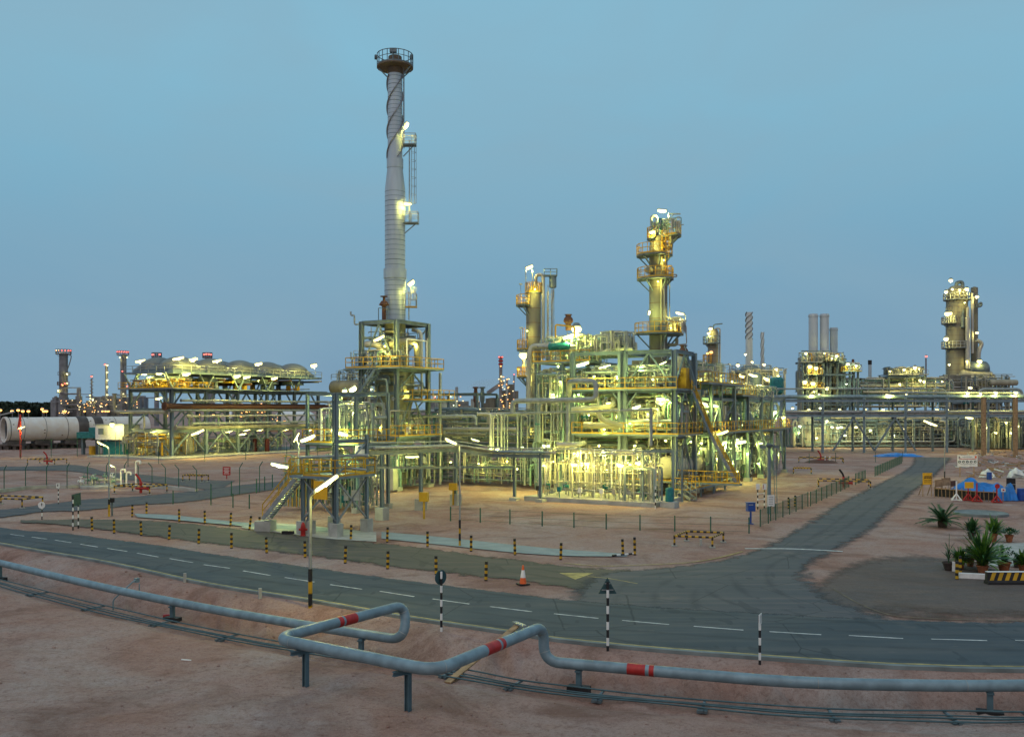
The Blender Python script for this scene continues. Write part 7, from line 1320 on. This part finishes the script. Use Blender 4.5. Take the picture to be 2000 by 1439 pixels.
# ------------------------------------------------------------------ right: pipe rack along the cross road
GQ = Grid((42, 178, 0), 0); T = thing('pipe_rack', 'long grey two-level pipe rack crossing behind the site, on evenly spaced columns', 'pipe rack', (42, 178, 0)); xs = [44+8*k for k in range(10)]
for x in xs:
    for y in (178, 184): part_ibeam(T, 'column', (x, y, 0), (x, y, 10.6), .42, .42, 'rack_blue')
    for z in (7.2, 10.1): part_ibeam(T, 'beam', (x, 178, z), (x, 184, z), .34, .45, 'rack_blue')
for z in (7.15, 10.05):
    for y in (177.9, 184.1): part_ibeam(T, 'girder', (40, y, z), (125, y, z), .3, .5, 'rack_blue')
lst = []; q = random.Random(50)
for z in (7.5, 10.45):
    y = 178.3
    while y < 183.8: r = q.choice((.14, .2, .28, .36)); lst.append(([V(38+q.uniform(-3, 2), y+r, z+r), V(126, y+r, z+r)], r, q.choice(('pipe_blue', 'pipe_grey', 'galv', 'rack_blue', 'rack_blue')))); y += 2*r+.18
pipes_into(T, lst, 60, n=10)
for xa in (62, 70, 102): part_bar(T, 'brace', (xa, 178, .4), (xa+4, 178, 6.8), .3); part_bar(T, 'brace', (xa+8, 178, .4), (xa+4, 178, 6.8), .3)
for xa in (76,): mb = MB(); mb.tube(bend([(40, 181, 12.4), (85, 181, 12.4), (86, 181, 9.8)], 1), .16, 8); mb.tube(bend([(74, 180, 11.6), (98, 180, 11.6), (100, 180, 11), (126, 180, 11)], 1), .22, 8); mb.build('upper_pipe', 'pipe_grey', T)
for px0, px1, y in ((1912, 1996, 760),): mb = MB(); d = 186; mb.tube(bend([P(px0, 785, d), P(px0, y, d), P(px1, y, d), P(px1, 785, d)], 1.5, 6), .3, 10); mb.build('loop_pipe', 'pipe_grey', T)
for px, py, L_, r in ((1738, 772, 1.8, .22), (1586, 772, .9, .2), (1615, 760, .6, .2), (1893, 816, 1.6, .28), (1945, 767, .8, .3), (1984, 767, .8, .3), (1915, 768, .6, .2), (1890, 767, .9, .24), (1895, 757, .9, .2)): tube_lamp(T, P(px, py, 178), (1, 0, -.15), L_, r, 'glow_street', P(px, py-6, 178))
for x in (1921, 1983): c = G(x, 893); tag((lambda m: (m.tube([(c.x, c.y, 0), (c.x, c.y, 10.5)], .42, 12), m.build('standpipe', 'orange' if False else 'wood', None, tuple(c)))[1])(MB()), 'ochre vertical pipe rising through the dug ground, ' + ('behind the safety board' if x == 1921 else 'beyond the white heap at the edge'), 'standpipe', 'ochre standpipes')
# three-chimney furnace block
D3 = 232; Gz = Grid(((1560-1000)/FPX*D3, D3, 0), 0); T = thing('furnace_block', 'furnace block with three short chimneys and lamp-lit galleries behind the right pipe rack', 'furnace', tuple(Gz.o))
def zz3(y): return HZ(y, D3)
for px, top, w, m in ((1596, 611, 17.5, 'stack_pale'), (1618, 611, 17, 'stack_pale'), (1636.5, 638, 15, 'stack')):
    x = (px-1000)/FPX*D3; r = w*D3/FPX/2; mb = MB(); pr = [(r, zz3(700)), (r, zz3(top)-.4), (r*1.12, zz3(top)-1.2), (r*1.12, zz3(top)-.9), (r, zz3(top)-.9), (r, zz3(top)), (r*.9, zz3(top)), (r*.88, zz3(top)-1)]
    pr = [(r, zz3(700))]
    for y in np.arange(690, top+8, -20): pr += [(r, zz3(y)), (r*1.03, zz3(y)), (r*1.03, zz3(y)+.2), (r, zz3(y)+.2)]
    pr += [(r, zz3(top+5)), (r*1.15, zz3(top+5)), (r*1.15, zz3(top+3)), (r, zz3(top+3)), (r, zz3(top)), (r*.9, zz3(top)), (r*.88, zz3(top)-1)]
    mb.lathe(pr, (x, D3+3, 0), n=24); mb.build('chimney', m, T)
for px, w, y0, m in ((1611, 21, 694, 'cream'), (1634, 15, 696, 'beige_light'), (1652, 12, 716, 'beige_light'), (1583, 26, 775, 'beige')):
    x = (px-1000)/FPX*D3; r = w*D3/FPX/2; mb = MB(); mb.lathe([(r, 0), (r, zz3(800)), (r*1.03, zz3(800)), (r*1.03, zz3(800)+.3), (r, zz3(800)+.3), (r, zz3(740)), (r*1.03, zz3(740)), (r*1.03, zz3(740)+.3), (r, zz3(740)+.3), (r, zz3(y0)), (r*.7, zz3(y0)+1)], (x, D3+3, 0), n=22); mb.build('furnace_shell', m, T)
for y in (708, 732, 758, 790):
    for yy in (D3-2, D3+4): part_ibeam(T, 'beam', (P(1563, y, D3).x, yy, zz3(y)), (P(1642 if y < 720 else 1660, y, D3).x, yy, zz3(y)), .35, .5)
for px in (1563, 1572, 1590, 1603): part_ibeam(T, 'column', (P(px, 800, D3).x, D3-2, 0), (P(px, 800, D3).x, D3-2, zz3(690)), .45, .45)
g3 = Grid((P(1562, 700, D3).x, D3-1, 0), 0); clutter(T, g3, 0, 12, 0, 5, 6, 22, 90, 87, .6, .4, 60, 8, 4, ('beige_light', 'steel', 'beige', 'galv'), .08)
for px in (1603, 1618, 1632, 1646, 1656, 1664, 1672): part_ibeam(T, 'column', (P(px, 800, D3).x, D3-1.3, 0), (P(px, 800, D3).x, D3-1.3, zz3(700 if px < 1650 else 726)), .5, .5)
for (a, b, y, h_) in ((1558, 1632, 708, 1.5), (1571, 1600, 732, 1.3), (1562, 1604, 758, 1.3), (1640, 1676, 726, 1.2), (1600, 1642, 708, 1.2)):
    g3 = Grid((P(a, y, D3).x, D3-2.6, 0), 0); deck(T, g3, 0, P(b, y, D3).x-P(a, y, D3).x, 0, 2.5, zz3(y), 'flr', rail='yellow' if y > 720 else 'galv'); clutter(T, g3, 0, P(b, y, D3).x-P(a, y, D3).x, .3, 2, zz3(y)+.1, zz3(y)+2.4, 16, int(a+y), .8, .16, 16, 3, 1, ('cream', 'galv', 'yellow', 'alum'))
g3 = Grid((P(1558, 700, D3).x, D3-2.8, 0), 0); part_bar(T, 'beam', g3.p(0, 0, zz3(687)), g3.p(7.6, 0, zz3(687)), .3)
ladder(T, (P(1556, 800, D3).x, D3-2, 0), 0, zz3(690), (-1, 0, 0), 'steel_dark', False, .8); far_column(T, 1666, D3+4, 702, 866, 5, 'rust', 'pipe')
for px, py, r in ((1574, 690, .42), (1582, 716, .6), (1594, 719, .55), (1572, 746, .6), (1588, 749, .65), (1634, 695, .36), (1656, 711, .45), (1672, 714, .36), (1616, 758, .45), (1653, 750, .24), (1600, 770, .3), (1590, 765, .3), (1610, 690, .2), (1625, 700, .25)): bulb(T, P(px, py, D3-3.4), r, 'glow_far' if px < 1630 else 'glow_far_green')
# ground-level plant under the rack, right
T = thing('process_unit', 'low brightly lit pump and exchanger unit seen under the right pipe rack', 'process unit', (P(1650, 850, 205).x, 205, 0)); g3 = Grid((P(1545, 800, 205).x, 203, 0), 0); clutter(T, g3, 0, 44, 0, 8, .2, 6.5, 220, 81, .6, .3, 90, 24, 12, PM, .06)
for px, w, h_ in ((1610, 1.6, 5), (1600, 1.2, 4), (1633, 1.4, 3.6), (1660, 1.2, 5.2), (1720, 2.0, 5.5), (1575, 1.6, 6.5)): vessel(T, P(px, 860, 206)*1.0+V(0, 0, -P(px, 860, 206).z+.5), V(P(px, 860, 206).x, 206, h_), w, random.Random(px).choice(('cream', 'beige_light', 'alum')), 'vessel', 16)
for px, py in ((1625, 834), (1636, 835), (1643, 834), (1562, 832), (1672, 834), (1615, 822), (1700, 840), (1765, 838), (1690, 800), (1580, 800), (1548, 797), (1602, 797), (1640, 800), (1725, 800), (1776, 801), (1830, 800), (1850, 800), (1560, 845), (1595, 855), (1650, 850), (1745, 850)): bulb(T, P(px, py, 201), .34, random.Random(px).choice(('glow_far', 'glow_far_green', 'glow_far')))
T = thing('storage_drum', 'white horizontal tank behind the rack legs at the right, on low saddles', 'storage drum', (P(1824, 840, 215).x, 215, 0)); a, b = P(1790, 835, 212), P(1862, 835, 216); vessel(T, a, b, 1.75, 'cream', 'shell', 26, .5)
for t in (.2, .8): mb = MB(); c = a.lerp(b, t); mb.box((c.x, c.y, (c.z-1.3)/2), (.7, 2.4, c.z-1.3)); mb.build('saddle', 'concrete', T)
T = thing('process_unit', 'dark cluttered unit with lamp-lit bars at the far right behind the ochre standpipes', 'process unit', (P(1960, 840, 196).x, 196, 0)); g3 = Grid((P(1880, 800, 196).x, 192, 0), 0); clutter(T, g3, 0, 20, 0, 7, .2, 7, 130, 82, .8, .3, 80, 14, 8, ('steel_dark', 'steel', 'pipe_grey', 'beige'), .07)
for px, py in ((1924, 830), (1929, 836), (1988, 832), (1965, 825), (1945, 845), (1975, 845)): bulb(T, P(px, py, 191), .28, 'glow_far')
# right-hand column group
D4 = 262; h = lambda y: HZ(y, D4); X = (1869-1000)/FPX*D4
T = tower('massive brown twin-height column with lamp-lit side platforms at the far right', X, D4, [(2.85, 0), (2.85, h(578)), (2.6, h(566)), (1.6, h(559)), (.001, h(557))], 'beige'); 
for y, a0, a1, ro in ((586, -260, 10, 1.25), (632, -250, -120, 1.42), (680, -260, -60, 1.42)): ring_deck(T, (X, D4), h(y), 2.87, 2.85*ro, a0, a1, 'galv', 'steel_dark', 1.8, True, 14, .09)
far_column(T, 1903, D4+2, 562, 800, 13, 'beige', 'second_shell'); far_column(T, 1890, D4-3.6, 620, 720, 9, 'alum', 'riser'); far_column(T, 1890, D4-3.4, 600, 640, 6, 'alum', 'riser'); gooseneck(T, [P(1868, 560, D4-1), P(1868, 552, D4-1), P(1880, 550, D4-1), P(1880, 640, D4-3.2)], .5, 'steel_dark'); gooseneck(T, [P(1899, 572, D4-3), P(1899, 690, D4-3)], .4, 'alum'); gooseneck(T, [P(1906, 598, D4-1), P(1917, 590, D4-1), P(1917, 598, D4-1), P(1905, 600, D4-1)], .3, 'steel_dark'); gooseneck(T, [P(1907, 664, D4-2), P(1919, 670, D4-2), P(1912, 684, D4-2), P(1911, 705, D4-2)], .55, 'alum')
ladder(T, (X-3.6, D4-1, 0), h(770), h(600), (-1, 0, 0), 'steel_dark', False, .6); vessel(T, P(1893, 722, D4-2), P(1922, 722, D4-2), 2.4, 'steel_dark', 'vessel'); vessel(T, P(1880, 736, D4-3), P(1932, 738, D4-3), 2.0, 'beige_light', 'vessel')
for px, py, r in ((1857, 548, .62), (1888, 565, .62), (1848, 570, .55), (1850, 613, .8), (1856, 612, .6), (1848, 662, .75), (1908, 580, .6), (1908, 650, .5), (1854, 712, .42), (1913, 706, .75), (1897, 740, .55), (1885, 739, .4), (1929, 742, .55), (1860, 565, .4), (1874, 566, .4), (1884, 591, .3), (1892, 765, .5), (1897, 757, .55), (1888, 705, .3)): bulb(T, P(px, py, D4-4.5), r, 'glow_far')
T = thing('process_unit', 'clustered exchangers and lamps at the foot of the brown far-right column', 'process unit', (P(1900, 760, D4-6).x, D4-8, 0)); g3 = Grid((P(1862, 800, 252).x, 250, 0), 0); clutter(T, g3, -3, 16, 0, 6, 8, 18, 90, 83, .6, .35, 60, 10, 4, ('beige_light', 'alum', 'steel', 'cream'), .08); mb = MB(); mb.box(P(1865, 765, 255), (6.4, 5, 9)); mb.build('casing', 'beige', T); vessel(T, P(1935, 747, 250), P(1985, 747, 250), .8, 'beige_light', 'exchanger')
T = thing('air_cooler', 'small lamp-lit fan bank with finned top left of the brown far-right column', 'air cooler', (P(1760, 740, 240).x, 240, 0)); g3 = Grid((P(1730, 800, 240).x, 238, 0), 0); w = P(1800, 800, 240).x-P(1730, 800, 240).x; frame(T, g3, (0, w/2, w), (0, 6), (12, h(742)), h(738), .4, .4); deck(T, g3, -.5, w+.5, -1, 6, h(738), 'f', rail='galv'); clutter(T, g3, 0, w, 0, 5, h(738), h(724), 60, 84, .7, .3, 50, 8, 3, ('steel_dark', 'galv', 'beige_light'), .08); clutter(T, g3, -12, w+8, 0, 5, 9, h(742), 80, 85, .4, .3, 50, 6, 3, ('beige_light', 'galv', 'pipe_green', 'cream'), .08)
for px, py, r in ((1738, 725, .3), (1766, 722, .45), (1787, 718, .55), (1797, 743, .45), (1757, 750, .4), (1805, 745, .4), (1770, 770, .3), (1840, 745, .3), (1795, 720, .3)): bulb(T, P(px, py, 236), r, 'glow_far')
T = thing('chimney', 'plain slim grey chimney with a dark rim between the furnace block and the fan bank', 'chimney', (P(1699, 800, 250).x, 250, 0)); far_column(T, 1699, 250, 708, 832, 6.5, 'stack', 'shaft'); x = (1699-1000)/FPX*250; mb = MB(); mb.lathe([(.5, 0), (.52, 1.2), (.44, 1.2)], (x, 250, HZ(712, 250)), n=12); mb.build('rim', 'black', T)
T = thing('flare_stack', 'distant thin flare stack with a glowing pinkish tip at the right', 'stack', (P(1808, 800, 420).x, 420, 0)); far_column(T, 1808.5, 420, 699, 832, 3, 'far_steel', 'shaft'); bulb(T, P(1809, 696, 420), .6, 'glow_red')
# middle distance: slim column and spiral chimneys above the right structure
D5 = 190; h = lambda y: HZ(y, D5); X = (1393-1000)/FPX*D5
T = tower('slim brown column with orange-lit platforms seen past the roof frame corner', X, D5, [(1.1, 0), (1.1, h(650)), (.8, h(643)), (.001, h(641))], 'beige'); ring_deck(T, (X, D5), h(671), 1.12, 2.1, -260, -60, 'steel', 'steel_dark', 1.4, True, 10, .06); ring_deck(T, (X, D5), h(710), 1.12, 2.1, -260, -120, 'yellow', 'steel_dark', 1.8, True, 8, .06); gooseneck(T, [P(1398, 647, D5), P(1398, 641, D5), P(1406, 641, D5), P(1406, 760, D5)], .16); mb = MB(); mb.tube(bend([P(1393, 645, D5), P(1393, 634, D5), P(1411, 632, D5)], 1), .12, 6); mb.build('davit', 'steel_dark', T)
for px, py, r in ((1388, 642, .42), (1384, 651, .36), (1382, 690, .3), (1389, 688, .38)): bulb(T, P(px, py, D5-2), r, 'glow_far' if py < 660 else 'glow_orange')
for px, top, bot, w, lab, D6 in ((1463, 610, 720, 12, 'spiral-straked grey chimney above the right process structure', 200), (1489, 649, 740, 6, 'thin spiral-straked chimney just right of the taller spiral one', 205)):
    X = (px-1000)/FPX*D6; r = w*D6/FPX/2; hz = lambda y: HZ(y, D6); T = thing('chimney', lab, 'chimney', (X, D6, 0)); mid = lerp(hz(bot), hz(top), .52 if w > 8 else .05); mb = MB(); mb.lathe([(r*1.15, 0), (r*1.15, hz(bot)), (r*1.1, mid), (r, mid), (r, hz(top)), (r*.85, hz(top))], (X, D6, 0), n=20); mb.build('shell', 'stack_pale', T)
    for k in range(3):
        mb = MB(); vs = []; N = 44
        for i in range(N+1):
            t = i/N; a = 2*math.pi*(k/3+t*1.6); zc = lerp(mid, hz(top), t)
            for rr_, dz in ((r*.98, -.1), (r*1.24, -.1), (r*1.24, .1), (r*.98, .1)): vs.append((X+math.cos(a)*rr_, D6+math.sin(a)*rr_, zc+dz))
        mb.add(vs, [(4*i+j, 4*i+(j+1) % 4, 4*i+4+(j+1) % 4, 4*i+4+j) for i in range(N) for j in range(4)]); mb.build('strake', 'far_steel', T)
T = thing('process_unit', 'furnace and piping at the foot of the two spiral chimneys', 'process unit', (P(1470, 760, 196).x, 196, 0)); g3 = Grid((P(1430, 800, 194).x, 192, 0), 0); clutter(T, g3, 0, 11, 0, 5, 10, 17, 60, 86, .6, .3, 40, 6, 3, ('steel', 'cream', 'beige_light'), .08); mb = MB(); mb.lathe([(3.6, 0), (3.6, HZ(730, 196)), (2.6, HZ(724, 196)), (1.2, HZ(712, 196))], ((1465-1000)/FPX*197, 197, 0), n=22); mb.build('furnace', 'steel_dark', T); ring_deck(T, ((1465-1000)/FPX*197, 197), HZ(728, 197), 2.5, 4.4, 0, 360, 'galv', 'steel_dark', 1.5, False, 18, .06)
for px, py, r in ((1441, 713, .4), (1456, 692, .3), (1492, 712, .34), (1516, 721, .34), (1469, 707, .3), (1505, 745, .4), (1520, 735, .3)): bulb(T, P(px, py, 188), r, 'glow_far')
vessel(T, P(1517, 765, 186), P(1517, 742, 186), 1.4, 'teal', 'vessel', 16); mb = MB(); mb.tube(bend([P(1531, 790, 186), P(1531, 722, 186), P(1535, 722, 186), P(1535, 730, 186)], .6), .14, 8); mb.build('vent_pipe', 'galv', T)
